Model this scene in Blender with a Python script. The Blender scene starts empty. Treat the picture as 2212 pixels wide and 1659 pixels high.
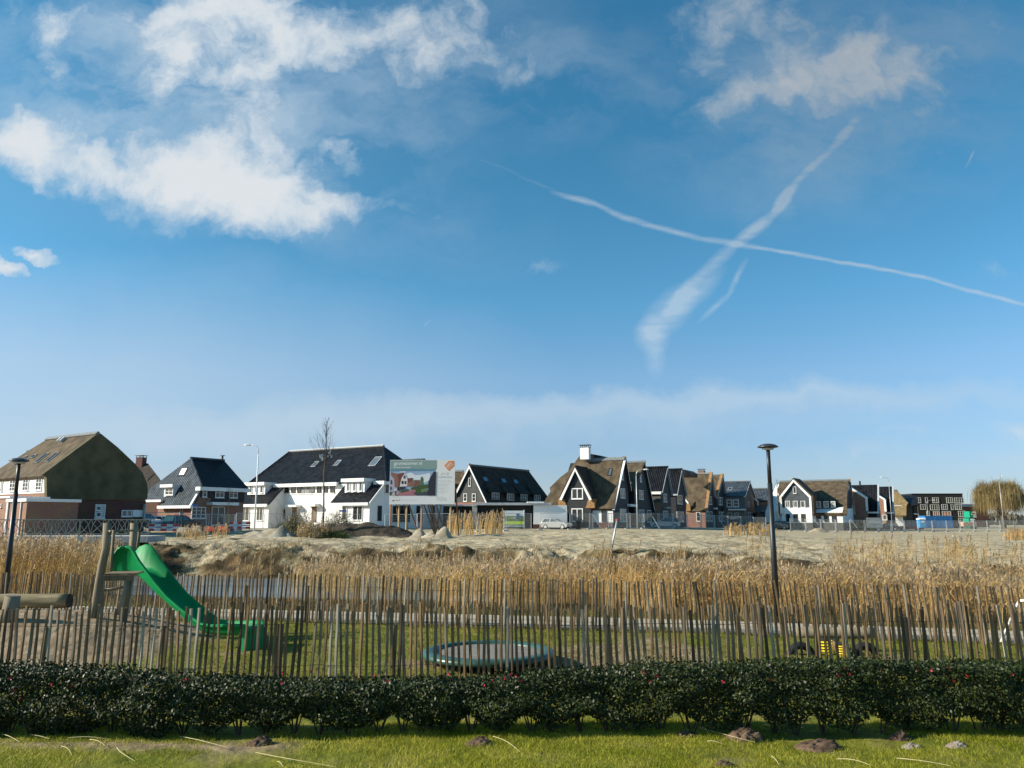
import bpy, bmesh, math, random
import numpy as np
from mathutils import Vector, Matrix
random.seed(7); RNG = np.random.default_rng(11)
sc = bpy.context.scene
COL = sc.collection
R = math.radians
# ---------------------------------------------------------------- camera
CAM_H = 2.7; FPX = 790.0; PITCH = math.atan(136.0 / FPX)
cd = bpy.data.cameras.new('camera'); cam = bpy.data.objects.new('camera', cd); COL.objects.link(cam)
cam.location = (0, 0, CAM_H); cam.rotation_euler = (math.pi / 2 + PITCH, 0, 0)
cd.sensor_width = 36; cd.lens = FPX / 1024 * 36; cd.clip_start = 0.1; cd.clip_end = 20000
sc.camera = cam
def ray(u, v):
    t = (384 - v) / FPX
    return Vector(((u - 512) / FPX, math.cos(PITCH) - t * math.sin(PITCH), math.sin(PITCH) + t * math.cos(PITCH)))
def at(u, v, D):
    r = ray(u, v); s = D / r.y
    return Vector((r.x * s, D, CAM_H + r.z * s))
# ---------------------------------------------------------------- sun
SUN_AZ = Vector((-0.993, -0.12, 0)).normalized(); SUN_EL = R(26)
sun_dir = Vector((SUN_AZ.x * math.cos(SUN_EL), SUN_AZ.y * math.cos(SUN_EL), math.sin(SUN_EL)))
sd = bpy.data.lights.new('sun', 'SUN'); sd.energy = 5.0; sd.angle = R(0.5); sd.color = (1.0, 0.91, 0.77)
so = bpy.data.objects.new('sun', sd); COL.objects.link(so)
so.rotation_euler = (-sun_dir).to_track_quat('-Z', 'Y').to_euler(); so.location = (-30, -10, 30)
sc.view_settings.view_transform = 'Standard'; sc.view_settings.look = 'None'
sc.view_settings.exposure = 0.70; sc.view_settings.gamma = 1.0
# ---------------------------------------------------------------- world
W = bpy.data.worlds.new('World'); sc.world = W; W.use_nodes = True
nt = W.node_tree; N = nt.nodes; L = nt.links; N.clear()
def node(t, **k):
    n = N.new(t)
    for a, b in k.items(): setattr(n, a, b)
    return n
out = node('ShaderNodeOutputWorld'); bg = node('ShaderNodeBackground'); bg.inputs[1].default_value = 0.052
sky = node('ShaderNodeTexSky', sky_type='NISHITA'); sky.sun_disc = False
sky.sun_elevation = SUN_EL; sky.sun_rotation = math.atan2(sun_dir.x, sun_dir.y)
sky.air_density = 0.6; sky.dust_density = 0.5; sky.ozone_density = 1.0; sky.altitude = 0
tc = node('ShaderNodeTexCoord'); sx = node('ShaderNodeSeparateXYZ'); L.new(tc.outputs['Generated'], sx.inputs[0])
def math_(op, a, b=None, c=None):
    m = node('ShaderNodeMath', operation=op)
    for i, q in enumerate((a, b, c)):
        if q is None: continue
        if isinstance(q, (int, float)): m.inputs[i].default_value = q
        else: L.new(q, m.inputs[i])
    return m.outputs[0]
ysafe = math_('MAXIMUM', sx.outputs[1], 0.05)
px = math_('DIVIDE', sx.outputs[0], ysafe); pz = math_('DIVIDE', sx.outputs[2], ysafe)
cv = node('ShaderNodeCombineXYZ'); L.new(px, cv.inputs[0]); L.new(pz, cv.inputs[1])
def vp(u, v):                                   # a photo direction as (x/y, z/y)
    r = ray(u, v); return (r.x / r.y, r.z / r.y)
# warp the lookup a little so that cloud edges are ragged
wn = node('ShaderNodeTexNoise'); wn.inputs['Scale'].default_value = 9; wn.inputs['Detail'].default_value = 6; wn.inputs['Roughness'].default_value = .6
L.new(cv.outputs[0], wn.inputs['Vector'])
wsub = node('ShaderNodeVectorMath', operation='SUBTRACT'); L.new(wn.outputs['Color'], wsub.inputs[0]); wsub.inputs[1].default_value = (.5, .5, .5)
wmul = node('ShaderNodeVectorMath', operation='SCALE'); L.new(wsub.outputs[0], wmul.inputs[0]); wmul.inputs['Scale'].default_value = .10
wadd = node('ShaderNodeVectorMath', operation='ADD'); L.new(cv.outputs[0], wadd.inputs[0]); L.new(wmul.outputs[0], wadd.inputs[1])
w2 = node('ShaderNodeVectorMath', operation='SCALE'); L.new(wsub.outputs[0], w2.inputs[0]); w2.inputs['Scale'].default_value = .015
w2a = node('ShaderNodeVectorMath', operation='ADD'); L.new(cv.outputs[0], w2a.inputs[0]); L.new(w2.outputs[0], w2a.inputs[1])
def blob(u, v, ru, rv, rot, amp, src):
    """soft ellipse: photo centre, radii in photo pixels, tilt in degrees"""
    c = vp(u, v); e = vp(u + 1, v); g = vp(u, v - 1)
    kx = abs(e[0] - c[0]); ky = abs(g[1] - c[1])
    m = node('ShaderNodeMapping', vector_type='TEXTURE')
    L.new(src, m.inputs['Vector'])
    m.inputs['Location'].default_value = (c[0], c[1], 0); m.inputs['Rotation'].default_value = (0, 0, R(rot))
    m.inputs['Scale'].default_value = (ru * kx, rv * ky, 1)
    g_ = node('ShaderNodeTexGradient', gradient_type='SPHERICAL'); L.new(m.outputs[0], g_.inputs[0])
    return math_('MULTIPLY', g_.outputs['Fac'], amp)
def addall(lst):
    s = lst[0]
    for q in lst[1:]: s = math_('ADD', s, q)
    return s
wv = wadd.outputs[0]
CL = [  # u, v, ru, rv, tilt, amp
 (40,148,80,44,-14,1.3),(100,165,85,46,-16,1.35),(150,185,70,44,-20,1.1),(10,135,50,36,0,.9),(180,155,60,40,-10,.8),
 (225,178,112,66,-12,1.6),(250,200,95,50,-10,1.35),(300,195,75,42,-22,1.0),(345,207,60,24,10,.8),(405,204,50,15,-12,.6),(330,145,30,20,0,.7),(350,165,26,15,0,.45),
 (180,50,70,55,-20,1.35),(165,90,34,30,0,.7),(240,85,85,45,-28,1.35),(200,20,85,42,10,1.2),(285,35,90,60,-10,1.25),(345,45,80,55,0,1.0),(440,30,85,62,-15,1.15),(500,55,50,45,0,.8),(262,125,50,42,-40,.9),(250,5,90,30,0,.9),(400,60,60,40,0,.5),
 (60,35,42,50,-20,.95),(50,85,30,35,0,.6),(95,25,55,24,0,.65),(120,10,60,25,0,.6),(10,20,40,50,0,.5),
 (32,252,34,9,-8,1.15),(8,268,30,9,-10,1.1),
 (715,32,60,62,-60,.95),(765,12,80,50,0,.85),(780,60,60,34,0,.6),(840,68,120,50,8,1.0),(795,88,100,45,12,.9),(890,90,85,56,0,1.0),(735,104,80,24,15,.8),(880,40,80,34,0,.75),(930,75,40,45,0,.5),(975,30,60,60,-30,.55),
 (540,262,32,13,5,.5),(440,130,22,10,0,.35),(615,70,24,14,0,.35),(985,270,50,14,0,.35),(1020,430,34,20,0,.75),(930,430,110,16,6,.5),(860,455,120,14,0,.4),(1000,460,90,16,0,.5),(590,475,90,13,0,.35)]
mask = addall([blob(*c, wv) for c in CL])
fn = node('ShaderNodeTexNoise'); fn.inputs['Scale'].default_value = 13; fn.inputs['Detail'].default_value = 9; fn.inputs['Roughness'].default_value = .60
L.new(wv, fn.inputs['Vector'])
nz = math_('MULTIPLY_ADD', fn.outputs['Fac'], 3.8, -1.72)
gate = node('ShaderNodeMapRange', interpolation_type='SMOOTHSTEP'); gate.inputs['From Min'].default_value = 0.0; gate.inputs['From Max'].default_value = .35
L.new(mask, gate.inputs['Value'])
dens = math_('MULTIPLY', math_('ADD', math_('MULTIPLY', mask, 0.95), nz), gate.outputs[0])
mr = node('ShaderNodeMapRange', interpolation_type='SMOOTHSTEP'); mr.inputs['From Min'].default_value = .02; mr.inputs['From Max'].default_value = 1.95
mr.inputs['To Max'].default_value = .92; L.new(dens, mr.inputs['Value'])
thin = node('ShaderNodeMapRange'); thin.inputs['From Min'].default_value = -.15; thin.inputs['From Max'].default_value = .35; thin.inputs['To Min'].default_value = 1.0; thin.inputs['To Max'].default_value = .82; L.new(px, thin.inputs['Value'])
cov = math_('MULTIPLY', mr.outputs[0], thin.outputs[0])
# condensation trails: chains of long thin ellipses
TR = []
def trail(pts, w, amp):
    for (u0, v0), (u1, v1) in zip(pts[:-1], pts[1:]):
        ln = math.hypot(u1 - u0, v1 - v0)
        TR.append(blob((u0 + u1) / 2, (v0 + v1) / 2, ln * .78, w, math.degrees(math.atan2(-(v1 - v0), u1 - u0)), amp, w2a.outputs[0]))
trail([(558,195),(600,206),(650,226),(700,238),(760,247)], 4.2, .62)
trail([(760,247),(830,260),(890,270),(950,285),(1030,306)], 2.8, .75)
trail([(470,155),(515,175),(560,195)], 2.2, .10)
trail([(862,112),(830,150),(800,180),(775,212),(735,243)], 8, .85)
trail([(735,243),(700,275),(668,308)], 8, .45)
trail([(745,262),(728,295),(702,318)], 4, .42)
for a_ in ((668,312,42,20,45,.55),(652,335,20,22,0,.6),(695,292,44,14,42,.5),(655,358,13,22,0,.35),(783,205,22,22,60,.3)): TR.append(blob(*a_, w2a.outputs[0]))
trail([(966,166),(975,150)], 1.8, .6); trail([(424,326),(432,319)], 1.4, .3)
tmask = addall(TR)
fib = node('ShaderNodeTexNoise'); fib.inputs['Scale'].default_value = 60; fib.inputs['Detail'].default_value = 4
fm = node('ShaderNodeMapping'); fm.inputs['Rotation'].default_value = (0, 0, R(-14)); fm.inputs['Scale'].default_value = (.45, 2.0, 1)
L.new(w2a.outputs[0], fm.inputs['Vector']); L.new(fm.outputs[0], fib.inputs['Vector'])
tr = math_('MULTIPLY', tmask, math_('MULTIPLY_ADD', fib.outputs['Fac'], 1.5, .2))
tr = math_('MINIMUM', math_('MAXIMUM', tr, 0.0), .62)
vn = node('ShaderNodeTexNoise'); vn.inputs['Scale'].default_value = 6; vn.inputs['Detail'].default_value = 7; vn.inputs['Roughness'].default_value = .6; vm = node('ShaderNodeMapping'); vm.inputs['Scale'].default_value = (.8, 1.6, 1); vm.inputs['Location'].default_value = (3.1, 1.7, 0); L.new(wv, vm.inputs['Vector']); L.new(vm.outputs[0], vn.inputs['Vector'])
veil = math_('MULTIPLY', addall([blob(170,70,330,170,-10,1.0,wv), blob(840,85,260,150,10,.85,wv), blob(260,170,320,90,-15,.45,wv), blob(470,60,200,110,0,.45,wv), blob(560,80,140,60,0,.35,wv)]), math_('MAXIMUM', math_('MULTIPLY_ADD', vn.outputs['Fac'], 2.6, -.98), 0.0))
# thin veils: a broad milky band low in the sky, higher haze on the left
band = addall([blob(420,425,620,34,1.5,.55,wv), blob(800,398,520,20,1.5,.45,wv), blob(60,400,520,170,0,.55,wv), blob(150,120,330,120,0,.16,wv), blob(520,505,900,60,0,.30,wv)])
tot = math_('MINIMUM', math_('MAXIMUM', math_('MAXIMUM', cov, tr), math_('MAXIMUM', band, math_('MINIMUM', veil, .6))), .95)
# brighter cloud cores
core = node('ShaderNodeMapRange'); core.inputs['From Min'].default_value = .7; core.inputs['From Max'].default_value = 2.2; L.new(dens, core.inputs['Value'])
ccol = node('ShaderNodeMix', data_type='RGBA'); L.new(core.outputs[0], ccol.inputs['Factor'])
ccol.inputs['A'].default_value = (6.4, 7.9, 9.2, 1); ccol.inputs['B'].default_value = (9.3, 9.6, 9.8, 1)
# clouds on the right half stand farther from the sun and are dimmer
dim = node('ShaderNodeMapRange'); dim.inputs['From Min'].default_value = -.3; dim.inputs['From Max'].default_value = .45; dim.inputs['To Min'].default_value = 1.0; dim.inputs['To Max'].default_value = .62
L.new(px, dim.inputs['Value'])
hi = node('ShaderNodeMapRange'); hi.inputs['From Min'].default_value = .25; hi.inputs['From Max'].default_value = .5; L.new(pz, hi.inputs['Value'])
dimf = math_('ADD', 1.0, math_('MULTIPLY', hi.outputs[0], math_('SUBTRACT', dim.outputs[0], 1.0)))
cs = node('ShaderNodeVectorMath', operation='SCALE'); L.new(ccol.outputs['Result'], cs.inputs[0]); L.new(dimf, cs.inputs['Scale'])
skc = node('ShaderNodeMix', data_type='RGBA', blend_type='MULTIPLY'); skc.inputs['Factor'].default_value = 1.0
L.new(sky.outputs[0], skc.inputs['A'])
rp = node('ShaderNodeValToRGB'); L.new(sx.outputs[2], rp.inputs[0])          # the colour of the air by height above the horizon
kn = [(0.0, (1.22, 1.25, 1.32)), (.05, (1.28, 1.34, 1.40)), (.175, (1.62, 2.02, 1.98)), (.27, (1.14, 2.24, 2.26)), (.42, (.88, 2.26, 2.30)), (.62, (.74, 2.26, 2.42))]
el = rp.color_ramp.elements
while len(el) < len(kn): el.new(.5)
for e_, (p_, c_) in zip(el, kn): e_.position = p_; e_.color = tuple(q / 2.5 for q in c_) + (1,)
sc25 = node('ShaderNodeVectorMath', operation='SCALE'); sc25.inputs['Scale'].default_value = 2.5; L.new(rp.outputs[0], sc25.inputs[0])
L.new(sc25.outputs[0], skc.inputs['B'])
mx = node('ShaderNodeMix', data_type='RGBA'); L.new(tot, mx.inputs['Factor']); L.new(skc.outputs['Result'], mx.inputs['A']); L.new(cs.outputs[0], mx.inputs['B'])
L.new(mx.outputs['Result'], bg.inputs[0]); L.new(bg.outputs[0], out.inputs[0])
# ---------------------------------------------------------------- materials
MATS = {}
def mat(name, c1, c2=None, scale=4.0, rough=.8, bump=0.0, bscale=None, stretch=(1, 1, 1), spec=.3, metal=0.0, detail=5, contrast=(.35, .65), extra=None):
    if name in MATS: return MATS[name]
    m = bpy.data.materials.new(name); m.use_nodes = True; MATS[name] = m
    n = m.node_tree.nodes; l = m.node_tree.links; p = n['Principled BSDF']
    p.inputs['Roughness'].default_value = rough; p.inputs['Specular IOR Level'].default_value = spec; p.inputs['Metallic'].default_value = metal
    p.inputs['Base Color'].default_value = (*c1, 1)
    t = n.new('ShaderNodeTexCoord'); mp = n.new('ShaderNodeMapping'); mp.inputs['Scale'].default_value = stretch
    l.new(t.outputs['Object'], mp.inputs['Vector'])
    if c2 is not None:
        z = n.new('ShaderNodeTexNoise'); z.inputs['Scale'].default_value = scale; z.inputs['Detail'].default_value = detail
        l.new(mp.outputs[0], z.inputs['Vector'])
        r = n.new('ShaderNodeValToRGB'); r.color_ramp.elements[0].position = contrast[0]; r.color_ramp.elements[1].position = contrast[1]
        r.color_ramp.elements[0].color = (*c1, 1); r.color_ramp.elements[1].color = (*c2, 1)
        l.new(z.outputs['Fac'], r.inputs[0]); l.new(r.outputs[0], p.inputs['Base Color'])
    if bump:
        z2 = n.new('ShaderNodeTexNoise'); z2.inputs['Scale'].default_value = bscale or scale * 3; z2.inputs['Detail'].default_value = 6
        l.new(mp.outputs[0], z2.inputs['Vector'])
        b = n.new('ShaderNodeBump'); b.inputs['Strength'].default_value = min(1, bump * 4); b.inputs['Distance'].default_value = bump
        l.new(z2.outputs['Fac'], b.inputs['Height']); l.new(b.outputs[0], p.inputs['Normal'])
    return m
def tiles(name, axis, c=(.009, .0095, .011), pitch=.30, rough=.36, zp=.34, c2=None):
    """glazed pan tiles: rolls across the roof, courses down it"""
    if name in MATS: return MATS[name]
    m = mat(name, c, c2 or tuple(q * 2.2 for q in c), scale=1.3, rough=rough, spec=.12)
    n = m.node_tree.nodes; l = m.node_tree.links; p = n['Principled BSDF']
    t = n.new('ShaderNodeTexCoord'); s = n.new('ShaderNodeSeparateXYZ'); l.new(t.outputs['Object'], s.inputs[0])
    def wv(sock, pt, op='SINE'):
        a = n.new('ShaderNodeMath'); a.operation = 'MULTIPLY'; a.inputs[1].default_value = 2 * math.pi / pt; l.new(sock, a.inputs[0])
        b = n.new('ShaderNodeMath'); b.operation = op; l.new(a.outputs[0], b.inputs[0]); return b.outputs[0]
    u = wv(s.outputs[axis], pitch)
    f = n.new('ShaderNodeMath'); f.operation = 'DIVIDE'; f.inputs[1].default_value = zp; l.new(s.outputs[2], f.inputs[0])
    g = n.new('ShaderNodeMath'); g.operation = 'FRACT'; l.new(f.outputs[0], g.inputs[0])
    h = n.new('ShaderNodeMath'); h.operation = 'MULTIPLY_ADD'; h.inputs[1].default_value = -.9; l.new(g.outputs[0], h.inputs[0]); l.new(u, h.inputs[2])
    b = n.new('ShaderNodeBump'); b.inputs['Strength'].default_value = 1; b.inputs['Distance'].default_value = .04
    l.new(h.outputs[0], b.inputs['Height']); l.new(b.outputs[0], p.inputs['Normal'])
    return m
def boards(name, c, axis=0, pitch=.2, rough=.6):
    if name in MATS: return MATS[name]
    m = mat(name, c, tuple(q * 1.5 for q in c), scale=2.0, rough=rough)
    n = m.node_tree.nodes; l = m.node_tree.links; p = n['Principled BSDF']
    t = n.new('ShaderNodeTexCoord'); s = n.new('ShaderNodeSeparateXYZ'); l.new(t.outputs['Object'], s.inputs[0])
    a = n.new('ShaderNodeMath'); a.operation = 'PINGPONG'; a.inputs[1].default_value = pitch; l.new(s.outputs[axis], a.inputs[0])
    q = n.new('ShaderNodeMath'); q.operation = 'LESS_THAN'; q.inputs[1].default_value = .02; l.new(a.outputs[0], q.inputs[0])
    b = n.new('ShaderNodeBump'); b.invert = True; b.inputs['Distance'].default_value = .02; l.new(q.outputs[0], b.inputs['Height']); l.new(b.outputs[0], p.inputs['Normal'])
    return m
def brick(name, c1, c2, mortar):
    if name in MATS: return MATS[name]
    m = mat(name, c1, rough=.85, spec=.2); n = m.node_tree.nodes; l = m.node_tree.links; p = n['Principled BSDF']
    t = n.new('ShaderNodeTexCoord'); s = n.new('ShaderNodeSeparateXYZ'); l.new(t.outputs['Object'], s.inputs[0])
    ad = n.new('ShaderNodeMath'); l.new(s.outputs[0], ad.inputs[0]); l.new(s.outputs[1], ad.inputs[1])
    cc = n.new('ShaderNodeCombineXYZ'); l.new(ad.outputs[0], cc.inputs[0]); l.new(s.outputs[2], cc.inputs[1])
    b = n.new('ShaderNodeTexBrick'); b.inputs['Color1'].default_value = (*c1, 1); b.inputs['Color2'].default_value = (*c2, 1); b.inputs['Mortar'].default_value = (*mortar, 1)
    b.inputs['Scale'].default_value = 1; b.inputs['Brick Width'].default_value = .22; b.inputs['Row Height'].default_value = .065; b.inputs['Mortar Size'].default_value = .008
    l.new(cc.outputs[0], b.inputs['Vector'])
    z = n.new('ShaderNodeTexNoise'); z.inputs['Scale'].default_value = .7; l.new(t.outputs['Object'], z.inputs['Vector'])
    x = n.new('ShaderNodeMix'); x.data_type = 'RGBA'; x.blend_type = 'MULTIPLY'; x.inputs['Factor'].default_value = .5
    l.new(b.outputs['Color'], x.inputs['A']); l.new(z.outputs['Color'], x.inputs['B']); l.new(x.outputs['Result'], p.inputs['Base Color'])
    return m
M_white = mat('white_plaster', (.74, .735, .71), (.82, .81, .785), scale=.6, rough=.9)
M_trim = mat('white_trim', (.78, .78, .76), rough=.5)
M_frame = mat('window_frame_white', (.72, .72, .70), rough=.5)
M_cream = mat('cream_frame', (.62, .60, .50), rough=.5)
M_dframe = mat('dark_frame', (.03, .032, .035), rough=.5)
M_glass = mat('window_glass', (.012, .014, .017), (.05, .052, .05), scale=1.1, rough=.08, spec=.45)
M_glassc = mat('curtained_glass', (.05, .05, .048), (.32, .31, .29), scale=1.6, rough=.15, spec=.5, stretch=(3, 3, .4))
M_sky = mat('skylight_glass', (.10, .13, .15), rough=.04, spec=.9)
M_thatch = mat('thatch', (.055, .041, .025), (.122, .090, .055), scale=1.2, rough=.95, bump=.05, bscale=14, stretch=(1, 1, .35), detail=9)
M_thatchd = mat('dark_thatch', (.026, .022, .018), (.055, .045, .034), scale=1.4, rough=.95, bump=.05, bscale=14)  # darker tone of thatch for some roofs, dormers and rear slopes
M_thatchy = mat('new_thatch', (.21, .145, .065), (.32, .225, .105), scale=1.6, rough=.95, bump=.05, bscale=14)
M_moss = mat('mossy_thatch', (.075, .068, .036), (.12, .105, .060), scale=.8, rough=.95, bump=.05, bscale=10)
M_edge = mat('thatch_edge', (.24, .13, .055), (.34, .20, .09), scale=3, rough=.95)
M_tA = tiles('black_glazed_tiles', 0); M_tD = tiles('black_glazed_tiles_side', 1)
M_slA = tiles('slate_grey_tiles', 0, c=(.035, .042, .05), rough=.45); M_slD = tiles('slate_grey_tiles_side', 1, c=(.035, .042, .05), rough=.45)
M_board = boards('dark_boards', (.017, .018, .020)); M_boardS = boards('dark_boards_side', (.015, .017, .020), axis=1)
M_boardg = boards('grey_boards', (.042, .043, .041))
M_brick = brick('red_brick', (.27, .10, .062), (.36, .15, .09), (.42, .36, .30))
M_brickd = brick('dark_brick', (.12, .045, .035), (.17, .07, .05), (.14, .11, .09))
M_brickb = brick('brown_brick', (.17, .115, .085), (.24, .165, .12), (.30, .27, .23))
M_bricka = brick('anthracite_brick', (.045, .036, .032), (.07, .055, .048), (.06, .055, .05))
M_ridge = mat('ridge_tiles', (.13, .135, .13), (.22, .22, .21), scale=6, rough=.5)
M_zinc = mat('zinc', (.42, .44, .46), (.52, .54, .55), scale=2, rough=.5, metal=.3)
M_black = mat('black_metal', (.015, .016, .017), rough=.45, spec=.5)
M_galv = mat('galvanised_steel', (.42, .44, .44), (.55, .57, .57), scale=8, rough=.45, metal=.4)
M_conc = mat('concrete', (.36, .35, .32), (.46, .45, .42), scale=6, rough=.9, bump=.01)
M_wood = mat('peeled_wood', (.20, .155, .10), (.34, .27, .185), scale=3, rough=.85, stretch=(4, 4, .5), bump=.01)
M_stake = mat('pale_stake', (.36, .27, .15), (.48, .37, .22), scale=3, rough=.85, stretch=(4, 4, .4))

# ---------------------------------------------------------------- objects and custom properties
ROOT = {}
def tag(o, label=None, cat=None, group=None, kind=None):
    if label: o['label'] = label
    if cat: o['category'] = cat
    if group: o['group'] = group
    if kind: o['kind'] = kind
    return o
def thing(name, label, cat, loc=(0, 0, 0), rz=0.0, group=None):
    o = bpy.data.objects.new(name, None); COL.objects.link(o); o.empty_display_size = .3
    o.location = loc; o.rotation_euler = (0, 0, rz)
    ROOT[o.name] = Matrix.Translation(Vector(loc)) @ Matrix.Rotation(rz, 4, 'Z')
    return tag(o, label, cat, group)
def copy_tree(o, loc, rz=None, label=None, parent=None):
    c = o.copy(); COL.objects.link(c)
    if parent is None:
        c.location = loc
        if rz is not None: c.rotation_euler = (0, 0, rz)
        if label: c['label'] = label
    else: c.parent = parent
    for ch in list(o.children): copy_tree(ch, None, parent=c)
    return c
def rootmat(p):
    while p is not None and p.parent is not None: p = p.parent
    return ROOT.get(p.name, Matrix.Identity(4)) if p is not None else Matrix.Identity(4)
class Pl:
    """a plane with axes X (right), Y (up) and N (out)"""
    def __init__(s, O, X, Y): s.O = Vector(O); s.X = Vector(X).normalized(); s.Y = Vector(Y).normalized(); s.N = s.X.cross(s.Y)
    def hit(s, uv, c=0.0):
        r = ray(*uv); o = Vector((0, 0, CAM_H)); P = s.O + s.N * c
        t = (P - o).dot(s.N) / r.dot(s.N); q = o + r * t - s.O
        return (q.dot(s.X), q.dot(s.Y))
    def p(s, a, b, c=0.0): return s.O + s.X * a + s.Y * b + s.N * c
WORLD = Pl((0, 0, 0), (1, 0, 0), (0, 1, 0))
class MB:
    def __init__(s): s.v = []; s.f = []; s.mi = []; s.cur = 0
    def face_add(s, idx): s.f.append(idx); s.mi.append(s.cur)
    def prism(s, pl, pts, c0, c1):
        n = len(pts); k = len(s.v)
        s.v += [pl.p(a, b, c0) for a, b in pts] + [pl.p(a, b, c1) for a, b in pts]
        s.face_add(tuple(range(k, k + n))[::-1]); s.face_add(tuple(range(k + n, k + 2 * n)))
        for i in range(n):
            j = (i + 1) % n; s.face_add((k + i, k + j, k + n + j, k + n + i))
        return s
    def box(s, pl, a0, a1, b0, b1, c0, c1): return s.prism(pl, [(a0, b0), (a1, b0), (a1, b1), (a0, b1)], c0, c1)
    def flat(s, pl, pts, c):
        k = len(s.v); s.v += [pl.p(a, b, c) for a, b in pts]; s.face_add(tuple(range(k, k + len(pts)))); return s
    def loft(s, rings, cap=True):
        k = len(s.v); n = len(rings[0])
        for r in rings: s.v += [Vector(q) for q in r]
        for i in range(len(rings) - 1):
            for j in range(n):
                a = k + i * n + j; b = k + i * n + (j + 1) % n
                s.face_add((a, b, b + n, a + n))
        if cap:
            s.face_add(tuple(range(k, k + n))[::-1]); m = k + (len(rings) - 1) * n; s.face_add(tuple(range(m, m + n)))
        return s
    def tube(s, pts, rad, n=8, cap=True):
        pts = [Vector(q) for q in pts]
        if isinstance(rad, (int, float)): rad = [rad] * len(pts)
        rings = []; ref = None
        for i, q in enumerate(pts):
            d = (pts[min(i + 1, len(pts) - 1)] - pts[max(i - 1, 0)]).normalized()
            if ref is None:
                ref = d.cross(Vector((0, 0, 1)) if abs(d.z) < .9 else Vector((1, 0, 0))).normalized()
            else:
                ref = (ref - d * ref.dot(d)).normalized()
            w = d.cross(ref)
            rings.append([q + (ref * math.cos(t) + w * math.sin(t)) * rad[i] for t in [2 * math.pi * j / n for j in range(n)]])
        return s.loft(rings, cap)
    def build(s, name, material, parent=None, smooth=False, kind=None, label=None, bevel=0):
        Mi = rootmat(parent).inverted()
        me = bpy.data.meshes.new(name)
        me.from_pydata([tuple(Mi @ q) for q in s.v], [], s.f)
        ms = material if isinstance(material, (list, tuple)) else [material]
        for q in ms: me.materials.append(q)
        if len(ms) > 1: me.polygons.foreach_set('material_index', s.mi)
        bm = bmesh.new(); bm.from_mesh(me); bmesh.ops.recalc_face_normals(bm, faces=bm.faces)
        if bevel: bmesh.ops.bevel(bm, geom=bm.edges[:], offset=bevel, segments=2, affect='EDGES', profile=.6)
        bm.to_mesh(me); bm.free()
        if smooth: me.polygons.foreach_set('use_smooth', [True] * len(me.polygons))
        me.update()
        o = bpy.data.objects.new(name, me); COL.objects.link(o)
        if parent is not None: o.parent = parent
        if kind: o['kind'] = kind
        if label: o['label'] = label
        return o
def np_object(name, V, Q, mats, mi=None, parent=None, smooth=False):
    """mesh object from numpy quads (or tris)"""
    me = bpy.data.meshes.new(name); k = Q.shape[1]
    me.vertices.add(len(V)); me.vertices.foreach_set('co', np.ascontiguousarray(V, dtype=np.float32).ravel())
    me.loops.add(Q.size); me.loops.foreach_set('vertex_index', Q.astype(np.int32).ravel())
    me.polygons.add(len(Q)); me.polygons.foreach_set('loop_start', np.arange(0, Q.size, k, dtype=np.int32))
    me.polygons.foreach_set('loop_total', np.full(len(Q), k, dtype=np.int32))
    for m in mats: me.materials.append(m)
    if mi is not None: me.polygons.foreach_set('material_index', mi.astype(np.int32))
    if smooth: me.polygons.foreach_set('use_smooth', np.ones(len(Q), dtype=bool))
    me.update(calc_edges=True); me.validate()
    o = bpy.data.objects.new(name, me); COL.objects.link(o)
    if parent is not None: o.parent = parent
    return o

# ---------------------------------------------------------------- the ground
def yb(x):                                  # near edge of the footpath
    return 1.047 * np.interp(x, [-60, -24, -14, -5.5, 2.9, 5.6, 8.6, 12, 24, 60], [29, 24, 22.15, 20.75, 19.2, 18.6, 17.75, 16.8, 13.6, 4])
def sm(a, b, t):
    t = np.clip((t - a) / (b - a), 0, 1); return t * t * (3 - 2 * t)
_ph = RNG.uniform(0, 6.28, (24, 2)); _kk = np.array([(math.cos(a), math.sin(a)) for a in RNG.uniform(0, 6.28, 24)]); _fr = np.geomspace(.12, 3.2, 24)
def fbm(x, y, lo=0, hi=24):
    s = 0
    for i in range(lo, hi): s = s + np.sin((x * _kk[i, 0] + y * _kk[i, 1]) * _fr[i] * 3 + _ph[i, 0]) * np.sin((x * -_kk[i, 1] + y * _kk[i, 0]) * _fr[i] * 2.3 + _ph[i, 1]) / (1 + 1.6 * _fr[i])
    return s
def hgt(x, y):
    x = np.asarray(x, float); y = np.asarray(y, float)
    w = y - yb(x); r = x / np.maximum(y, 1)
    tr = sm(.10, .50, r)
    z0 = .98 * (1 - tr) + .52 * tr; s = .0105 * (1 - tr) + .0015 * tr
    plat = z0 + s * (np.clip(y, 44, 112) - 44)
    wl = 21.6 - 3.8 * sm(.12, .4, r)                     # far water edge
    bank = -.95 + (plat + .95) * sm(wl - 1, wl + 4.2, w + .5 * fbm(x * .6, 0 * y, 4, 14))
    near = 0 - .95 * sm(4.6, 13.2, w)
    # at the far left the road comes over on the bridge: higher bank
    z = np.where(w < 15.5, near, bank)
    z = z + np.where(w > 14, .06 * sm(14, 22, w) * (1 - sm(60, 120, y)) * fbm(x, y), 0.0)
    z = z + np.where((w > 14) & (w < 28), .12 * fbm(x * 2.2, y * 2.2, 8, 24) * sm(wl + .5, wl + 2.5, w) * (1 - sm(wl + 4.5, wl + 7, w)), 0)
    # play mound
    z = z + .60 * np.exp(-(((x + 11.7) / 4.1) ** 4 + ((y - 18.6) / 2.15) ** 4))
    z = z + np.where(y < 24, .012 * fbm(x * 1.5, y * 1.5), 0)
    return z
def gz(x, y): return float(hgt(x, y))
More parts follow.
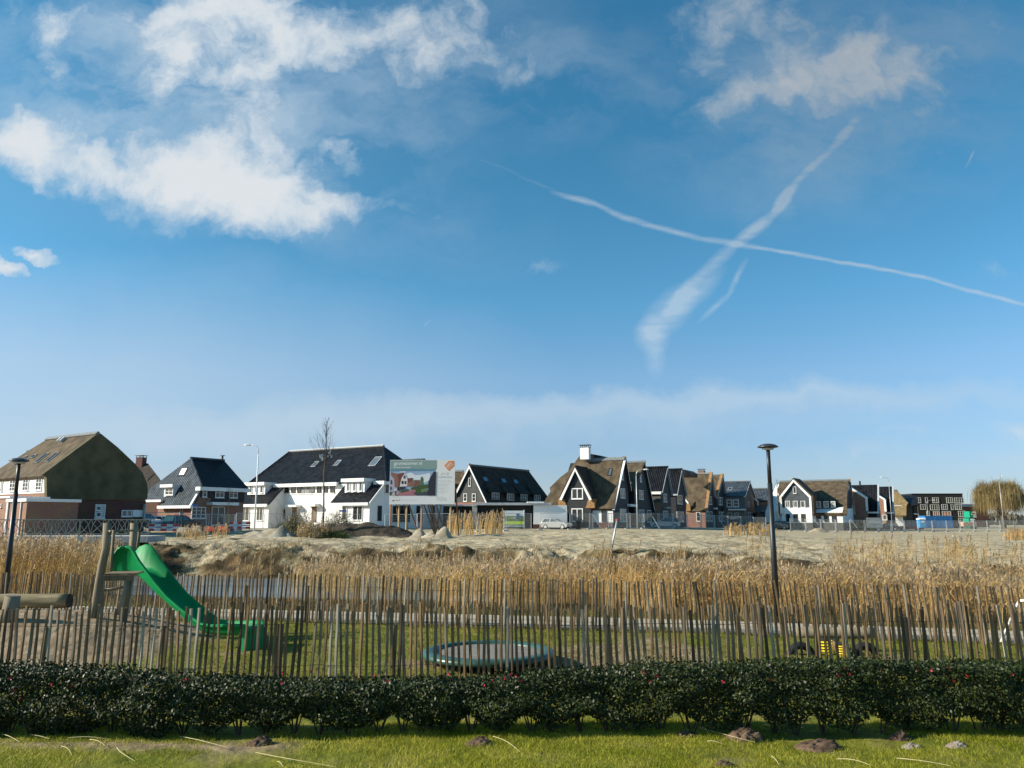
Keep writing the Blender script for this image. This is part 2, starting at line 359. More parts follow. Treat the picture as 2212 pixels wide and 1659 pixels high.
def grid(name, xs, ys, material, fz=hgt, dz=0.0):
    X, Y = np.meshgrid(xs, ys); Z = fz(X, Y) + dz
    V = np.stack([X, Y, Z], -1).reshape(-1, 3); nx = len(xs); ny = len(ys)
    i, j = np.meshgrid(np.arange(nx - 1), np.arange(ny - 1)); a = (j * nx + i).ravel()
    return np_object(name, V, np.stack([a, a + 1, a + nx + 1, a + nx], -1), [material], smooth=True)
def ground_mat():
    m = bpy.data.materials.new('ground'); m.use_nodes = True; n = m.node_tree.nodes; l = m.node_tree.links; p = n['Principled BSDF']
    p.inputs['Roughness'].default_value = .95; p.inputs['Specular IOR Level'].default_value = .1
    g = n.new('ShaderNodeNewGeometry')
    def attr(a): q = n.new('ShaderNodeAttribute'); q.attribute_name = a; return q.outputs['Fac']
    def noise(scale, d=6, st=None):
        z = n.new('ShaderNodeTexNoise'); z.inputs['Scale'].default_value = scale; z.inputs['Detail'].default_value = d
        if st:
            q = n.new('ShaderNodeMapping'); q.inputs['Scale'].default_value = st; l.new(g.outputs['Position'], q.inputs['Vector']); l.new(q.outputs[0], z.inputs['Vector'])
        else: l.new(g.outputs['Position'], z.inputs['Vector'])
        return z.outputs['Fac']
    def ramp(f, stops):
        r = n.new('ShaderNodeValToRGB'); e = r.color_ramp.elements
        while len(e) < len(stops): e.new(.5)
        for q, (pos, c) in zip(e, stops): q.position = pos; q.color = (*c, 1)
        l.new(f, r.inputs[0]); return r.outputs[0]
    def mix(f, a, b):
        x = n.new('ShaderNodeMix'); x.data_type = 'RGBA'; l.new(f, x.inputs['Factor']); l.new(a, x.inputs['A']); l.new(b, x.inputs['B']); return x.outputs['Result']
    lawn = ramp(noise(1.6), [(.3, (.09, .11, .012)), (.5, (.145, .15, .022)), (.72, (.22, .19, .06))])
    sand = ramp(noise(.35, 10, (1, 2.2, 1)), [(.25, (.29, .235, .15)), (.45, (.40, .335, .22)), (.75, (.48, .41, .28))])
    sand2 = ramp(noise(1.3, 10, (1, 2.5, 1)), [(.37, (.38, .33, .27)), (.46, (1, 1, 1)), (1, (1, 1, 1))])
    sx_ = n.new('ShaderNodeMix'); sx_.data_type = 'RGBA'; sx_.blend_type = 'MULTIPLY'; sx_.inputs['Factor'].default_value = .8; l.new(sand, sx_.inputs['A']); l.new(sand2, sx_.inputs['B'])
    bank = ramp(noise(1.1, 9), [(.3, (.035, .026, .016)), (.5, (.085, .060, .032)), (.68, (.19, .125, .06))])
    mound = ramp(noise(3, 8), [(.3, (.19, .14, .09)), (.7, (.33, .25, .165))])
    c = mix(attr('sand'), lawn, sx_.outputs['Result']); c = mix(attr('bank'), c, bank); c = mix(attr('mound'), c, mound)
    l.new(c, p.inputs['Base Color'])
    b = n.new('ShaderNodeBump'); b.inputs['Strength'].default_value = 1; b.inputs['Distance'].default_value = .10; l.new(noise(2.6, 10), b.inputs['Height']); l.new(b.outputs[0], p.inputs['Normal'])
    return m
M_ground = ground_mat()
def addattr(o, name, vals):
    a = o.data.attributes.new(name, 'FLOAT', 'POINT'); a.data.foreach_set('value', np.ascontiguousarray(vals, dtype=np.float32))
def paint_ground(o):
    n = len(o.data.vertices); c = np.empty(n * 3, dtype=np.float32); o.data.vertices.foreach_get('co', c); c = c.reshape(-1, 3).astype(float)
    x, y = c[:, 0], c[:, 1]; w = y - yb(x); r = x / np.maximum(y, 1); q = fbm(x * .8, y * .8)
    wl = 21.6 - 3.8 * sm(.12, .4, r)
    rut = 0 * x                                              # wheel ruts and dark clods on the building plot
    for pts in ([(5.5, 45), (9, 49), (14, 53.5), (17, 60)], [(6.6, 46), (10.2, 50), (15.2, 54.5), (18.2, 61)], [(-16, 51), (-13, 55), (-11.4, 60), (-11, 66)], [(22, 60), (30, 62), (40, 63), (60, 64)], [(8, 78), (20, 80), (36, 84), (50, 92)], [(7, 82), (20, 84.5), (36, 88.5), (50, 96)], [(-9, 58), (2, 64), (12, 69), (20, 76)]):
        for (ax, ay), (bx, by) in zip(pts[:-1], pts[1:]):
            t = np.clip(((x - ax) * (bx - ax) + (y - ay) * (by - ay)) / ((bx - ax) ** 2 + (by - ay) ** 2), 0, 1); dd = np.hypot(x - ax - t * (bx - ax), y - ay - t * (by - ay))
            rut = np.maximum(rut, .75 * np.exp(-(dd / .22) ** 2) * (fbm(x * 2 + 3, y * 2, 6, 20) > -.5))
    cl_ = fbm(x * 1.6 + 7, y * .9, 5, 24); rut = np.maximum(rut, .6 * sm(.9, 1.5, cl_) * sm(.2, .33, r) * (y > 46) * (y < 84))
    rut = np.maximum(rut, .45 * sm(1.3, 1.9, cl_) * (y > 46) * (y < 100))
    addattr(o, 'sand', sm(wl + 2, wl + 5, w + q))
    addattr(o, 'bank', np.maximum(rut, sm(3.6, 5.5, w + .7 * q) * (1 - sm(wl + 3.6, wl + 4.8, w + 1.2 * q))))
    md = np.exp(-(((x + 11.7) / 4.6) ** 4 + ((y - 18.0) / 3.2) ** 4)) * 2
    for (cx, cy, rr) in ((-5.8, 16.9, 1.0), (-2.1, 15.6, 1.2), (.3, 14.9, 1.6), (1.6, 15.7, 1.0), (7.6, 16.2, 1.0)):
        md = np.maximum(md, 1.3 * np.exp(-(((x - cx) / rr) ** 2 + ((y - cy) / (rr * .45)) ** 2)) - .2)
    md = np.maximum(md, 1.2 * np.exp(-((x + 5.2) / 2.6) ** 4 - ((y - 10.15) / .22) ** 2) * (1 + .4 * fbm(x * 3, y * 3, 8, 24)))
    addattr(o, 'mound', np.clip(sm(.35, .8, md + .22 * q), 0, 1))
xs_ = np.unique(np.concatenate([np.linspace(-420, -70, 16), np.linspace(-70, -26, 50), np.linspace(-26, 26, 210), np.linspace(26, 90, 64), np.linspace(90, 420, 16)]))
ys_ = np.unique(np.concatenate([np.linspace(2, 24, 60), np.linspace(24, 34, 20), np.linspace(34, 52, 80), np.linspace(52, 90, 110), np.linspace(90, 160, 36), np.linspace(160, 420, 14)]))
GR = grid('ground', xs_, ys_, M_ground); GR['kind'] = 'structure'; paint_ground(GR)
far = MB(); zf = gz(0, 400)
far.flat(Pl((0, 0, 0), (1, 0, 0), (0, 1, 0)), [(-6000, 400), (6000, 400), (6000, 9000), (-6000, 9000)], .45)
fo = far.build('far_fields', mat('far_grass', (.10, .11, .05), (.16, .15, .08), scale=.02, rough=1), kind='structure')
# water in the ditch
def wmat():
    m = mat('ditch_water', (.12, .15, .16), (.19, .22, .23), scale=.25, rough=.22, spec=.6, bump=.03, bscale=2.0, stretch=(1, 2.5, 1)); return m  # pale base colour stands in for sky reflected in the water
xw = np.linspace(-60, 60, 61); V = []; 
for x in xw: V += [(x, yb(x) + 7, -.5), (x, yb(x) + 24, -.5)]
V = np.array([(float(a), float(b), c) for a, b, c in V]); i = np.arange(60) * 2
WT = np_object('water', V, np.stack([i, i + 2, i + 3, i + 1], -1), [wmat()]); WT['kind'] = 'structure'
# concrete footpath, a slab standing 3 cm proud of the grass
xp = np.linspace(-30, 30, 61); P_ = MB()
for k, x in enumerate(xp):
    y0 = float(yb(x)) + .12; y1 = y0 + 2.3
    P_.v += [Vector((x, y0, -.05)), Vector((x, y0, .045)), Vector((x, y1, .045)), Vector((x, y1, -.05))]
    if k:
        a = 4 * (k - 1)
        for j in range(3): P_.face_add((a + j, a + j + 1, a + j + 5, a + j + 4))
P_.build('path', mat('path_concrete', (.33, .295, .225), (.41, .37, .29), scale=.8, rough=.85, bump=.004, bscale=30), kind='structure')
# zoom helpers: positions measured in enlarged crops of the photograph
def crop(x0, y0, k): return lambda a, b: ((x0 + a * k) / 4, (y0 + b * k) / 4)
A_ = crop(0, 1680, .31646); B_ = crop(600, 1680, .31646); C_ = crop(1200, 1680, .31646); D_ = crop(1750, 1720, .2592)
E_ = crop(2100, 1720, .28930); F_ = crop(2600, 1720, .28930); G_ = crop(3050, 1720, .28930); H_ = crop(3500, 1720, .28932)
X_ = crop(380, 1980, .27125); W_ = crop(940, 1900, .16275); I_ = crop(1540, 1820, .13562); J_ = crop(1960, 2000, .16275)
Z3 = crop(0, 2050, .47468); Z4 = crop(1000, 2050, .47468); Z5 = crop(2000, 2050, .47468); Z6 = crop(3000, 2050, .49548); Z7 = crop(0, 2600, .63291); Z8 = crop(2700, 2600, .63110)
# ---------------------------------------------------------------- houses
class House:
    def __init__(s, name, label, u, D, th, g=None, cat='house', group=None):
        P = at(u, 520, D); s.th = R(th); s.O = Vector((P.x, P.y, 0)); s.g = gz(P.x, P.y) if g is None else g
        s.ex = Vector((math.cos(s.th), math.sin(s.th), 0)); s.m = Vector((-math.sin(s.th), math.cos(s.th), 0)); s.z = Vector((0, 0, 1))
        s.root = thing(name, label, cat, (P.x, P.y, s.g), s.th, group)
    def F(s, d=0): return Pl(s.O + s.m * d, s.ex, s.z)                 # faces the camera side; offset c is outwards
    def S(s, a=0): return Pl(s.O + s.ex * a, s.m, s.z)                 # right-hand end
    def T(s): return Pl(s.O, s.ex, s.m)                                # plan view: (a, d), offset is z
    def slF(s, d0, z0, d1, z1): return Pl(s.O + s.m * d0 + s.z * z0, s.ex, s.m * (d1 - d0) + s.z * (z1 - z0))
    def slS(s, a0, z0, a1, z1): return Pl(s.O + s.ex * a0 + s.z * z0, s.m, s.ex * (a1 - a0) + s.z * (z1 - z0))
    def box(s, mb, a0, a1, d0, d1, z0, z1): return mb.box(s.T(), a0, a1, d0, d1, z0, z1)
    def part(s, name, mb, mat_, **k): return mb.build(name, mat_, s.root, **k)
def window(H, pl, p0=None, p1=None, cols=2, rows=1, c=0.0, fm=None, gm=None, t=.08, name='window', rect=None, pane=True):
    if rect is None:
        a0, b0 = pl.hit(p0, c); a1, b1 = pl.hit(p1, c)
    else: a0, b0, a1, b1 = rect
    a0, a1 = min(a0, a1), max(a0, a1); b0, b1 = min(b0, b1), max(b0, b1)
    t = min(t, (a1 - a0) * .14)
    f = MB()
    f.box(pl, a0, a1, b0, b0 + t, c, c + .07); f.box(pl, a0, a1, b1 - t, b1, c, c + .07)
    f.box(pl, a0, a0 + t, b0 + t, b1 - t, c, c + .065); f.box(pl, a1 - t, a1, b0 + t, b1 - t, c, c + .065)
    for k in range(1, cols):
        x = a0 + (a1 - a0) * k / cols; f.box(pl, x - t * .45, x + t * .45, b0 + t, b1 - t, c, c + .06)
    for k in range(1, rows):
        y = b0 + (b1 - b0) * k / rows; f.box(pl, a0 + t, a1 - t, y - t * .25, y + t * .25, c, c + .055)
    f.box(pl, a0 - .05, a1 + .05, b0 - .05, b0, c, c + .11)
    o = f.build(name, fm or M_frame, H.root)
    g = MB(); g.box(pl, a0 + t * .5, a1 - t * .5, b0 + t * .5, b1 - t * .5, c - .01, c + .025); g.build('pane', gm or M_glass, o)
    return o
def gutter(H, pl, a0, a1, b0, b1, c0, c1, m=None, name='fascia'):
    f = MB(); f.box(pl, a0, a1, b0, b1, c0, c1); return f.build(name, m or M_trim, H.root)
def chimney(H, pl, x0, x1, b0, b1, w, c, m, cap=True, parent=None):
    """stack standing on a plane; x,b in that plane"""
    f = MB(); f.box(pl, x0, x1, b0, b1, c - w, c); o = f.build('chimney', m, parent or H.root)
    if cap:
        k = MB(); k.box(pl, x0 - .05, x1 + .05, b1, b1 + .06, c - w - .05, c + .05)
        for q in (x0 + .02, (x0 + x1) / 2 - .03, x1 - .08):
            k.box(pl, q, q + .06, b1 + .06, b1 + .32, c - .08, c - .02); k.box(pl, q, q + .06, b1 + .06, b1 + .32, c - w + .02, c - w + .08)
        k.box(pl, x0 - .14, x1 + .14, b1 + .32, b1 + .38, c - w - .12, c + .12); k.build('chimney_cap', M_black, o)
    return o
TH = -31.0
# ---- far left: dark hipped roof behind
H = House('tiled_house', 'dark brown hipped roof cut by the left edge, behind the big thatched house', 10, 112, TH)
S = H.S(0); F = H.F(0)
zr = at(12, 449.5, 118).z; ze = at(10, 497, 112).z
f = MB(); H.box(f, -14, 0, .3, 12, H.g - 1, ze); H.part('wall', f, M_brickd)
f = MB()
def P3(H, a, d, z): return H.O + H.ex * a + H.m * d + H.z * z
def hiproof(H, a0, a1, d0, d1, z0, z1, ra0, ra1, rd=None):
    rd = (d0 + d1) / 2 if rd is None else rd
    q = MB(); q.v = [P3(H, a0, d0, z0), P3(H, a1, d0, z0), P3(H, a1, d1, z0), P3(H, a0, d1, z0), P3(H, ra0, rd, z1), P3(H, ra1, rd, z1)]
    q.f = [(0, 1, 5, 4), (1, 2, 5), (2, 3, 4, 5), (3, 0, 4), (3, 2, 1, 0)]; q.mi = [0] * 5; return q
hq = hiproof(H, -14.4, .4, -.3, 12.4, ze - .1, zr, -9, -5.5)
H.part('roof', hq, tiles('brown_tiles', 0, c=(.035, .027, .022), rough=.6))
f = MB(); H.box(f, -9, -5.5, 5.9, 6.2, zr - .05, zr + .18); H.part('ridge_cap', f, M_black)

# ---- the big thatched house at the left edge
H = House('thatched_house', 'big thatched house at the left edge with mossy clad gable and white upper storey', 46.7, 71, -34.7, g=1.75)
F = H.F(0); S = H.S(0)
dr, zr = S.hit(A_(1235, 165)); Wd = S.hit(A_(1852, 1000))[0]; ze = F.hit(A_(535, 690), .4)[1]; z1 = F.hit(A_(580, 922))[1]; zb = S.hit(A_(700, 1012))[1]
sl = H.slF(-.35, ze - .12, dr, zr); Ls = math.hypot(dr + .35, zr - ze + .12)
arl, _ = sl.hit(A_(610, 232)); a2, s2 = sl.hit(A_(290, 430)); abl = arl + (a2 - arl) * Ls / (Ls - s2)
f = MB(); H.box(f, abl + .4, -.06, .02, Wd - .05, H.g - 1.2, z1 - .02); H.part('wall', f, M_brick)
f = MB(); f.box(S, .02, Wd - .02, H.g - 1.2, zb + .1, -.06, -.02); H.part('end_wall', f, M_brickd)
f = MB(); H.box(f, abl + .45, -.08, -.03, 2, z1, ze + .0); H.part('upper_wall', f, M_white)
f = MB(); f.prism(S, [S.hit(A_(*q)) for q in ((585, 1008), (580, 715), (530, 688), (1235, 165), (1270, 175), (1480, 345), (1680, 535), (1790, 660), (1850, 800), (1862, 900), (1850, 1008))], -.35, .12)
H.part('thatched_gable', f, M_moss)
f = MB(); f.prism(sl, [(abl, 0), (.05, 0), (.05, Ls), (arl, Ls)], -.35, 0)
f.v += [P3(H, abl, 2 * dr, ze), P3(H, 0, Wd, zb + .3), P3(H, 0, dr, zr - .3), P3(H, arl, dr, zr - .3), P3(H, abl, -.2, ze - .2)]
k = len(f.v); f.face_add((k - 5, k - 4, k - 3, k - 2)); f.face_add((k - 5, k - 2, k - 1)); H.part('roof', f, M_thatch)
f = MB(); f.box(sl, arl, .15, Ls - .28, Ls + .12, -.1, .14); H.part('ridge_cap', f, M_ridge)
for q0, q1 in (((150, 570), (205, 520)), ((255, 560), (345, 505)), ((375, 485), (455, 437)), ((432, 545), (650, 415)), ((568, 532), (785, 405)), ((290, 478), (330, 456))):
    a0, s0 = sl.hit(A_(*q0)); a1, s1 = sl.hit(A_(*q1))
    window(H, sl, cols=1, rect=(a0, s0, a0 + .75, s1), fm=M_ridge, gm=M_glass, name='skylight')
for x in (735, 770):
    a0, s0 = sl.hit(A_(x, 288)); f = MB(); f.box(sl, a0, a0 + .22, s0, s0 + .55, 0, .3); H.part('roof_vent', f, M_galv)
for x0, x1, y0, y1 in ((5, 45, 760, 910), (120, 205, 752, 905), (285, 372, 742, 898), (450, 540, 735, 893)):
    window(H, F, A_(x0, y1), A_(x1, y0), 2, 3, c=.035)
window(H, S, A_(1190, 1245), A_(1335, 1068), 1, 1, name='door', fm=M_frame, gm=mat('pale_door', (.42, .46, .47), (.5, .54, .55), scale=3, rough=.4))
window(H, S, A_(1210, 1145), A_(1278, 1088), 1, 1, c=.06)
window(H, S, A_(1210, 1225), A_(1278, 1165), 1, 1, c=.06)
window(H, S, A_(1530, 1222), A_(1670, 1140), 2, 1, gm=M_glassc); 
f = MB(); a0, b0 = S.hit(A_(1672, 1225)); a1, b1 = S.hit(A_(1815, 1138)); f.box(S, a0, a1, b0, b1, 0, .06); H.part('white_panel', f, M_trim)
f = MB(); a0, b0 = S.hit(A_(1790, 1250)); a1, b1 = S.hit(A_(1822, 1060)); f.box(S, a0, a1, b0, b1, .1, .4); H.part('porch_post', f, M_conc)
# ---- brick garage in front of it
H = House('brick_garage', 'flat-roofed red brick garage with white eaves in front of the mossy thatched gable', 25.3, 63, -34.7, g=1.75, cat='garage')
F = H.F(0); S = H.S(0); zt = S.hit(A_(330, 1030))[1]; d1 = S.hit(A_(990, 1100))[0]; aL = F.hit(A_(105, 1100))[0]
f = MB(); H.box(f, aL, 0, 0, d1, H.g - 1, zt); H.part('wall', f, M_brick)
f = MB(); H.box(f, aL - .2, .15, -.15, d1 + .15, zt + .002, zt + .24); H.part('roof', f, M_trim)
f = MB(); a0 = F.hit(A_(270, 1100))[0]; f.box(F, a0, a0 + .12, H.g - 1, zt - .01, 0, .1); H.part('downpipe', f, M_galv); f = MB(); a0 = F.hit(A_(95, 1100))[0]; f.box(F, a0, a0 + .3, H.g - 1, zt - .01, 0, .1); H.part('corner_pier', f, M_galv)
# low lit brick stub at the very edge
H = House('brick_annex', 'low red brick annex with white eaves cut by the left edge of the photo', 8.2, 66, -34.7, g=1.75, cat='garage')
F = H.F(0); zt = F.hit(A_(40, 990))[1]
f = MB(); H.box(f, -6, 0, 0, 3, H.g - 1, zt); H.part('wall', f, M_brick)
f = MB(); H.box(f, -6, .1, -.12, 3.1, zt + .002, zt + .16); H.part('roof', f, M_trim)
window(H, F, A_(2, 1105), A_(28, 1060), 1, 2)
# ---- roof with brick chimney behind it
H = House('thatched_house', 'brown thatched roof with red brick chimney, behind the right edge of the mossy gable', 168, 116, -20)
zr = at(140, 463, 120).z; ze = at(140, 492, 116).z; sl = H.slF(-.3, ze, 5, zr)
f = MB(); H.box(f, -14, 0, 0, 10, H.g - 1, ze - .05); H.part('wall', f, M_brickd)
f = MB(); f.prism(sl, [sl.hit(A_(*q)) for q in ((1500, 545), (1870, 548), (2015, 735), (2045, 870), (1500, 900))], -.4, 0); H.part('roof', f, M_thatchd)
a0, s0 = sl.hit(A_(1870, 765)); a1, s1 = sl.hit(A_(1950, 680)); window(H, sl, rect=(a0, s0, a1, s1), cols=1, fm=M_dframe, name='skylight')
F5 = H.F(5); a0, b0 = F5.hit(A_(1742, 600)); a1, b1 = F5.hit(A_(1832, 478)); chimney(H, F5, a0, a1, b0, b1, .9, .5, M_brickd)

# ---- dark hipped house between the mossy gable and the white terrace
H = House('tiled_house', 'slate grey pyramid-roofed house with white skylight, left of the white terrace', *(B_(605, 700)[0], 86), TH, g=1.7)
F = H.F(0); S = H.S(0)
ze = S.hit(B_(610, 842))[1]; aL = F.hit(B_(25, 850))[0]; ac = aL / 2
dA, zA = H.S(ac).hit(B_(515, 482)); d2, z2 = H.S(ac).hit(B_(940, 515)); Wd = S.hit(B_(1195, 900))[0]
sl = H.slF(0, ze, dA, zA); Lf = math.hypot(dA, zA - ze)
# front (lit) slope with its low swoop
alo, slo = sl.hit(B_(490, 1082)); slo = min(slo, -.5)
al2, sl2 = sl.hit(B_(165, 1030))
f = MB(); f.prism(sl, [(.3, 0), (.3, slo), (al2 - .2, slo), (al2, sl2), (aL - 1.2, sl2), (aL - .3, 0), (ac, Lf)], -.25, 0); roofF = H.part('roof', f, M_slA)
dlo = slo * dA / Lf; zlo = ze + slo * (zA - ze) / Lf
f = MB(); f.v = [P3(H, .35, -.02, ze), P3(H, .35, Wd + .3, ze), P3(H, ac, d2, zA), P3(H, ac, dA, zA), P3(H, aL - .3, 0, ze), P3(H, aL - .3, Wd + .3, ze)]
f.f = [(0, 1, 2, 3), (1, 5, 2), (5, 4, 3, 2)]; f.mi = [0] * 3; H.part('side_roof', f, M_tD)  # black tiles here put the shade of this slope into its colour
f = MB(); f.tube([P3(H, .3, 0, ze + .05), P3(H, ac, dA, zA + .05)], .13, 6); f.tube([P3(H, ac, dA, zA + .05), P3(H, ac, d2, zA + .05)], .13, 6); H.part('ridge_tiles', f, M_slA)
f = MB(); f.tube([P3(H, ac, d2 - .3, zA), P3(H, ac, d2 - .3, zA + .55)], .12, 8); f.box(Pl(P3(H, ac, d2 - .3, 0), H.ex, H.m), -.2, .2, -.2, .2, zA + .55, zA + .62); H.part('flue', f, M_black)
f = MB(); f.prism(S, [(.1, H.g - 1), (Wd, H.g - 1), (Wd, ze - .25), (.1, ze - .25)], -6, -.05)
f.prism(S, [(dlo + .35, H.g - 1), (.1, H.g - 1), (.1, ze - .3), (dlo + .35, zlo - .05)], -6, -.02); H.part('wall', f, M_brick)
zbrd = S.hit(B_(600, 978))[1]; dsplit = S.hit(B_(775, 1000))[0]
f = MB(); f.box(S, .15, dsplit, zbrd, ze - .26, -.04, .02); f.box(S, dsplit, Wd + .02, S.hit(B_(1000, 1040))[1], ze - .26, -.04, .02); H.part('board_cladding', f, M_boardS)
gutter(H, S, -.35, Wd + .4, ze - .42, ze - .02, -.3, .5)
f = MB(); f.prism(S, [(dlo - .1, zlo - .22), (dlo - .1, zlo + .02), (.1, ze + .05), (.1, ze - .25)], -.1, .18); H.part('verge_board', f, M_trim)
gutter(H, F, al2 - .3, .3, zlo - .28, zlo + .02, -dlo - .1, -dlo + .25); gutter(H, F, aL - 2.5, al2, zlo + .45, zlo + .7, -dlo - .3, -dlo + .05)
q = B_(400, 700)
a0, s0 = sl.hit(B_(350, 705)); a1, s1 = sl.hit(B_(480, 600)); window(H, sl, rect=(a0, s0, a0 + 1.15, s1), cols=1, fm=M_slA, gm=mat('bright_skylight', (.75, .76, .78), rough=.3), name='skylight')
# dormer on the lit slope
a0, s0 = sl.hit(B_(178, 968)); Pd = sl.p(a0, s0); dd = (Pd - H.O).dot(H.m); Fd = H.F(dd - .1)
x0, y0 = Fd.hit(B_(175, 968)); x1, y1 = Fd.hit(B_(305, 850)); f = MB(); f.box(Fd, x0, x1, y0, y1, -2.2, 0); dm = H.part('dormer', f, M_trim)
f = MB(); f.box(Fd, x0 - .35, x1 + .15, y1, y1 + .32, -2.6, .35); f.build('dormer_roof', M_trim, dm)
o = window(H, Fd, B_(192, 950), B_(300, 855), 2, 2, c=.02); o.parent = dm; o.name = 'dormer_window'
for x0, x1, y0, y1, n in ((658, 722, 855, 975, 1), (820, 940, 858, 982, 2), (998, 1108, 868, 985, 2)): window(H, S, B_(x0, y1), B_(x1, y0), n, 2, c=.03, gm=M_glass)
window(H, S, B_(515, 1245), B_(705, 1100), 3, 3, c=-.01); window(H, S, B_(765, 1330), B_(945, 1095), 2, 1, c=.0, name='door', gm=M_glass)
window(H, H.F(dlo + .35), B_(375, 1235), B_(420, 1105), 1, 3)
f = MB(); a0, b0 = S.hit(B_(712, 1075)); a1, b1 = S.hit(B_(1050, 1045)); f.box(S, a0, a1, b0, b1, 0, 1.0); H.part('door_canopy', f, M_trim)

# ---- white terrace with glossy black tiles
H = House('white_terrace', 'long white plastered terrace under a glossy black tiled roof, left of the billboard', C_(875, 0)[0], 97, TH, g=1.7)
F = H.F(0); S = H.S(0)
zlo = F.hit(C_(700, 1047), .35)[1]; zlo2 = zlo - .32
dm_, ze = S.hit(C_(1058, 775)); ze = ze + .05; dm_ = dm_ + .15
sl = H.slF(-.35, zlo, dm_, ze)
rise = (ze - zlo) / (dm_ + .35)
aR, sR = sl.hit(C_(1062, 322)); aLr, sLr = sl.hit(B_(1765, 402)); sR = (sR + sLr) / 2
nz_ = sl.Y.z; nd_ = (sl.Y).dot(H.m); se = math.hypot(dm_ + .35, ze - zlo)
dr = -.35 + sR * nd_; zr = zlo + sR * nz_
aLe, _ = sl.hit(B_(1262, 775)); aRe = .3
# wing limits
wL0 = F.hit(B_(1080, 1200))[0]; wL1 = F.hit(B_(1497, 1200))[0]; wR0 = F.hit(C_(540, 1200))[0]; wR1 = 0.0
lw = sl.hit(B_(1055, 1062))[0]; 
f = MB()
f.prism(sl, [(aLe - .2, se), (aLe - .2 + 0, se), (wL1 + .2, se), (wR0 - 2.0, se), (aRe, se), (aR, sR), (aLr, sR)], -.2, 0)
f.prism(sl, [(wL0 - .9, 0), (wL1 + .15, 0), (wL1 + .15, se - .004), (wL0 - .9, se - .004)], -.2, 0)
aw0, _ = sl.hit(C_(350, 1045)); aw1, _ = sl.hit(C_(470, 860))
f.prism(sl, [(wR0 - 1.9, 0), (.2, 0), (.2, se - .004), (wR0 - 1.9, se - .004)], -.2, 0)
H.part('roof', f, M_tA)
dB = 2 * dr - dm_
f = MB(); f.v = [P3(H, aRe, dm_ - .1, ze - .1), P3(H, aRe, dB, ze - .1), P3(H, aR, dr, zr - .05), P3(H, aLr, dr, zr - .05), P3(H, aLe - .2, dB, ze - .1), P3(H, aLe - .2, dm_ - .1, ze - .1)]
f.f = [(0, 1, 2), (1, 4, 3, 2), (4, 5, 3), (0, 5, 4, 1)]; f.mi = [0] * 4; H.part('rear_roof', f, M_tD)
f = MB(); f.tube([P3(H, aLr, dr, zr + .06), P3(H, aR, dr, zr + .06)], .14, 6); H.part('ridge_tiles', f, mat('bright_ridge', (.45, .45, .44), rough=.25, spec=.8))
f = MB(); f.tube([P3(H, aR, dr, zr), P3(H, aRe, dm_, ze + .05)], .12, 6); f.tube([P3(H, aLr, dr, zr), P3(H, aLe, dm_, ze + .05)], .12, 6); H.part('hip_tiles', f, M_tA)
# walls
f = MB(); f.box(H.T(), wL0 + .1, -.02, dm_, dB - .5, H.g - 1, ze - .2)
f.prism(S, [(0, H.g - 1), (dm_ + .01, H.g - 1), (dm_ + .01, ze - .3), (0, zlo - .15)], wR0, 0)
Sw = H.S(wL1); f.prism(Sw, [(0, H.g - 1), (dm_ + .01, H.g - 1), (dm_ + .01, ze - .3), (0, zlo - .15)], wL0 - wL1, 0)
f.box(H.T(), -7, -.04, dB - .6, dB + 4, H.g - 1, H.g + 3); H.part('wall', f, M_white)
gutter(H, F, wL0 - .9, wL1 + .1, zlo2, zlo + .02, .0, .5); gutter(H, F, wR0 - 1.9, .1, zlo2, zlo + .02, .0, .5)
Fm = H.F(dm_)
am0 = Fm.hit(B_(1560, 800), .5)[0]; am1 = Fm.hit(C_(463, 770), .5)[0]
gutter(H, Fm, am0, am1, ze - .42, ze + .02, .02, .55); gutter(H, Fm, am1, aRe - 7.9, ze - .38, ze - .05, .02, .3)
gutter(H, S, dm_, dB, ze - .45, ze - .05, .0, .45)
gutter(H, Fm, -1.35, .35, ze - .42, ze + .0, .05, .52)
f = MB()
f.prism(S, [(-.35, zlo - .3), (-.35, zlo + .0), (dm_, ze), (dm_, ze - .3)], .2, .3); H.part('verge_board', f, M_trim)
# band of upper windows on the main front
for x0, x1 in ((1626, 1684), (1706, 1762), (1784, 1842), (1862, 1914)): window(H, Fm, B_(x0, 916), B_(x1, 800), 1, 1, c=.02, gm=M_glass, t=.03, fm=M_dframe)
window(H, Fm, B_(2030, 916), B_(2082, 800), 1, 1, c=.02, gm=M_glassc, t=.03, fm=M_dframe); window(H, Fm, B_(2112, 916), B_(2162, 800), 1, 1, c=.02, gm=M_glassc, t=.03, fm=M_dframe)
for x0, x1 in ((218, 272), (308, 354), (384, 442)): window(H, Fm, C_(x0, 912), C_(x1, 785), 1, 1, c=.02, gm=M_glass, t=.03, fm=M_dframe)
for x0, x1 in ((1915, 1965), (1972, 2022)):
    a0, b0 = Fm.hit(B_(x0, 925)); a1, b1 = Fm.hit(B_(x1, 808)); f = MB(); f.box(Fm, a0, a1, b0, b1, .02, .06); H.part('grey_panel', f, boards('grey_panel', (.16, .16, .155)))
a0, b0 = Fm.hit(B_(1610, 940)); a1, b1 = Fm.hit(C_(440, 918)); f = MB(); f.box(Fm, a0, a1, b0 - .06, b0 + .03, .02, .1); H.part('sill_band', f, M_trim)
for p0, p1, gm in (((1048, 1105), (1155, 790), M_glass), ((1165, 1105), (1255, 820), M_glass)): window(H, Fm, W_(*p0), W_(*p1), 1, 1, c=.02, gm=gm, fm=M_frame)
DM = mat('brown_door', (.16, .105, .07), (.22, .15, .10), scale=2, rough=.5)
window(H, Fm, W_(1400, 1140), W_(1520, 785), 1, 1, name='door', gm=DM, fm=DM); window(H, Fm, W_(1880, 1140), W_(2010, 770), 1, 1, name='door', gm=DM, fm=DM)
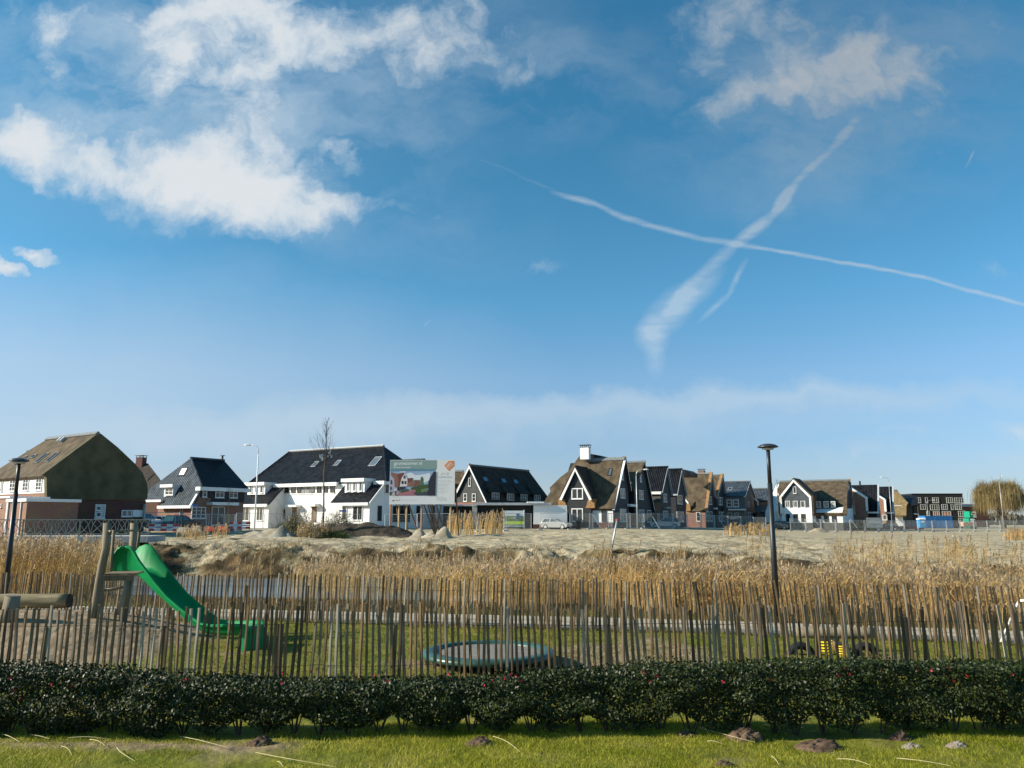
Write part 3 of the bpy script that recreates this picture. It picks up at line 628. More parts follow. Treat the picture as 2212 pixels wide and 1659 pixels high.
for p0, p1 in (((1340, 790), (1620, 735)), ((1830, 775), (2090, 705))):
    a0, b0 = Fm.hit(W_(*p0)); a1, b1 = Fm.hit(W_(*p1)); f = MB(); f.box(Fm, a0, a1, b0, b1, 0, .9); H.part('door_canopy', f, M_trim)
window(H, F, B_(1150, 1275), B_(1262, 1103), 2, 1, c=.02); window(H, F, B_(1345, 1272), B_(1432, 1105), 2, 1, c=.02)
window(H, F, C_(665, 1268), C_(795, 1088), 2, 1, c=.02); window(H, F, C_(530, 1268), C_(595, 1088), 1, 1, c=.02)
window(H, S, C_(978, 1270), C_(1032, 1085), 1, 1, c=.02, fm=M_dframe); window(H, S, C_(1070, 930), C_(1125, 775), 1, 1, c=.02)
for x0, x1 in ((1170, 1240), (1250, 1390), (1470, 1515), (1660, 1700)): window(H, S, C_(x0, 1285), C_(x1, 1085), 1, 1, c=.02, fm=M_dframe, name='door' if x1 - x0 > 100 else 'window')
def dormer(fn, xL, xR, yt, yb_, wins, n=3):
    d0 = (sl.p(*sl.hit(fn(xL + 10, yb_))) - H.O).dot(H.m) - .15; P = H.F(d0)
    x0, y0 = P.hit(fn(xL, yb_)); x1, y1 = P.hit(fn(xR, yt))
    f = MB(); f.box(P, x0, x1, y0, y1, -(dm_ - d0) - 1.2, 0); o = H.part('dormer', f, M_trim)
    f = MB(); f.box(P, x0 - .35, x1 + .2, y1 + .002, y1 + .42, -(dm_ - d0) - 1.2, .4); f.build('dormer_roof', M_trim, o)
    for a, b, c, e in wins:
        w = window(H, P, fn(a, c), fn(b, e), 1, 1, c=.01, gm=M_glassc if n == 4 else M_glass); w.parent = o; w.name = 'dormer_window'
dormer(B_, 1230, 1457, 825, 945, [(1262, 1296, 922, 832), (1325, 1362, 922, 832), (1392, 1432, 922, 832)])
dormer(C_, 565, 818, 778, 918, [(590, 636, 902, 785), (668, 712, 902, 785), (748, 792, 902, 785)], 4)
for fn, p0, p1 in ((B_, (2035, 590), (2110, 525)), (C_, (138, 592), (205, 525)), (C_, (420, 578), (492, 510)), (C_, (865, 582), (982, 468))):
    a0, s0 = sl.hit(fn(*p0)); a1, s1 = sl.hit(fn(*p1)); w_ = 1.15 if p0[0] == 865 else .75
    window(H, sl, rect=(a0, s0, a0 + w_, s1), cols=1, fm=M_zinc, gm=M_sky, name='skylight')
# ---- low dark roof peeping out behind the terrace
H = House('tiled_house', 'small dark flat-topped roof peeping over the billboard behind the white terrace', C_(1400, 0)[0], 125, TH)
z1 = at(400, 456.5, 125).z
H.part('roof', hiproof(H, -9, 1.2, 0, 8, z1 - 3.5, z1, -6.5, -.6, 4), M_tD)
f = MB(); H.box(f, -8.6, .8, .4, 7.6, H.g - 1, z1 - 3.52); H.part('wall', f, M_brickd)

# ---- dark thatched house with white barge boards
H = House('thatched_house', 'dark thatched house with white-edged grey gable, right of the billboard', D_(762, 0)[0], 112, TH - 2, g=1.65)
F = H.F(0); S = H.S(0)
a1, zb = F.hit(D_(765, 1118)); aA, zr = F.hit(D_(495, 545)); aL = 2 * aA - a1; z_l = zb
f = MB(); f.prism(F, [(aL + .3, H.g - 1), (a1 - .3, H.g - 1), (a1 - .3, zb), (aA, zr - .35), (aL + .3, zb)], -.5, -.25); H.part('gable_wall', f, M_boardg)
f = MB(); f.box(F, aL + .3, a1 - .3, zb - .35, zb + .05, -.26, -.18); H.part('brick_band', f, M_brick)
zE = S.hit(D_(770, 1115))[1]; dL = H.S(aA).hit(D_(1410, 620))[0]; sp = H.slS(a1, zb, aA, zr); Lr = math.hypot(a1 - aA, zr - zb)
f = MB(); f.prism(sp, [(0, 0), (dL + 2.5, 0), (dL, Lr), (0, Lr)], -.35, 0)
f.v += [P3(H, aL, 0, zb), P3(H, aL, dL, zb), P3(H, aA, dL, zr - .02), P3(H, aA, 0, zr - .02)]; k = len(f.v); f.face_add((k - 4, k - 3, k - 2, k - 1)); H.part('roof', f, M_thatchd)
f = MB(); f.tube([P3(H, aA, 0, zr + .05), P3(H, aA, dL, zr + .05)], .16, 6); H.part('ridge_tiles', f, M_ridge)
def barge(H, F, pts, w=.38, c0=-.05, c1=.12, m=None, edge=True):
    f = MB()
    for (p, q) in zip(pts[:-1], pts[1:]):
        f.prism(F, [(p[0], p[1] - w), (q[0], q[1] - w), (q[0], q[1] - .02), (p[0], p[1] - .02)], c0, c1)
    o = H.part('barge_board', f, m or M_trim)
    if edge:
        e = MB()
        for (p, q) in zip(pts[:-1], pts[1:]): e.prism(F, [(p[0], p[1]), (q[0], q[1]), (q[0], q[1] + .28), (p[0], p[1] + .28)], c0 - .2, c1 - .04)
        H.part('thatch_edge', e, M_edge)
lpt = F.hit(D_(285, 975))
barge(H, F, [lpt, (aA, zr)]); barge(H, F, [(aA, zr), (a1, zb)], edge=False)
f = MB(); H.box(f, aL + .5, a1 - .35, -.2 + .5, dL + 1.5, H.g - 1, zb + .1); H.part('wall', f, M_brickd)
window(H, F, D_(480, 868), D_(515, 740), 1, 1, c=-.24); window(H, F, D_(403, 1103), D_(460, 980), 1, 2, c=-.24); window(H, F, D_(535, 1103), D_(592, 980), 1, 2, c=-.24)
for x0, x1, y0, y1 in ((680, 752, 715, 795), (963, 1028, 740, 815), (1150, 1218, 757, 828)):
    c0, s0 = sp.hit(D_(x0 + 40, y1)); c1, s1 = sp.hit(D_(x0, y0)); window(H, sp, rect=(c0, s0, c0 + 1.3, s1), cols=1, fm=M_dframe, gm=mat('blue_skylight', (.12, .20, .28), rough=.1, spec=.8), name='skylight')
for x0, x1, y0, y1 in ((835, 948, 970, 1080), (1068, 1175, 985, 1085), (1280, 1382, 995, 1095), (1487, 1585, 1003, 1098)):
    Sd = H.S(a1 - .35); c0, b0 = Sd.hit(D_(x0, y1)); c1, b1 = Sd.hit(D_(x1, y0))
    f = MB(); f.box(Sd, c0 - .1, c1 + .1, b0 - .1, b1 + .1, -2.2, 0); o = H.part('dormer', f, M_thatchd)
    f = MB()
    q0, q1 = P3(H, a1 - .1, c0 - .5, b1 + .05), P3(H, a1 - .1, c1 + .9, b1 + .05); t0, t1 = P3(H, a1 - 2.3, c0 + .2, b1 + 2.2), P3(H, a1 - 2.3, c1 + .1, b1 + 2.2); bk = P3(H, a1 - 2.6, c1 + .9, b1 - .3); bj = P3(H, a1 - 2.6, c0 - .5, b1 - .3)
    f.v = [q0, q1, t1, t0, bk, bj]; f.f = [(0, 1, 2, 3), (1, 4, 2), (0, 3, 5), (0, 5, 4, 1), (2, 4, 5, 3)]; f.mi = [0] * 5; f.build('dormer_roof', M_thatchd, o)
    w = window(H, Sd, rect=(c0, b0, c1, b1), cols=3, rows=2, c=.02, gm=M_glassc); w.parent = o; w.name = 'dormer_window'
# ---- the carport that runs along it
H = House('carport', 'dark carport with a long pale fascia below the dark thatched house', D_(612, 0)[0], 103, 0, cat='carport')
F = H.F(0); aR = F.hit(D_(1480, 1200))[0]; zt = F.hit(D_(700, 1160))[1]; zt2 = F.hit(D_(700, 1122))[1]; aL = F.hit(D_(60, 1200))[0]; am = 0
f = MB(); f.box(F, am, aR, H.g - 1, zt, -5, -.6); H.part('wall', f, mat('black_boards', (.012, .013, .014), (.022, .023, .024), rough=.7))
f = MB(); f.box(F, am - .35, aR + 2.3, zt, zt2, -5, .25); H.part('roof', f, M_zinc)
f = MB(); a0, b0 = F.hit(D_(1385, 1130)); a1_, b1 = F.hit(D_(1645, 1108)); f.box(F, a0, a1_, b0, b1 + .02, -4, .32); H.part('white_fascia', f, M_trim)
f = MB(); f.box(F, aL, am - .4, zt - .12, zt2 - .25, -5, 0); H.part('side_roof', f, M_zinc)
f = MB(); f.box(F, aL, am - .7, H.g - 1, zt - .13, -4, -2.6); H.part('side_wall', f, M_boardg)
f = MB(); f.box(F, am - .65, am - .02, H.g - 1, zt - .13, -1, .1); f.box(F, am - .5, am - .1, zt - .15, zt + .0, -.2, .3); H.part('pier', f, M_conc)
f = MB(); a2 = F.hit(D_(1760, 1300))[0]; f.box(F, aR + .01, a2 + 2.0, H.g + .55, zt - .02, -2, .02); H.part('white_wall', f, M_white)
f = MB(); f.box(F, aR + .01, a2 + 2.0, H.g - 1, H.g + .55, -2, .0); H.part('plinth', f, M_brickd)
# ---- brown thatched roof behind
H = House('thatched_house', 'brown thatched roof between the billboard and the white-edged gable', D_(380, 0)[0], 128, -20)
sl = H.slF(0, at(440, 500, 128).z, 5, at(440, 471.5, 131).z)
f = MB(); f.prism(sl, [sl.hit(D_(*q)) for q in ((230, 648), (402, 640), (385, 1140), (230, 1140))], -.4, 0); H.part('roof', f, M_thatch)
f = MB(); t0 = sl.hit(D_(230, 648)); t1 = sl.hit(D_(402, 640)); f.box(sl, t0[0], t1[0], t0[1] - .1, t0[1] + .35, -.1, .12); H.part('ridge_cap', f, M_ridge)
f = MB(); H.box(f, t0[0], t1[0], .8, 8, H.g - 1, at(440, 500, 128).z); H.part('wall', f, M_brickd)

# ---- central thatched house with white chimney
H = House('thatched_house', 'large brown thatched house with a white chimney and a black gable dormer', E_(1222, 0)[0], 106, TH + 6, g=1.6)
F = H.F(0); S = H.S(0)
z0 = F.hit(E_(1000, 1085), .3)[1]; d1, z1 = S.hit(E_(1368, 385))
sl = H.slF(-.35, z0 + .02, d1, z1)
h = lambda x, y: sl.hit(E_(x, y))
f = MB(); f.prism(sl, [h(*q) for q in ((230, 1075), (340, 1088), (540, 1085), (900, 1085), (1232, 1088), (1262, 900), (1352, 400), (1080, 408), (850, 425), (830, 330), (778, 322), (610, 560), (480, 660), (338, 800), (352, 850), (290, 945))], -.4, 0); H.part('roof', f, M_thatch)
e0 = h(850, 412); e1 = h(1360, 388)
f = MB(); f.prism(sl, [(e0[0], e1[1] - .5), (e1[0] + .2, e1[1] - .45), (e1[0] + .2, e1[1] + .1), (e0[0], e1[1] + .1)], -.1, .12); H.part('ridge_cap', f, M_ridge)
# end wall: two gables with a recess between them
d2, z2 = S.hit(E_(1630, 440)); dE, zE = S.hit(E_(1765, 1105)); dv, zv = S.hit(E_(1440, 822)); dv2, zv2 = S.hit(E_(1500, 760)); dF = 0.1
f = MB(); f.prism(S, [(dF, H.g - 1), (dv - .4, H.g - 1), (dv - .4, zv + .05), (d1, z1 - .5), (dF, z0 + .1)], -8, -.02)
f.prism(S, [(dv - .4, H.g - 1), (dv2 + .3, H.g - 1), (dv2 + .3, zv), (dv - .4, zv)], -8, -1.2)
f.prism(S, [(dv2 + .3, H.g - 1), (dE - .2, H.g - 1), (dE - .2, zE), (d2, z2 - .5), (dv2 + .3, zv + .05)], -8, -.02); H.part('wall', f, M_boardS)
f = MB(); aw = F.hit(E_(545, 1200))[0]; aw2 = F.hit(E_(915, 1200))[0]
zpl = F.hit(E_(1000, 1278))[1]
f.box(F, aw2, -.04, zpl, z0 + .2, -2, 0); f.box(F, F.hit(E_(125, 1200))[0], aw, zpl, z0 + .2, -2, 0); H.part('front_wall', f, M_white)
f = MB(); f.box(F, F.hit(E_(125, 1300))[0], -.04, H.g - 1, zpl, -2, -.02); H.part('plinth', f, M_brickd)
# rear half: second roof
sr1 = H.slS(.0, 0, -1, 1)
f = MB()
for (da, za, db, zb_) in ((dv, zv, d1, z1), (dE, zE, d2, z2)):
    aw_ = h(860, 412)[0] if db == d1 else -4.5; q = [P3(H, .35, da, za), P3(H, aw_, da, za), P3(H, aw_, db, zb_), P3(H, .35, db, zb_)]; dn = Vector((0, 0, -.35)); f = MB(); k = 0; f.v += q + [t + dn for t in q]
    for idx in ((0, 1, 2, 3), (4, 5, 6, 7), (0, 3, 7, 4), (0, 1, 5, 4), (2, 3, 7, 6)): f.face_add(tuple(k + t for t in idx))
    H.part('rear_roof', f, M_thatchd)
s2 = H.slF(dv2, zv2, d2, z2); L2 = math.hypot(d2 - dv2, z2 - zv2)
f = MB(); f.prism(s2, [(-4.5, -1.2), (.3, -1.2), (.3, L2), (-4.5, L2)], -.35, 0); H.part('second_roof', f, M_thatch)
f = MB(); f.box(s2, -4.5, .45, L2 - .4, L2 + .12, -.1, .14); H.part('second_ridge_cap', f, M_ridge)
barge(H, S, [(d1, z1 - .05), (dv, zv)], w=.3, c0=.0, c1=.36); barge(H, S, [(d2, z2 - .05), (dE, zE)], w=.3, c0=.0, c1=.36)
barge(H, S, [(-.3, z0), (d1, z1 - .05)], w=.2, c0=.0, c1=.3, edge=False); barge(H, S, [(dv2, zv2), (d2, z2 - .05)], w=.2, c0=.0, c1=.3, edge=False)
for x0, x1, y0, y1, n, r in ((1330, 1355, 578, 688, 1, 1), (1587, 1608, 612, 718, 1, 1), (1315, 1378, 812, 940, 2, 2), (1575, 1632, 835, 957, 2, 2), (1312, 1393, 1092, 1265, 2, 2), (1572, 1645, 1103, 1268, 2, 2), (1690, 1740, 1110, 1275, 1, 1)):
    window(H, S, E_(x0, y1), E_(x1, y0), n, r, c=.01, gm=M_glassc if y0 > 800 else M_glass)
f = MB(); a0, b0 = S.hit(E_(1415, 1058)); a1, b1 = S.hit(E_(1512, 1030)); f.box(S, a0, a1, b0, b1, -1.2, .5); H.part('door_canopy', f, M_trim)
# skylight
a0, s0 = h(1140, 632); a1, s1 = h(1210, 530); window(H, sl, rect=(a0, s0, a1, s1), cols=1, fm=M_dframe, gm=M_sky, name='skylight')
# gable dormer, standing just proud of the front wall
FD = H.F(-.55)
ap = FD.hit(E_(705, 520)); lf = FD.hit(E_(490, 950)); rf = FD.hit(E_(935, 950)); x0 = FD.hit(E_(542, 1000))[0]; x1 = FD.hit(E_(912, 1000))[0]
f = MB(); f.prism(FD, [(x0, H.g - .6), (x1, H.g - .6), (x1, rf[1] + .1), (ap[0], ap[1] - .4), (x0, lf[1] + .1)], -5, 0); gd = H.part('gable_dormer', f, M_board)
dz = 4.6
f = MB()
for foot, sgn in ((lf, -1), (rf, 1)):
    q = [FD.p(foot[0], foot[1], .35), FD.p(ap[0], ap[1], .35), FD.p(ap[0], ap[1], -dz), FD.p(foot[0], foot[1], -dz + 1)]
    n_ = Vector((0, 0, .32)); k = len(f.v); f.v += q + [t + n_ for t in q]
    for idx in ((0, 1, 2, 3), (4, 5, 6, 7), (0, 1, 5, 4), (1, 2, 6, 5), (2, 3, 7, 6), (3, 0, 4, 7)): f.face_add(tuple(k + t for t in idx))
f.build('dormer_roof', M_thatchd, gd)
f = MB()
for foot in (lf, rf): f.prism(FD, [(foot[0], foot[1] - .1), (foot[0] + (.3 if foot is lf else -.3), foot[1] - .25), (ap[0], ap[1] - .42), (ap[0], ap[1] - .02)], .25, .42)
f.build('barge_board', M_trim, gd)
for foot, sg in ((lf, -1), (rf, 1)):   # thatch cheeks curling below the dormer feet
    f = MB(); xx = sorted((foot[0] - sg * .55, foot[0] + sg * .25)); xb = sorted((foot[0] - sg * .85 if 0 else foot[0] - sg * .55, foot[0] + sg * .75))
    f.prism(FD, [(xx[0], foot[1] - .02), (xx[1], foot[1] - .02), (xx[1] + (.45 if sg < 0 else .05), z0 + .05), (xx[0] - (.05 if sg < 0 else .45), z0 + .05)], -1.2, .12); f.build('thatch_cheek', M_edge, gd)
for y0, y1 in ((803, 957), (1083, 1268)):
    w = window(H, FD, E_(645, y1), E_(802, y0), 2, 1, c=.02, t=.13); w.parent = gd; w.name = 'dormer_window'
window(H, F, E_(1062, 1262), E_(1128, 1093), 1, 1, c=.02, fm=M_dframe)
f5 = H.F(d1 * .8); a0, b0 = f5.hit(E_(772, 350)); a1, b1 = f5.hit(E_(888, 240)); chimney(H, f5, a0, a1, b0 - .6, b1, .9, .3, M_white)
f = MB(); t = [f5.hit(E_(*q), -1.5) for q in ((862, 345), (900, 328), (1050, 355), (1075, 385), (1070, 430), (862, 430))]; f.prism(f5, t, -6, -1.5); H.part('back_roof', f, M_tD)

# ---- generic pair houses: front slope (lit) + right-hand gable
def gabled(name, label, u, D, th, fn, eave, ridge, foot, mf, mwall, mgab, ridgeL=None, wins_s=(), wins_f=(), slope_pts=None, group=None, ridge_m=None, verge_m=None, edge=False, frontw=True, depth=None):
    H = House(name, label, u, D, th, group=group); F = H.F(0); S = H.S(0)
    z0 = F.hit(fn(*eave), .3)[1]; d1, z1 = S.hit(fn(*ridge)); df, zf_ = S.hit(fn(*foot))
    sl = H.slF(-.3, z0, d1, z1); Ls = math.hypot(d1 + .3, z1 - z0)
    aL = sl.hit(fn(*ridgeL))[0] if ridgeL else -9
    pts = [sl.hit(fn(*q)) for q in slope_pts] if slope_pts else [(aL, 0), (.3, 0), (.3, Ls), (aL, Ls)]
    f = MB(); f.prism(sl, pts, -.25, 0); H.part('roof', f, mf)
    f = MB(); q = [P3(H, .3, df, zf_), P3(H, aL, df, zf_), P3(H, aL, d1, z1), P3(H, .3, d1, z1)]; dn = Vector((0, 0, -.25)); f.v += q + [t + dn for t in q]
    for idx in ((0, 1, 2, 3), (4, 5, 6, 7), (0, 3, 7, 4), (0, 1, 5, 4)): f.face_add(idx)
    H.part('rear_roof', f, mf)
    f = MB(); f.box(sl, aL, .42, Ls - .22, Ls + .1, -.1, .12); H.part('ridge_tiles', f, ridge_m or M_ridge)
    f = MB(); f.prism(S, [(.05, H.g - 1), (df - .15, H.g - 1), (df - .15, zf_), (d1, z1 - .4), (.05, z0 + .02)], aL + .3, 0); H.part('wall', f, mgab)
    if frontw:
        f = MB(); f.box(F, aL + .4, -.03, H.g - 1, z0, -.2, .03); H.part('front_wall', f, mwall)
    barge(H, S, [(-.3, z0 + .02), (d1, z1)], w=.26, c0=.02, c1=.36, m=verge_m or M_zinc, edge=edge)
    barge(H, S, [(d1, z1), (df, zf_)], w=.26, c0=.02, c1=.36, m=verge_m or M_zinc, edge=edge)
    for (x0, x1, y0, y1, n, r) in wins_s: window(H, S, fn(x0, y1), fn(x1, y0), n, r, c=.01, gm=M_glassc)
    for (x0, x1, y0, y1, n, r) in wins_f: window(H, F, fn(x0, y1), fn(x1, y0), n, r, c=.04)
    H.sl = sl; H.Ls = Ls; H.d1 = d1; H.z1 = z1; H.z0 = z0; H.aL = aL
    return H
H = gabled('tiled_house', 'black tiled gabled house with a white gutter, right beside the brown thatched house', F_(165, 0)[0], 124, TH + 4, F_, (90, 850), (218, 510), (290, 890), M_tA, M_brick, M_boardS, ridgeL=(-60, 510),
           wins_s=((186, 228, 885, 995, 1, 2), (183, 243, 1118, 1260, 2, 2)), ridge_m=M_tA)
gutter(H, H.F(0), H.F(0).hit(F_(-30, 865))[0], .1, H.z0 - .42, H.z0 - .02, .0, .45)
F0 = H.F(0); a0, b0 = F0.hit(F_(5, 1005)); a1, b1 = F0.hit(F_(150, 905)); f = MB(); f.box(F0, a0, a1, b0, b1, .03, .08); H.part('board_panel', f, mat('olive_panel', (.07, .072, .06), rough=.6))
S0 = H.S(0); a0, b0 = S0.hit(F_(188, 1085)); a1, b1 = S0.hit(F_(235, 1068)); f = MB(); f.box(S0, a0, a1, b0, b1, 0, .6); H.part('door_canopy', f, M_conc)
H = gabled('tiled_house', 'second black tiled gabled house, set back between the black roof and the thatched pair', F_(372, 0)[0], 133, TH + 4, F_, (330, 885), (415, 540), (492, 900), M_tA, M_boardS, M_boardS, ridgeL=(215, 545),
           wins_s=((375, 443, 905, 1022, 2, 2), (372, 466, 1130, 1272, 3, 2)), ridge_m=M_tA)
gutter(H, H.F(0), -5, .1, H.z0 - .25, H.z0, .0, .3, M_zinc)
f = MB(); q = H.F(H.d1 + 2); t = [q.hit(F_(*p)) for p in ((370, 540), (420, 538), (500, 552), (560, 592), (560, 640), (370, 640))]; f.prism(q, t, -5, 0); H.part('back_roof', f, M_tD)
H = gabled('thatched_house', 'golden brown thatched house with a brick chimney, right of the black tiled houses', F_(780, 0)[0], 140, TH + 4, F_, (640, 1120), (838, 598), (886, 915), M_thatch, M_brick, M_boardS, ridgeL=(438, 600),
           wins_s=((803, 848, 920, 1028, 2, 2), (780, 808, 1125, 1262, 1, 2), (826, 856, 1128, 1262, 1, 2)), wins_f=((645, 695, 1135, 1262, 1, 2),),
           slope_pts=((500, 1115), (545, 1122), (770, 1122), (800, 915), (838, 606), (438, 608), (455, 700), (470, 905), (545, 1015)), edge=True)
q = H.F(H.d1 + .3); a0, b0 = q.hit(F_(665, 620)); a1, b1 = q.hit(F_(745, 565)); chimney(H, q, a0, a1, b0, b1, 1.0, 0, M_brick)
f = MB(); F0 = H.F(-.3); t = [F0.hit(F_(*p)) for p in ((462, 905), (540, 1012), (525, 1022), (462, 950))]; f.prism(F0, t, 0, .15); H.part('left_barge_board', f, M_trim)
f = MB(); t = [F0.hit(F_(*p)) for p in ((510, 1020), (545, 1015), (560, 1050), (560, 1122), (500, 1118))]; f.prism(F0, t, -.2, .1); H.part('thatch_cheek', f, M_edge)
H = gabled('thatched_house', 'narrow thatched gable with long white verge, right of the chimneyed thatched house', F_(925, 0)[0], 146, TH + 4, F_, (905, 930), (990, 622), (1070, 1130), M_thatch, M_brickd, M_boardS, ridgeL=(850, 625),
           wins_s=((950, 996, 932, 1036, 2, 2), (958, 988, 1130, 1262, 1, 2), (1002, 1030, 1132, 1262, 1, 2)), edge=True)
S0 = H.S(0); a0, b0 = S0.hit(F_(955, 1000)); f = MB(); q = H.F(-.6); a0, b0 = q.hit(F_(870, 1098)); a1, b1 = q.hit(F_(926, 1075)); f.box(q, a0, a1, b0, b1, -.5, .4); H.part('door_canopy', f, M_trim)
# brown brick house with a ribbed front and two framed windows
H = gabled('tiled_house', 'brown brick house with ribbed upper front and two white square windows', F_(1312, 0)[0], 150, TH + 8, F_, (1200, 912), (1362, 710), (1445, 940), M_slA, M_brickb, M_brickb, ridgeL=(985, 712),
           wins_s=((1358, 1370, 985, 1060, 1, 1), (1365, 1380, 1140, 1285, 1, 1), (1396, 1410, 1145, 1290, 1, 1)))
F0 = H.F(0); a0, b0 = F0.hit(F_(1055, 1088)); a1, b1 = F0.hit(F_(1312, 915))
f = MB(); f.box(F0, a0, a1, b0, b1, .03, .12)
for k in range(26): x = a0 + (a1 - a0) * (k + .5) / 26; f.box(F0, x - .04, x + .04, b0 + .01, b1 - .01, .12, .17)
H.part('ribbed_cladding', f, mat('ribbed_metal', (.11, .11, .112), (.17, .17, .17), scale=2, rough=.5))
f = MB(); a2, b2 = F0.hit(F_(1085, 1112)); a3, b3 = F0.hit(F_(1322, 1090)); f.box(F0, a2, a3, b2, b3, .03, .45); H.part('fascia', f, M_trim)
for x0, x1 in ((1062, 1132), (1150, 1226)): window(H, F0, F_(x0, 1066), F_(x1, 960), 1, 2, c=.18, t=.2)
for x0, x1 in ((1078, 1132), (1172, 1224)): window(H, F0, F_(x0, 1226), F_(x1, 1145), 1, 2, c=.04)
a0, s0 = H.sl.hit(F_(1072, 832)); a1, s1 = H.sl.hit(F_(1142, 795)); window(H, H.sl, rect=(a0, s0, a1, s1), cols=1, fm=M_zinc, gm=M_glass, name='skylight')
# small dark house and its brick garage
H = gabled('tiled_house', 'low dark tiled house just left of the tall black lamp post', F_(1640, 0)[0], 165, TH + 8, F_, (1560, 975), (1645, 808), (1735, 1010), M_slA, M_brickb, M_brickb, ridgeL=(1405, 808))
F0 = H.F(0); f = MB(); t = [F0.hit(F_(*p)) for p in ((1437, 945), (1460, 942), (1505, 990), (1505, 1042), (1488, 1040), (1488, 1000), (1455, 965))]; f.prism(F0, t, .5, .8); H.part('verge_board', f, M_trim)
H = House('brick_garage', 'long low brick garage with dark sloping roof just left of the black lamp post', F_(1745, 0)[0], 158, -10, cat='garage')
F0 = H.F(0); a0, b0 = F0.hit(F_(1475, 1140)); sl = H.slF(-.2, b0, 2.5, F0.hit(F_(1500, 1045))[1])
f = MB(); f.box(F0, a0, 0, H.g - 1, b0, -5, 0); H.part('wall', f, M_brickb)
f = MB(); f.prism(sl, [(a0 - .2, 0), (.1, 0), (.1, 3.2), (a0 + .3, 3.2)], -.2, 0); H.part('roof', f, M_slA)
# thatch behind the white thatched house
H = House('thatched_house', 'thatched roof edge between the lamp post and the white thatched house', G_(215, 0)[0], 175, -15)
sl = H.slF(0, at(812, 500, 175).z, 4, at(812, 490.3, 178).z); f = MB(); f.prism(sl, [sl.hit(G_(*q)) for q in ((-30, 845), (215, 840), (240, 1160), (190, 1155), (180, 985), (140, 950), (90, 930), (-30, 920))], -.4, 0); H.part('roof', f, M_thatch)
f = MB(); t0 = sl.hit(G_(130, 845)); t1 = sl.hit(G_(215, 840)); f.box(sl, t0[0], t1[0], t0[1] - .1, t0[1] + .3, -.1, .15); H.part('ridge_cap', f, M_ridge)
f = MB(); t0 = sl.hit(G_(60, 845)); H.box(f, t0[0], -.5, 2.5, 8, H.g - 1, at(812, 497, 175).z); H.part('wall', f, M_brickb)
# ---- white thatched house on the right
H = House('thatched_house', 'white plastered thatched house with a dark grey gable, right of the black lamp post', G_(1112, 0)[0], 148, TH)
F = H.F(0); S = H.S(0)
z0 = F.hit(G_(900, 1158), .3)[1]; d1, z1 = S.hit(G_(1192, 695)); sl = H.slF(-.35, z0, d1, z1); h = lambda x, y: sl.hit(G_(x, y))
f = MB(); f.prism(sl, [h(*q) for q in ((700, 1158), (1168, 1160), (1170, 915), (1190, 698), (240, 712), (205, 830), (235, 930))], -.4, 0); H.part('roof', f, M_thatch)
e0 = h(240, 700); e1 = h(1190, 690); f = MB(); f.box(sl, e0[0], e1[0] + .2, e1[1] - .35, e1[1] - .12, -.1, .12)
n_ = 44
for k in range(n_): x = e0[0] + (e1[0] - e0[0]) * (k + .2) / n_; f.box(sl, x, x + (e1[0] - e0[0]) / n_ * .55, e1[1] - .12, e1[1] + .3, -.1, .12)
H.part('ridge_tiles', f, M_ridge)
de, ze_ = S.hit(G_(1255, 1150)); 
f = MB(); q = [P3(H, .35, de, ze_), P3(H, e0[0], de, ze_), P3(H, e0[0], d1, z1), P3(H, .35, d1, z1)]; dn = Vector((0, 0, -.3)); f.v += q + [t + dn for t in q]
for idx in ((0, 1, 2, 3), (4, 5, 6, 7), (0, 3, 7, 4)): f.face_add(idx)
H.part('rear_roof', f, M_thatchd)
zw = F.hit(G_(900, 1282))[1]
f = MB(); f.prism(S, [(0, zw), (de - .2, zw), (de - .2, ze_ + .3), (d1, z1 - .5), (0, z0 + .3)], -14, 0); H.part('wall', f, M_white)
f = MB(); f.box(F, -16, .02, H.g - 1, zw, -3, .02); H.part('plinth', f, mat('dark_plinth', (.05, .05, .045), (.09, .085, .075), scale=2, rough=.9))
f = MB(); t = [S.hit(G_(*p)) for p in ((1172, 1085), (1172, 905), (1195, 800), (1235, 950), (1235, 1085))]; f.prism(S, t, .0, .03); H.part('grey_gable', f, M_boardS)
barge(H, S, [(d1, z1), (de, ze_)], w=.3, c0=.05, c1=.4, edge=True)
FD = H.F(-1.3); ap = FD.hit(G_(432, 682)); zs = FD.hit(G_(300, 1075))[1]
aL_, bL_ = FD.hit(G_(238, 915)); aR_, bR_ = FD.hit(G_(678, 915))
f = MB(); f.prism(FD, [(aL_ + .2, zs), (aR_ - .2, zs), (aR_ - .2, bR_), (ap[0], ap[1] - .3), (aL_ + .2, bL_)], -6, 0); gd = H.part('gable', f, mat('slate_blue_boards', (.045, .052, .058), (.07, .08, .09), scale=2, rough=.6))
f = MB(); f.box(FD, aL_ + .2, aR_ - .1, zw, zs, -6, .03); H.part('gable_wall', f, M_white)
f = MB(); f.box(FD, aL_ + .2, aR_ - .1, H.g - 1, zw, -6, .01); H.part('gable_plinth', f, MATS['dark_plinth'])
f = MB()
for aa, bb, sg in ((aL_, bL_, -1), (aR_, bR_, 1)):
    q = [FD.p(aa, bb, .35), FD.p(ap[0], ap[1], .35), FD.p(ap[0], ap[1], -6), FD.p(aa, bb, -6)]; n2 = Vector((0, 0, .3)); k = len(f.v); f.v += q + [t + n2 for t in q]
    for idx in ((0, 1, 2, 3), (4, 5, 6, 7), (0, 1, 5, 4), (1, 2, 6, 5), (2, 3, 7, 6), (3, 0, 4, 7)): f.face_add(tuple(k + t for t in idx))
    xs2 = sorted((aa, aa + sg * .32)); f.box(FD, xs2[0], xs2[1], z0 - .1, bb + .15, -5, .3)
f.build('gable_roof', M_thatch, gd)
f = MB()
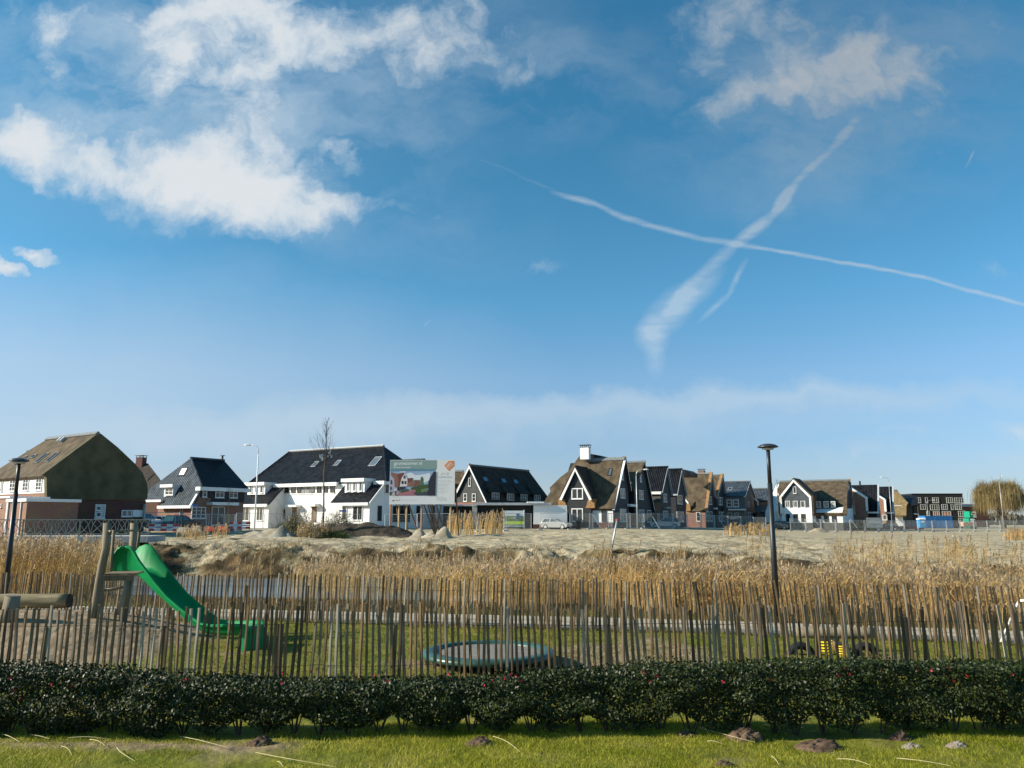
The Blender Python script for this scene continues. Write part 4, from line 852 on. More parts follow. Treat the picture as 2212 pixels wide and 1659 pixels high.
for aa, bb, sg in ((aL_, bL_, 1), (aR_, bR_, -1)):
    f.prism(FD, [(aa, bb - .1), (aa + sg * .45, bb - .2), (ap[0], ap[1] - .5), (ap[0], ap[1] - .02)], .2, .42)
    x2 = sorted((aa + sg * .02, aa + sg * .4)); f.box(FD, x2[0], x2[1], z0, bb - .06, .2, .4)
f.build('barge_board', M_trim, gd)
w = window(H, FD, G_(425, 878), G_(463, 782), 1, 1, c=.01); 
for x0, x1 in ((318, 378), (425, 485), (530, 590)): window(H, FD, G_(x0, 1070), G_(x1, 980), 1, 1, c=.01, gm=M_glassc)
for x0, x1 in ((328, 380), (430, 485), (537, 592)): window(H, FD, G_(x0, 1265), G_(x1, 1160), 1, 1, c=.04, fm=M_dframe)
for x0, x1 in ((745, 808), (855, 912), (960, 1020)): window(H, F, G_(x0, 1268), G_(x1, 1165), 1, 1, c=.02, fm=M_dframe)
FW = H.F(1.2); a0, b0 = FW.hit(G_(745, 1072)); a1, b1 = FW.hit(G_(1005, 982)); f = MB(); f.box(FW, a0, a1, b0 - .5, b1, -2, 0); o = H.part('window_bay', f, M_dframe)
for x0, x1 in ((748, 805), (848, 910), (950, 1005)): w = window(H, FW, G_(x0, 1068), G_(x1, 985), 1, 2, c=.02, gm=M_glassc); w.parent = o
f = MB(); a0, b0 = FW.hit(G_(748, 1095)); a1, b1 = FW.hit(G_(1010, 1075))
for k in range(13): x = a0 + (a1 - a0) * k / 13; f.box(FW, x, x + (a1 - a0) / 26, b0, b1, .02, .2)
f.build('tile_skirt', M_ridge, o)
# ---- two brick houses whose black roofs run back to the right
def side_house(label, u, D, th, fn, wallpts, roofpts, sill, wins=(), vent=None):
    H = House('tiled_house', label, u, D, th); F = H.F(0); Fb = H.F(-1.4); zmin = H.g - 1
    t = [Fb.hit(fn(*p)) for p in wallpts]
    f = MB(); f.prism(Fb, [(t[0][0], zmin)] + t + [(t[-1][0], zmin)], -4, 0); H.part('gable_wall', f, M_brick)
    f = MB()
    for p, q in zip(t[:-1], t[1:]):
        if abs(p[0] - q[0]) < .4: f.box(Fb, q[0] - .15, q[0] + .25, q[1], p[1] + .1, -.05, .15)
        else: f.prism(Fb, [(p[0], p[1] - .05), (q[0], q[1] - .05), (q[0] + .1, q[1] + .3), (p[0] + .1, p[1] + .3)], -4, .15)
    H.part('verge_board', f, M_trim)
    z0 = F.hit(fn(*sill[0]), .3)[1]; aR = F.hit(fn(*sill[1]))[0]; S = H.S(aR); d1, z1 = H.S(aR - .1).hit(fn(*roofpts[1]))
    d1 = max(d1, 3.0); z1 = H.F(d1).hit(fn(*roofpts[1]))[1]
    sl = H.slF(-.3, z0, d1, z1); L = math.hypot(d1 + .3, z1 - z0); aL = t[0][0] - 1
    f = MB(); f.prism(sl, [(aL, 0), (aR, 0), (aR, L), (aL, L)], -.25, 0); H.part('roof', f, M_tA)
    f = MB(); f.prism(S, [(.02, zmin), (2 * d1, zmin), (2 * d1, z0), (d1, z1 - .1), (.02, z0 - .1)], aL - aR + .3, -.15); H.part('wall', f, M_boardS)
    f = MB(); f.prism(sl, [(aR, -.1), (aR + .3, -.1), (aR + .3, L + .1), (aR, L + .1)], -.3, .12); H.part('side_verge', f, M_zinc)
    f = MB(); f.box(F, t[-1][0] - .3, aR + .3, z0 - .3, z0 + .02, 0.02, .5); H.part('fascia', f, M_trim)
    for (x0, x1, y0, y1, n, r, pl) in wins: window(H, Fb if pl == 'F' else F, fn(x0, y1), fn(x1, y0), n, r, c=.01, gm=M_glassc)
    if vent: a0, b0 = H.F(d1).hit(fn(*vent)); f = MB(); f.box(H.F(d1), a0, a0 + .3, z1 - .3, z1 + .8, -.2, .2); H.part('flue', f, M_black)
    return H
side_house('brick gable with a white angular edge and black roof, right beside the white thatched house', G_(1460, 0)[0], 160, TH, G_, ((1100, 760), (1225, 820), (1432, 950), (1445, 1120)), ((1215, 760), (1580, 755)), ((1448, 1132), (1592, 1120)), vent=(1338, 750))
side_house('narrower brick gable with a white angular edge and black roof, nearest the yellow thatch', G_(1690, 0)[0], 175, TH, G_, ((1500, 850), (1612, 925), (1690, 972), (1700, 1128)), ((1595, 780), (1785, 780)), ((1700, 1138), (1800, 1132)), wins=((1660, 1720, 1172, 1245, 1, 1, 'F'),))
# ---- yellow thatched roof
H = House('thatched_house', 'house with fresh golden yellow thatch, right of the narrow black-roofed brick house', G_(2000, 0)[0], 195, -10)
sl = H.slF(-.3, at(850, 513, 195).z, 4.5, at(850, 490.5, 199).z)
f = MB(); f.prism(sl, [sl.hit(G_(*q)) for q in ((1700, 845), (1872, 848), (1940, 930), (2012, 1005), (1990, 1050), (1988, 1182), (1825, 1182), (1700, 1182))], -.4, 0); H.part('roof', f, M_thatchy)
f = MB(); t0 = sl.hit(G_(1800, 845)); t1 = sl.hit(G_(1870, 845)); f.box(sl, t0[0], t1[0], t0[1] - .05, t0[1] + .4, -.1, .15); H.part('ridge_tiles', f, M_ridge)
f = MB(); H.box(f, -11, -.6, 1.2, 7, H.g - 1, at(850, 505, 195).z); H.part('wall', f, M_white)
H = House('tiled_house', 'dark tiled house with ribbed side between the yellow thatch and the flat-roofed flats', H_(520, 0)[0], 198, -10)
F = H.F(0); sl = H.slF(-.3, F.hit(H_(450, 1005))[1], 4.5, at(880, 494.6, 203).z)
f = MB(); f.prism(sl, [sl.hit(H_(*q)) for q in ((360, 902), (575, 900), (600, 1035), (520, 1040), (440, 1005))], -.3, 0); H.part('roof', f, M_tA)
a0, b0 = F.hit(H_(440, 1180)); a1, b1 = F.hit(H_(512, 1010)); f = MB(); f.box(F, a0, a1, H.g - 1, b1, -5, 0); H.part('wall', f, M_boardg)
a2, b2 = F.hit(H_(590, 1180)); a3, b3 = F.hit(H_(530, 1035)); f = MB(); f.box(F, a3, a2, H.g - 1, b3 + .2, -5, -.1)
for k in range(8): x = a3 + (a2 - a3) * k / 8; f.box(F, x, x + .12, b2 + .2, b3, -.1, 0)
H.part('ribbed_wall', f, mat('ribbed_dark', (.04, .042, .045), rough=.6))
f = MB(); t = [F.hit(H_(*p)) for p in ((530, 1150), (600, 1160), (605, 1205), (592, 1205), (590, 1172), (532, 1165))]; f.prism(F, t, 0, .4); H.part('fascia', f, M_trim)
# ---- flats
H = House('apartment_block', 'flat-roofed three-storey dark brick block of flats with cream windows, at the right', H_(1240, 0)[0], 205, -2, cat='flats')
F = H.F(0); aL, zt = F.hit(H_(515, 882)); zt = F.hit(H_(900, 884))[1]; am = F.hit(H_(580, 900))[0]; s_ = F.hit(H_(1190, 1017)); b1 = s_[1]; a1 = s_[0]
f = MB(); f.box(F, am, 0, b1, zt, -12, 0); f.box(F, am, a1, H.g - 1, b1, -12, 0); f.box(F, a1, 0.4, H.g - 1, b1, -12, -2.0); H.part('wall', f, M_bricka)
f = MB(); f.box(F, aL, .12, zt + .002, zt + .12, -12.1, .1); H.part('roof', f, M_black)
f = MB(); f.box(F, aL, am - .01, H.g - 1, zt - .01, -11, -.4); H.part('board_end', f, M_boardS)
f = MB(); f.prism(H.S(0), [(0, b1), (12, b1), (12, zt), (0, zt)], .01, .05); H.part('side_cladding', f, M_brickb)
W3 = [(575, 632, 932, 1008), (698, 726, 932, 1008), (798, 878, 932, 1008), (988, 1074, 932, 1008), (1102, 1225, 935, 1012), (632, 698, 1026, 1100), (765, 885, 1030, 1106), (922, 1002, 1026, 1100), (1053, 1080, 1026, 1102), (1108, 1193, 1026, 1100), (715, 755, 1118, 1185), (1155, 1242, 1118, 1200), (1160, 1245, 1216, 1290)]
for x0, x1, y0, y1 in W3: window(H, F, H_(x0, y1), H_(x1, y0), max(1, round((x1 - x0) / 30)), 2, c=.01, fm=M_cream, t=.13)
M_or = mat('orange_panel', (.62, .20, .10), (.70, .28, .16), scale=1, rough=.6)
for x0, x1 in ((810, 892), (932, 1048)): window(H, F, H_(x0, 1215), H_(x1, 1120), 3, 2, c=.01, fm=M_cream, gm=M_or, t=.15)
H = House('low_building', 'low dark-roofed reddish building between the flats and the willow', H_(1480, 0)[0], 235, 0, cat='building')
F = H.F(0); aL, zt = F.hit(H_(1150, 1020)); zm = F.hit(H_(1300, 1062))[1]
f = MB(); f.box(F, aL, 2, H.g - 1, zm, -8, 0); H.part('wall', f, M_brickd)
f = MB(); f.prism(H.S(2), [(-.5, zm), (8.5, zm), (4, zt)], aL - 2, 0); H.part('roof', f, M_slA)
# ---------------------------------------------------------------- text
def text_mb(txt, pl, a0, b0, a1, b1, c0, depth=.01, align=None):
    """letters filling the rectangle (a0,b0)-(a1,b1) of a plane"""
    cu = bpy.data.curves.new('t', 'FONT'); cu.body = txt; cu.resolution_u = 2; cu.extrude = 0
    o = bpy.data.objects.new('t', cu); COL.objects.link(o)
    me = bpy.data.meshes.new_from_object(o.evaluated_get(bpy.context.evaluated_depsgraph_get()))
    bpy.data.objects.remove(o); bpy.data.curves.remove(cu)
    xs = [v.co.x for v in me.vertices]; ys = [v.co.y for v in me.vertices]
    if not xs: return MB()
    sx = (a1 - a0) / (max(xs) - min(xs)); sy = (b1 - b0) / (max(ys) - min(ys)); m = MB(); x0 = min(xs); y0 = min(ys)
    m.v = [pl.p(a0 + (v.co.x - x0) * sx, b0 + (v.co.y - y0) * sy, c0) for v in me.vertices]
    m.f = [tuple(p.vertices) for p in me.polygons]; m.mi = [0] * len(m.f); bpy.data.meshes.remove(me); return m
def solid(name, c, r=.5, **k): return mat(name, c, rough=r, **k)
# ---------------------------------------------------------------- the billboard
P = at(421, 520, 72); bth = R(-4); g0 = gz(P.x, P.y)
BB = thing('billboard', 'big white billboard for new houses on wooden posts, with an orange 100% tag', 'billboard', (P.x, P.y, g0), bth)
PB = Pl(P.x and Vector((P.x, P.y, 0)), (math.cos(bth), math.sin(bth), 0), (0, 0, 1)); ib = lambda x, y: PB.hit(I_(x, y))
tl, tr_, br, bl = ib(160, 150), ib(2065, 135), ib(2050, 1450), ib(115, 1462)
xL = (tl[0] + bl[0]) / 2; xR = (tr_[0] + br[0]) / 2; yT = (tl[1] + tr_[1]) / 2; yB = (bl[1] + br[1]) / 2
def bi(x, y): return (xL + (x - 137) / (2057 - 137) * (xR - xL), yT + (y - 143) / (1456 - 143) * (yB - yT))
f = MB(); f.box(PB, xL, xR, yB, yT, -.08, 0); f.build('panel', solid('panel_white', (.66, .67, .66)), BB)
pic = MB(); pm = []
def pcol(name, c, pts, layer):
    if name not in [q.name for q in pm]: pm.append(solid(name, c, .6))
    pic.cur = [q.name for q in pm].index(name); pic.prism(PB, [bi(*q) for q in pts], 0.004 * layer - .002, .004 * layer)
X0, X1 = 145, 1500
pcol('print_sky', (.26, .37, .52), [(X0, 460), (X1, 460), (X1, 1200), (X0, 1200)], 1)
pcol('print_teal', (.20, .29, .27), [(X0, 155), (X1 + 18, 155), (X1 + 18, 415), (X1 - 50, 470), (X0, 470)], 2)
pcol('print_blue', (.10, .22, .29), [(X0, 415), (1120, 400), (1250, 430), (X1, 400), (X1 - 50, 472), (X0, 480)], 3)
for pts in ([(420, 490), (600, 480), (600, 512), (430, 512)], [(600, 560), (760, 520), (900, 600), (1180, 570), (1300, 530), (1340, 600), (1300, 760), (1100, 850), (660, 850), (600, 640)]): pcol('print_cloud', (.60, .64, .68), pts, 2)
pcol('print_road', (.33, .14, .16), [(X0, 1200), (220, 1110), (850, 1020), (930, 1010), (900, 1090), (1000, 1200)], 3)
pcol('print_path', (.45, .38, .38), [(190, 1200), (240, 1105), (440, 1105), (330, 1200)], 4)
pcol('print_shade', (.045, .055, .075), [(820, 1130), (930, 1090), (1250, 1070), (1490, 1120), (1490, 1198), (960, 1198)], 4)
pcol('print_lawn', (.12, .20, .06), [(1050, 1020), (1270, 1000), (1250, 1070), (1050, 1110)], 5)
pcol('print_hedge', (.045, .085, .025), [(460, 1060), (700, 1000), (700, 1060), (480, 1110)], 5); pcol('print_hedge', (0, 0, 0), [(910, 1030), (1000, 990), (1080, 1030), (1050, 1120), (920, 1120)], 5)
pcol('print_hedge', (0, 0, 0), [(770, 970), (900, 930), (1270, 860), (1280, 980), (930, 1030), (770, 1020)], 4); pcol('print_hedge', (0, 0, 0), [(X0, 1090), (230, 1100), (190, 1170), (X0, 1190)], 5)
pcol('print_tree', (.07, .13, .06), [(1040, 900), (1050, 680), (1090, 630), (1130, 700), (1130, 900)], 5)
pcol('print_roof', (.23, .11, .08), [(165, 500), (345, 550), (395, 700), (400, 930), (290, 960), (265, 690), (170, 590)], 6)
pcol('print_lilac', (.36, .36, .44), [(X0, 590), (265, 690), (300, 960), (430, 960), (430, 1080), (X0, 1080)], 5)
pcol('print_roof2', (.14, .055, .05), [(360, 555), (575, 520), (480, 690), (440, 930), (395, 940), (395, 700)], 6)
pcol('print_house', (.62, .58, .56), [(585, 530), (660, 700), (660, 920), (440, 935), (485, 690)], 7)
pcol('print_house', (0, 0, 0), [(290, 1000), (345, 1000), (345, 1060), (290, 1060)], 7)
pcol('print_roof2', (0, 0, 0), [(665, 690), (820, 675), (790, 800), (680, 820)], 6); pcol('print_roof', (0, 0, 0), [(790, 790), (830, 700), (880, 930), (680, 930), (680, 820)], 7)
pcol('print_brown', (.16, .08, .06), [(860, 740), (1030, 740), (1030, 900), (880, 920)], 6)
pcol('print_dark', (.022, .024, .035), [(1505, 485), (1430, 500), (1350, 640), (1280, 800), (1280, 900), (1290, 1000), (1250, 1198), (1495, 1198)], 8)
for x0, x1, y0, y1 in ((490, 550, 765, 855), (580, 630, 770, 855), (550, 570, 600, 700), (580, 600, 610, 700), (165, 200, 740, 860), (160, 195, 930, 1030), (370, 440, 950, 1050), (450, 540, 940, 1030), (550, 600, 930, 1010), (305, 330, 1060, 1195)): pcol('print_dark', (0, 0, 0), [(x0, y0), (x1, y0), (x1, y1), (x0, y1)], 9)
pic.build('picture', pm, BB)
M_txw = solid('lettering_white', (.80, .82, .81)); M_txg = solid('lettering_grey', (.30, .30, .30)); M_txl = solid('lettering_light_grey', (.42, .42, .42))
def btext(t, x0, y0, x1, y1, m, c=.012, name='lettering'): a = bi(x0, y1); b = bi(x1, y0); text_mb(t, PB, a[0], a[1], b[0], b[1], c).build(name, m, BB)
btext('gooisezomer.nl', 255, 190, 1085, 320, M_txw); btext('34 luxe woningen', 250, 340, 750, 400, M_txw)
for t, x0, x1, y in (('• 34 eengezinswoningen', 1545, 1940, 765), ('en 6 vrijstaande landhuizen', 1570, 1985, 805), ('• woonoppervlakten van', 1545, 1910, 870), ('137 m² tot 208 m²', 1570, 1860, 910), ('• kavels van circa', 1545, 1870, 975), ('6 x 11 meter', 1570, 1760, 1018), ('• parkeerplaats bij', 1545, 1860, 1082), ('de woning', 1570, 1740, 1125)): btext(t, x0, y - 14, x1, y + 14, M_txl, .004)
btext('Informatie', 1535, 1228, 1740, 1250, M_txl, .004); btext('Makelaardij', 1535, 1275, 1810, 1300, M_txg, .004); btext('tel. 035 603 10 80', 1535, 1318, 1830, 1345, M_txg, .004)
btext('Gooisezomer', 1545, 615, 1985, 685, M_txl, .004); btext('bpd', 325, 1300, 455, 1370, M_txg, .004); btext('ontwikkeling', 225, 1240, 470, 1258, M_txl, .004); btext('bouwfonds gebiedsontwikkeling', 490, 1320, 960, 1345, M_txl, .004)
f = MB(); cx, cy = bi(1720, 600); s_ = (xR - xL) / 1920
for q in range(9):
    t0 = math.pi * (.08 + q * .105); t1 = t0 + math.pi * .105
    f.prism(PB, [(cx + r_ * s_ * math.cos(t), cy + r_ * s_ * math.sin(t)) for r_, t in ((50, t0), (62, t0), (62, t1), (50, t1))], 0, .005)
for pts in ([(1800, 532), (1870, 532), (1870, 542), (1800, 542)], [(1858, 542), (1872, 542), (1842, 605), (1828, 605)]): f.prism(PB, [bi(*q) for q in pts], 0, .006)
f.build('logo', M_txg, BB)
f = MB(); fr_ = [bi(*q) for q in ((250, 1320), (280, 1330), (270, 1365), (240, 1368), (228, 1345))]; f.prism(PB, fr_, 0, .005); f.build('logo_berry', solid('logo_red', (.45, .03, .03)), BB)
f = MB(); f.prism(PB, [bi(*q) for q in ((285, 1330), (300, 1340), (290, 1362), (276, 1366))], 0, .005); f.build('logo_leaf', solid('logo_yellow', (.60, .42, .10)), BB)
f = MB(); f.prism(PB, [bi(*q) for q in ((1740, 322), (1880, 175), (2035, 178), (2040, 330), (1882, 478))], 0, .006); f.build('sticker', solid('sticker_orange', (.60, .20, .07)), BB)
def rot_text(t, x0, y0, x1, y1, hh, m):
    a = Vector(bi(x0, y0)); b = Vector(bi(x1, y1)); d = (b - a).normalized(); X = PB.X * d.x + PB.Y * d.y; Yv = -PB.X * d.y + PB.Y * d.x
    q = Pl(PB.p(a.x, a.y), X, Yv); text_mb(t, q, 0, 0, (b - a).length, hh * s_, .010).build('lettering', m, BB)
rot_text('100%', 1830, 395, 1975, 250, 72, M_txw); rot_text('verkocht', 1868, 425, 2020, 275, 34, M_txw)
f = MB(); ze_ = yB + .05
for x, m in ((1140, 0), (1247, 1), (1343, 1), (1535, 0), (1900, 1)):
    a = PB.hit(C_(x, 1100))[0]; f = MB(); f.tube([PB.p(a, g0 - .3, -.2), PB.p(a, yB + 1.2, -.2)], .085, 8); f.build('post', M_stake if m else mat('orange_post', (.34, .17, .09), (.42, .22, .12), scale=3), BB)
for x0, x1 in ((1205, 1240), (1300, 1345), (1360, 1480), (1545, 1690), (1600, 1700), (1620, 1770), (1700, 1830), (1790, 1680), (1660, 1690), (1960, 1985)):
    a = PB.hit(C_(x0, 1075))[0]; b = PB.hit(C_(x1, 1280))[0]; q0 = PB.p(a, yB + .25 if x0 < 1950 else yB + 1.5, -.25); q1 = PB.p(b, g0 - .1, -1.2); f = MB(); f.tube([q0, q1], .07, 6); f.build('brace', mat('brown_brace', (.13, .085, .055), (.20, .14, .09), scale=4), BB)
# ---------------------------------------------------------------- tubes along the street: lamps
def street_lamp(label, u, D, vt, arm, group=None, arm_len=1.3, rad=.07, m=None, base=None):
    P = at(u, 520, D); z0 = gz(P.x, P.y); zt = at(u, vt, D).z; m = m or M_galv
    t = thing('street_lamp', label, 'street lamp', (P.x, P.y, z0), 0, group)
    b = Vector((P.x, P.y, z0)); h = zt - z0
    f = MB(); f.tube([b, b + Vector((0, 0, h - .8))], [rad, rad * .6], 8); f.build('pole', m, t, smooth=True)
    f = MB(); q = [b + Vector((arm * arm_len * s, 0, h - .8 + .8 * math.sin(a))) for s, a in ((0, 0), (.03, .5), (.14, 1.0), (.35, 1.35), (.62, 1.55))]; f.tube(q, rad * .55, 6); f.build('arm', m, t, smooth=True)
    e = q[-1]; f = MB(); w = .13
    f.loft([[e + Vector((arm * x, yy * r, zz * r)) for yy, zz in ((-w, -.05), (w, -.05), (w, .06), (0, .12), (-w, .06))] for x, r in ((-.08, .4), (.1, .9), (.4, 1.0), (.6, .5))]); f.build('lamp_head', M_trim if rad > .06 else m, t)
    return t
street_lamp('tall white street lamp with its head to the left, in front of the white terrace', zx := B_(1325, 0)[0], 74, B_(0, 318)[1], -1, rad=.085, m=M_trim)
street_lamp('grey street lamp bending right in front of the central thatched house', E_(1553, 0)[0], 101, E_(0, 548)[1], 1, arm_len=1.6, rad=.085)
street_lamp('slim grey street lamp hooked to the left, before the narrow brick gable', H_(232, 0)[0], 150, H_(0, 655)[1], -1, arm_len=1.6, rad=.062)
street_lamp('slim street lamp standing in front of the golden willow', H_(1772, 0)[0], 152, H_(0, 640)[1], 1, arm_len=.8, rad=.062, m=M_dframe if 0 else M_galv)
street_lamp('short street lamp with a right-hand arm in front of the flats', H_(738, 0)[0], 185, H_(0, 970)[1], 1, arm_len=2.2, rad=.062)
def park_lamp(label, u, vbase, D, vt, u2=None):
    P = at(u, vbase, D); z0 = gz(P.x, P.y); zt = at(u, vt, D).z; b = Vector((P.x, P.y, z0)); h = zt - z0
    t = thing('park_lamp', label, 'lamp post', tuple(b), 0, 'black mushroom lamp posts')
    f = MB(); f.tube([b, b + Vector((0, 0, h * .78))], [.085, .066], 14); f.build('pole', M_black, t, smooth=True)
    f = MB(); f.tube([b + Vector((0, 0, h * .778)), b + Vector((0, 0, h - .06))], [.055, .052], 14); f.build('upper_pole', M_black, t, smooth=True)
    f = MB(); R_ = .285
    prof = [(.05, -.10), (.17, -.075), (R_ - .01, -.055), (R_, -.04), (R_ - .02, -.02), (.2, .02), (.1, .045), (.02, .052)]
    f.loft([[b + Vector((r * math.cos(a), r * math.sin(a), h + z)) for a in [2 * math.pi * k / 28 for k in range(28)]] for r, z in prof]); f.build('lamp_cap', mat('cap_metal', (.035, .036, .038), rough=.35, spec=.6), t, smooth=True)
    f = MB(); f.loft([[b + Vector((r * math.cos(a), r * math.sin(a), h + z)) for a in [2 * math.pi * k / 20 for k in range(20)]] for r, z in ((.06, -.13), (.15, -.115), (.16, -.08), (.06, -.08))]); f.build('diffuser', solid('lamp_diffuser', (.55, .55, .52), .3), t, smooth=True)
park_lamp('tall black mushroom lamp post standing by the path at the right', 777.5, 622, 22.0, 445.5)
park_lamp('black mushroom lamp post leaning into the left edge of the photo', 5.2, 594, 24.5, 459.5)
# ---------------------------------------------------------------- site fence panels
def fence_proto():
    t = thing('site_fence', 'steel mesh site fence panel', 'mesh fence', (0, 0, 0), 0, 'steel mesh fence panels round the building site')
    q = Pl((0, 0, 0), (1, 0, 0), (0, 0, 1)); w, h = 3.4, 2.0
    f = MB()
    for x in (0, w): f.tube([Vector((x, 0, .08)), Vector((x, 0, h))], .032, 6)
    for z in (.2, h - .02): f.tube([Vector((0, 0, z)), Vector((w, 0, z))], .024, 5)
    f.build('frame', M_galv, t)
    f = MB()
    for k in range(1, 30): f.box(q, k * w / 30 - .005, k * w / 30 + .005, .2, h, -.004, .004)
    for k in range(1, 7): f.box(q, 0, w, .2 + k * .25 - .005, .2 + k * .25 + .005, .005, .012)
    f.build('mesh', mat('mesh_wire', (.30, .32, .32), rough=.5), t)
    for x in (-.0,): f = MB(); f.box(q, x - .35, x + .35, 0, .13, -.12, .12); f.build('foot', M_conc, t)
    return t
FP = fence_proto(); _fused = [False]; FPN = []
def fence_run(pts, skip=(), where=''):
    """pts: (u, D) corners; panels are set end to end"""
    W3 = [at(u, 520, D) for u, D in pts]; k = 0
    for a, b in zip(W3[:-1], W3[1:]):
        d = Vector((b.x - a.x, b.y - a.y, 0)); n = max(1, round(d.length / 3.42)); st = d / n; ang = math.atan2(d.y, d.x)
        for i in range(n):
            p = a + st * i; z = gz(p.x, p.y); k += 1
            if k in skip: continue
            FPN.append(((p.x, p.y, z - .02), ang, where))
fence_run([(113, 78), (175, 80), (205, 80)], where='left')
fence_run([(206.5, 79), (290, 88), (366, 90)], where='terrace')
fence_run([(385, 84), (449, 84)], where='board'); fence_run([(449, 86), (533, 92)], where='carport')
fence_run([(540, 97), (570, 100), (627, 104), (700, 114), (765, 124)], where='middle')
fence_run([(790, 128), (850, 135), (903, 140), (1000, 150), (1040, 152)], where='right')
ORD = ['first', 'second', 'third', 'fourth', 'fifth', 'sixth', 'seventh', 'eighth', 'ninth', 'tenth', 'eleventh', 'twelfth', 'thirteenth', 'fourteenth']
PLACE = {'left': 'before the house with the slate roof', 'terrace': 'before the white terrace', 'board': 'behind the billboard posts', 'carport': 'before the dark carport', 'middle': 'before the central row of gabled houses', 'right': 'right of the black lamp post'}
cnt = {}
for i, (loc, ang, wh) in enumerate(FPN):
    cnt[wh] = cnt.get(wh, 0) + 1; lb = f'{ORD[(cnt[wh] - 1) % 14]} mesh fence panel from the left, {PLACE[wh]}'
    if cnt[wh] > 14: lb = f'mesh fence panel, {ORD[cnt[wh] - 15]} after the fourteenth, {PLACE[wh]}'
    if i == 0: FP.location = loc; FP.rotation_euler = (0, 0, ang); FP['label'] = lb
    else: copy_tree(FP, loc, ang, lb)
# diagonal props of the fence
def prop(label, fn, x0, y0, x1, y1, D, m=M_galv, r=.035, name='fence_prop', cat='prop', ground=False):
    a = at(*fn(x0, y0), D); b = at(*fn(x1, y1), D - .3); f = MB(); f.tube([a, b], r, 6)
    o = f.build(name, m); tag(o, label, cat, 'slanting props of the site fence' if name == 'fence_prop' else None); return o
prop('slanting steel prop left of the leaning grey pole', E_, 945, 1175, 1040, 1350, 101); prop('slanting steel prop in front of the silver blue hatchback', E_, 1762, 1195, 1860, 1362, 104)
prop('slanting steel prop below the narrow thatched gable', F_, 938, 1205, 1045, 1365, 114); prop('slanting steel prop left of the rubble heap before the white thatched house', G_, 700, 1225, 775, 1310, 126)
prop('slanting steel prop before the first brick gable', G_, 1210, 1225, 1310, 1355, 132); prop('slanting steel prop before the red car', H_, 378, 1225, 408, 1355, 139)
# plywood panel hung on the fence, right
P = at(G_(1545, 0)[0], 520, 134.4); q = Pl((0, P.y, 0), (1, 0, 0), (0, 0, 1)); a0, b0 = q.hit(G_(1442, 1352)); a1, b1 = q.hit(G_(1650, 1212))
cv_ = thing('banner', 'grey translucent banner tied to the fence between the two brick gables', 'banner', ((a0 + a1) / 2, P.y, b0), 0)
f = MB(); f.box(q, a0, a1, b0, b1, 0, .03); f.build('sheet', mat('grey_sheet', (.20, .22, .22), (.36, .38, .38), scale=1.5, rough=.6, stretch=(.3, 1, 2)), cv_)
f = MB(); f.box(q, a0 + .3, a1 - .3, b0 + (b1 - b0) * .52, b0 + (b1 - b0) * .62, .03, .036); f.build('stripe', solid('pale_stripe', (.45, .46, .46)), cv_)
# building banner
P = at(514, 520, 91); q = Pl((0, P.y, 0), (1, 0, 0), (0, 0, 1)); J = lambda x, y: q.hit(J_(x, y)); a0, b0 = J(348, 672); a1, b1 = J(832, 262)
bn = thing('banner', 'green and white building banner with a lime stripe, on the fence before the carport', 'banner', ((a0 + a1) / 2, P.y, b0), 0)
f = MB(); f.box(q, a0, a1, b0, b1, 0, .03); f.build('sheet', solid('banner_white', (.66, .70, .70)), bn)
def jr(x0, y0, x1, y1, c, m, n): f = MB(); s0 = J(x0, y1); s1 = J(x1, y0); f.box(q, s0[0], s1[0], s0[1], s1[1], .028, .03 + c); f.build(n, m, bn)
jr(350, 395, 830, 525, .006, mat('banner_dark', (.13, .19, .09), (.20, .26, .14), scale=3), 'dark_band'); jr(350, 525, 830, 590, .006, solid('banner_lime', (.55, .75, .08)), 'lime_band'); jr(350, 592, 830, 668, .006, mat('banner_grey', (.20, .25, .20), (.40, .45, .40), scale=4), 'lower_band')
jr(650, 330, 718, 465, .02, solid('blue_notice', (.02, .12, .28)), 'blue_notice')
s0 = J(390, 460); s1 = J(505, 420); text_mb('THUIS', q, s0[0], s0[1], s1[0], s1[1], .045).build('lettering', solid('lettering_lime', (.50, .68, .06)), bn)
s0 = J(530, 460); s1 = J(750, 420); text_mb('INBOUWEN', q, s0[0], s0[1], s1[0], s1[1], .045).build('lettering', M_txw, bn)
f = MB(); f.tube([q.p(a0 - .03, b0 - .1), q.p(a0 - .03, b1 + .05)], .05, 6); f.build('post', M_galv, bn); f = MB(); f.tube([q.p(a1 + .03, b0 - .1), q.p(a1 + .03, b1 + .1)], .06, 6); f.build('post', M_galv, bn)
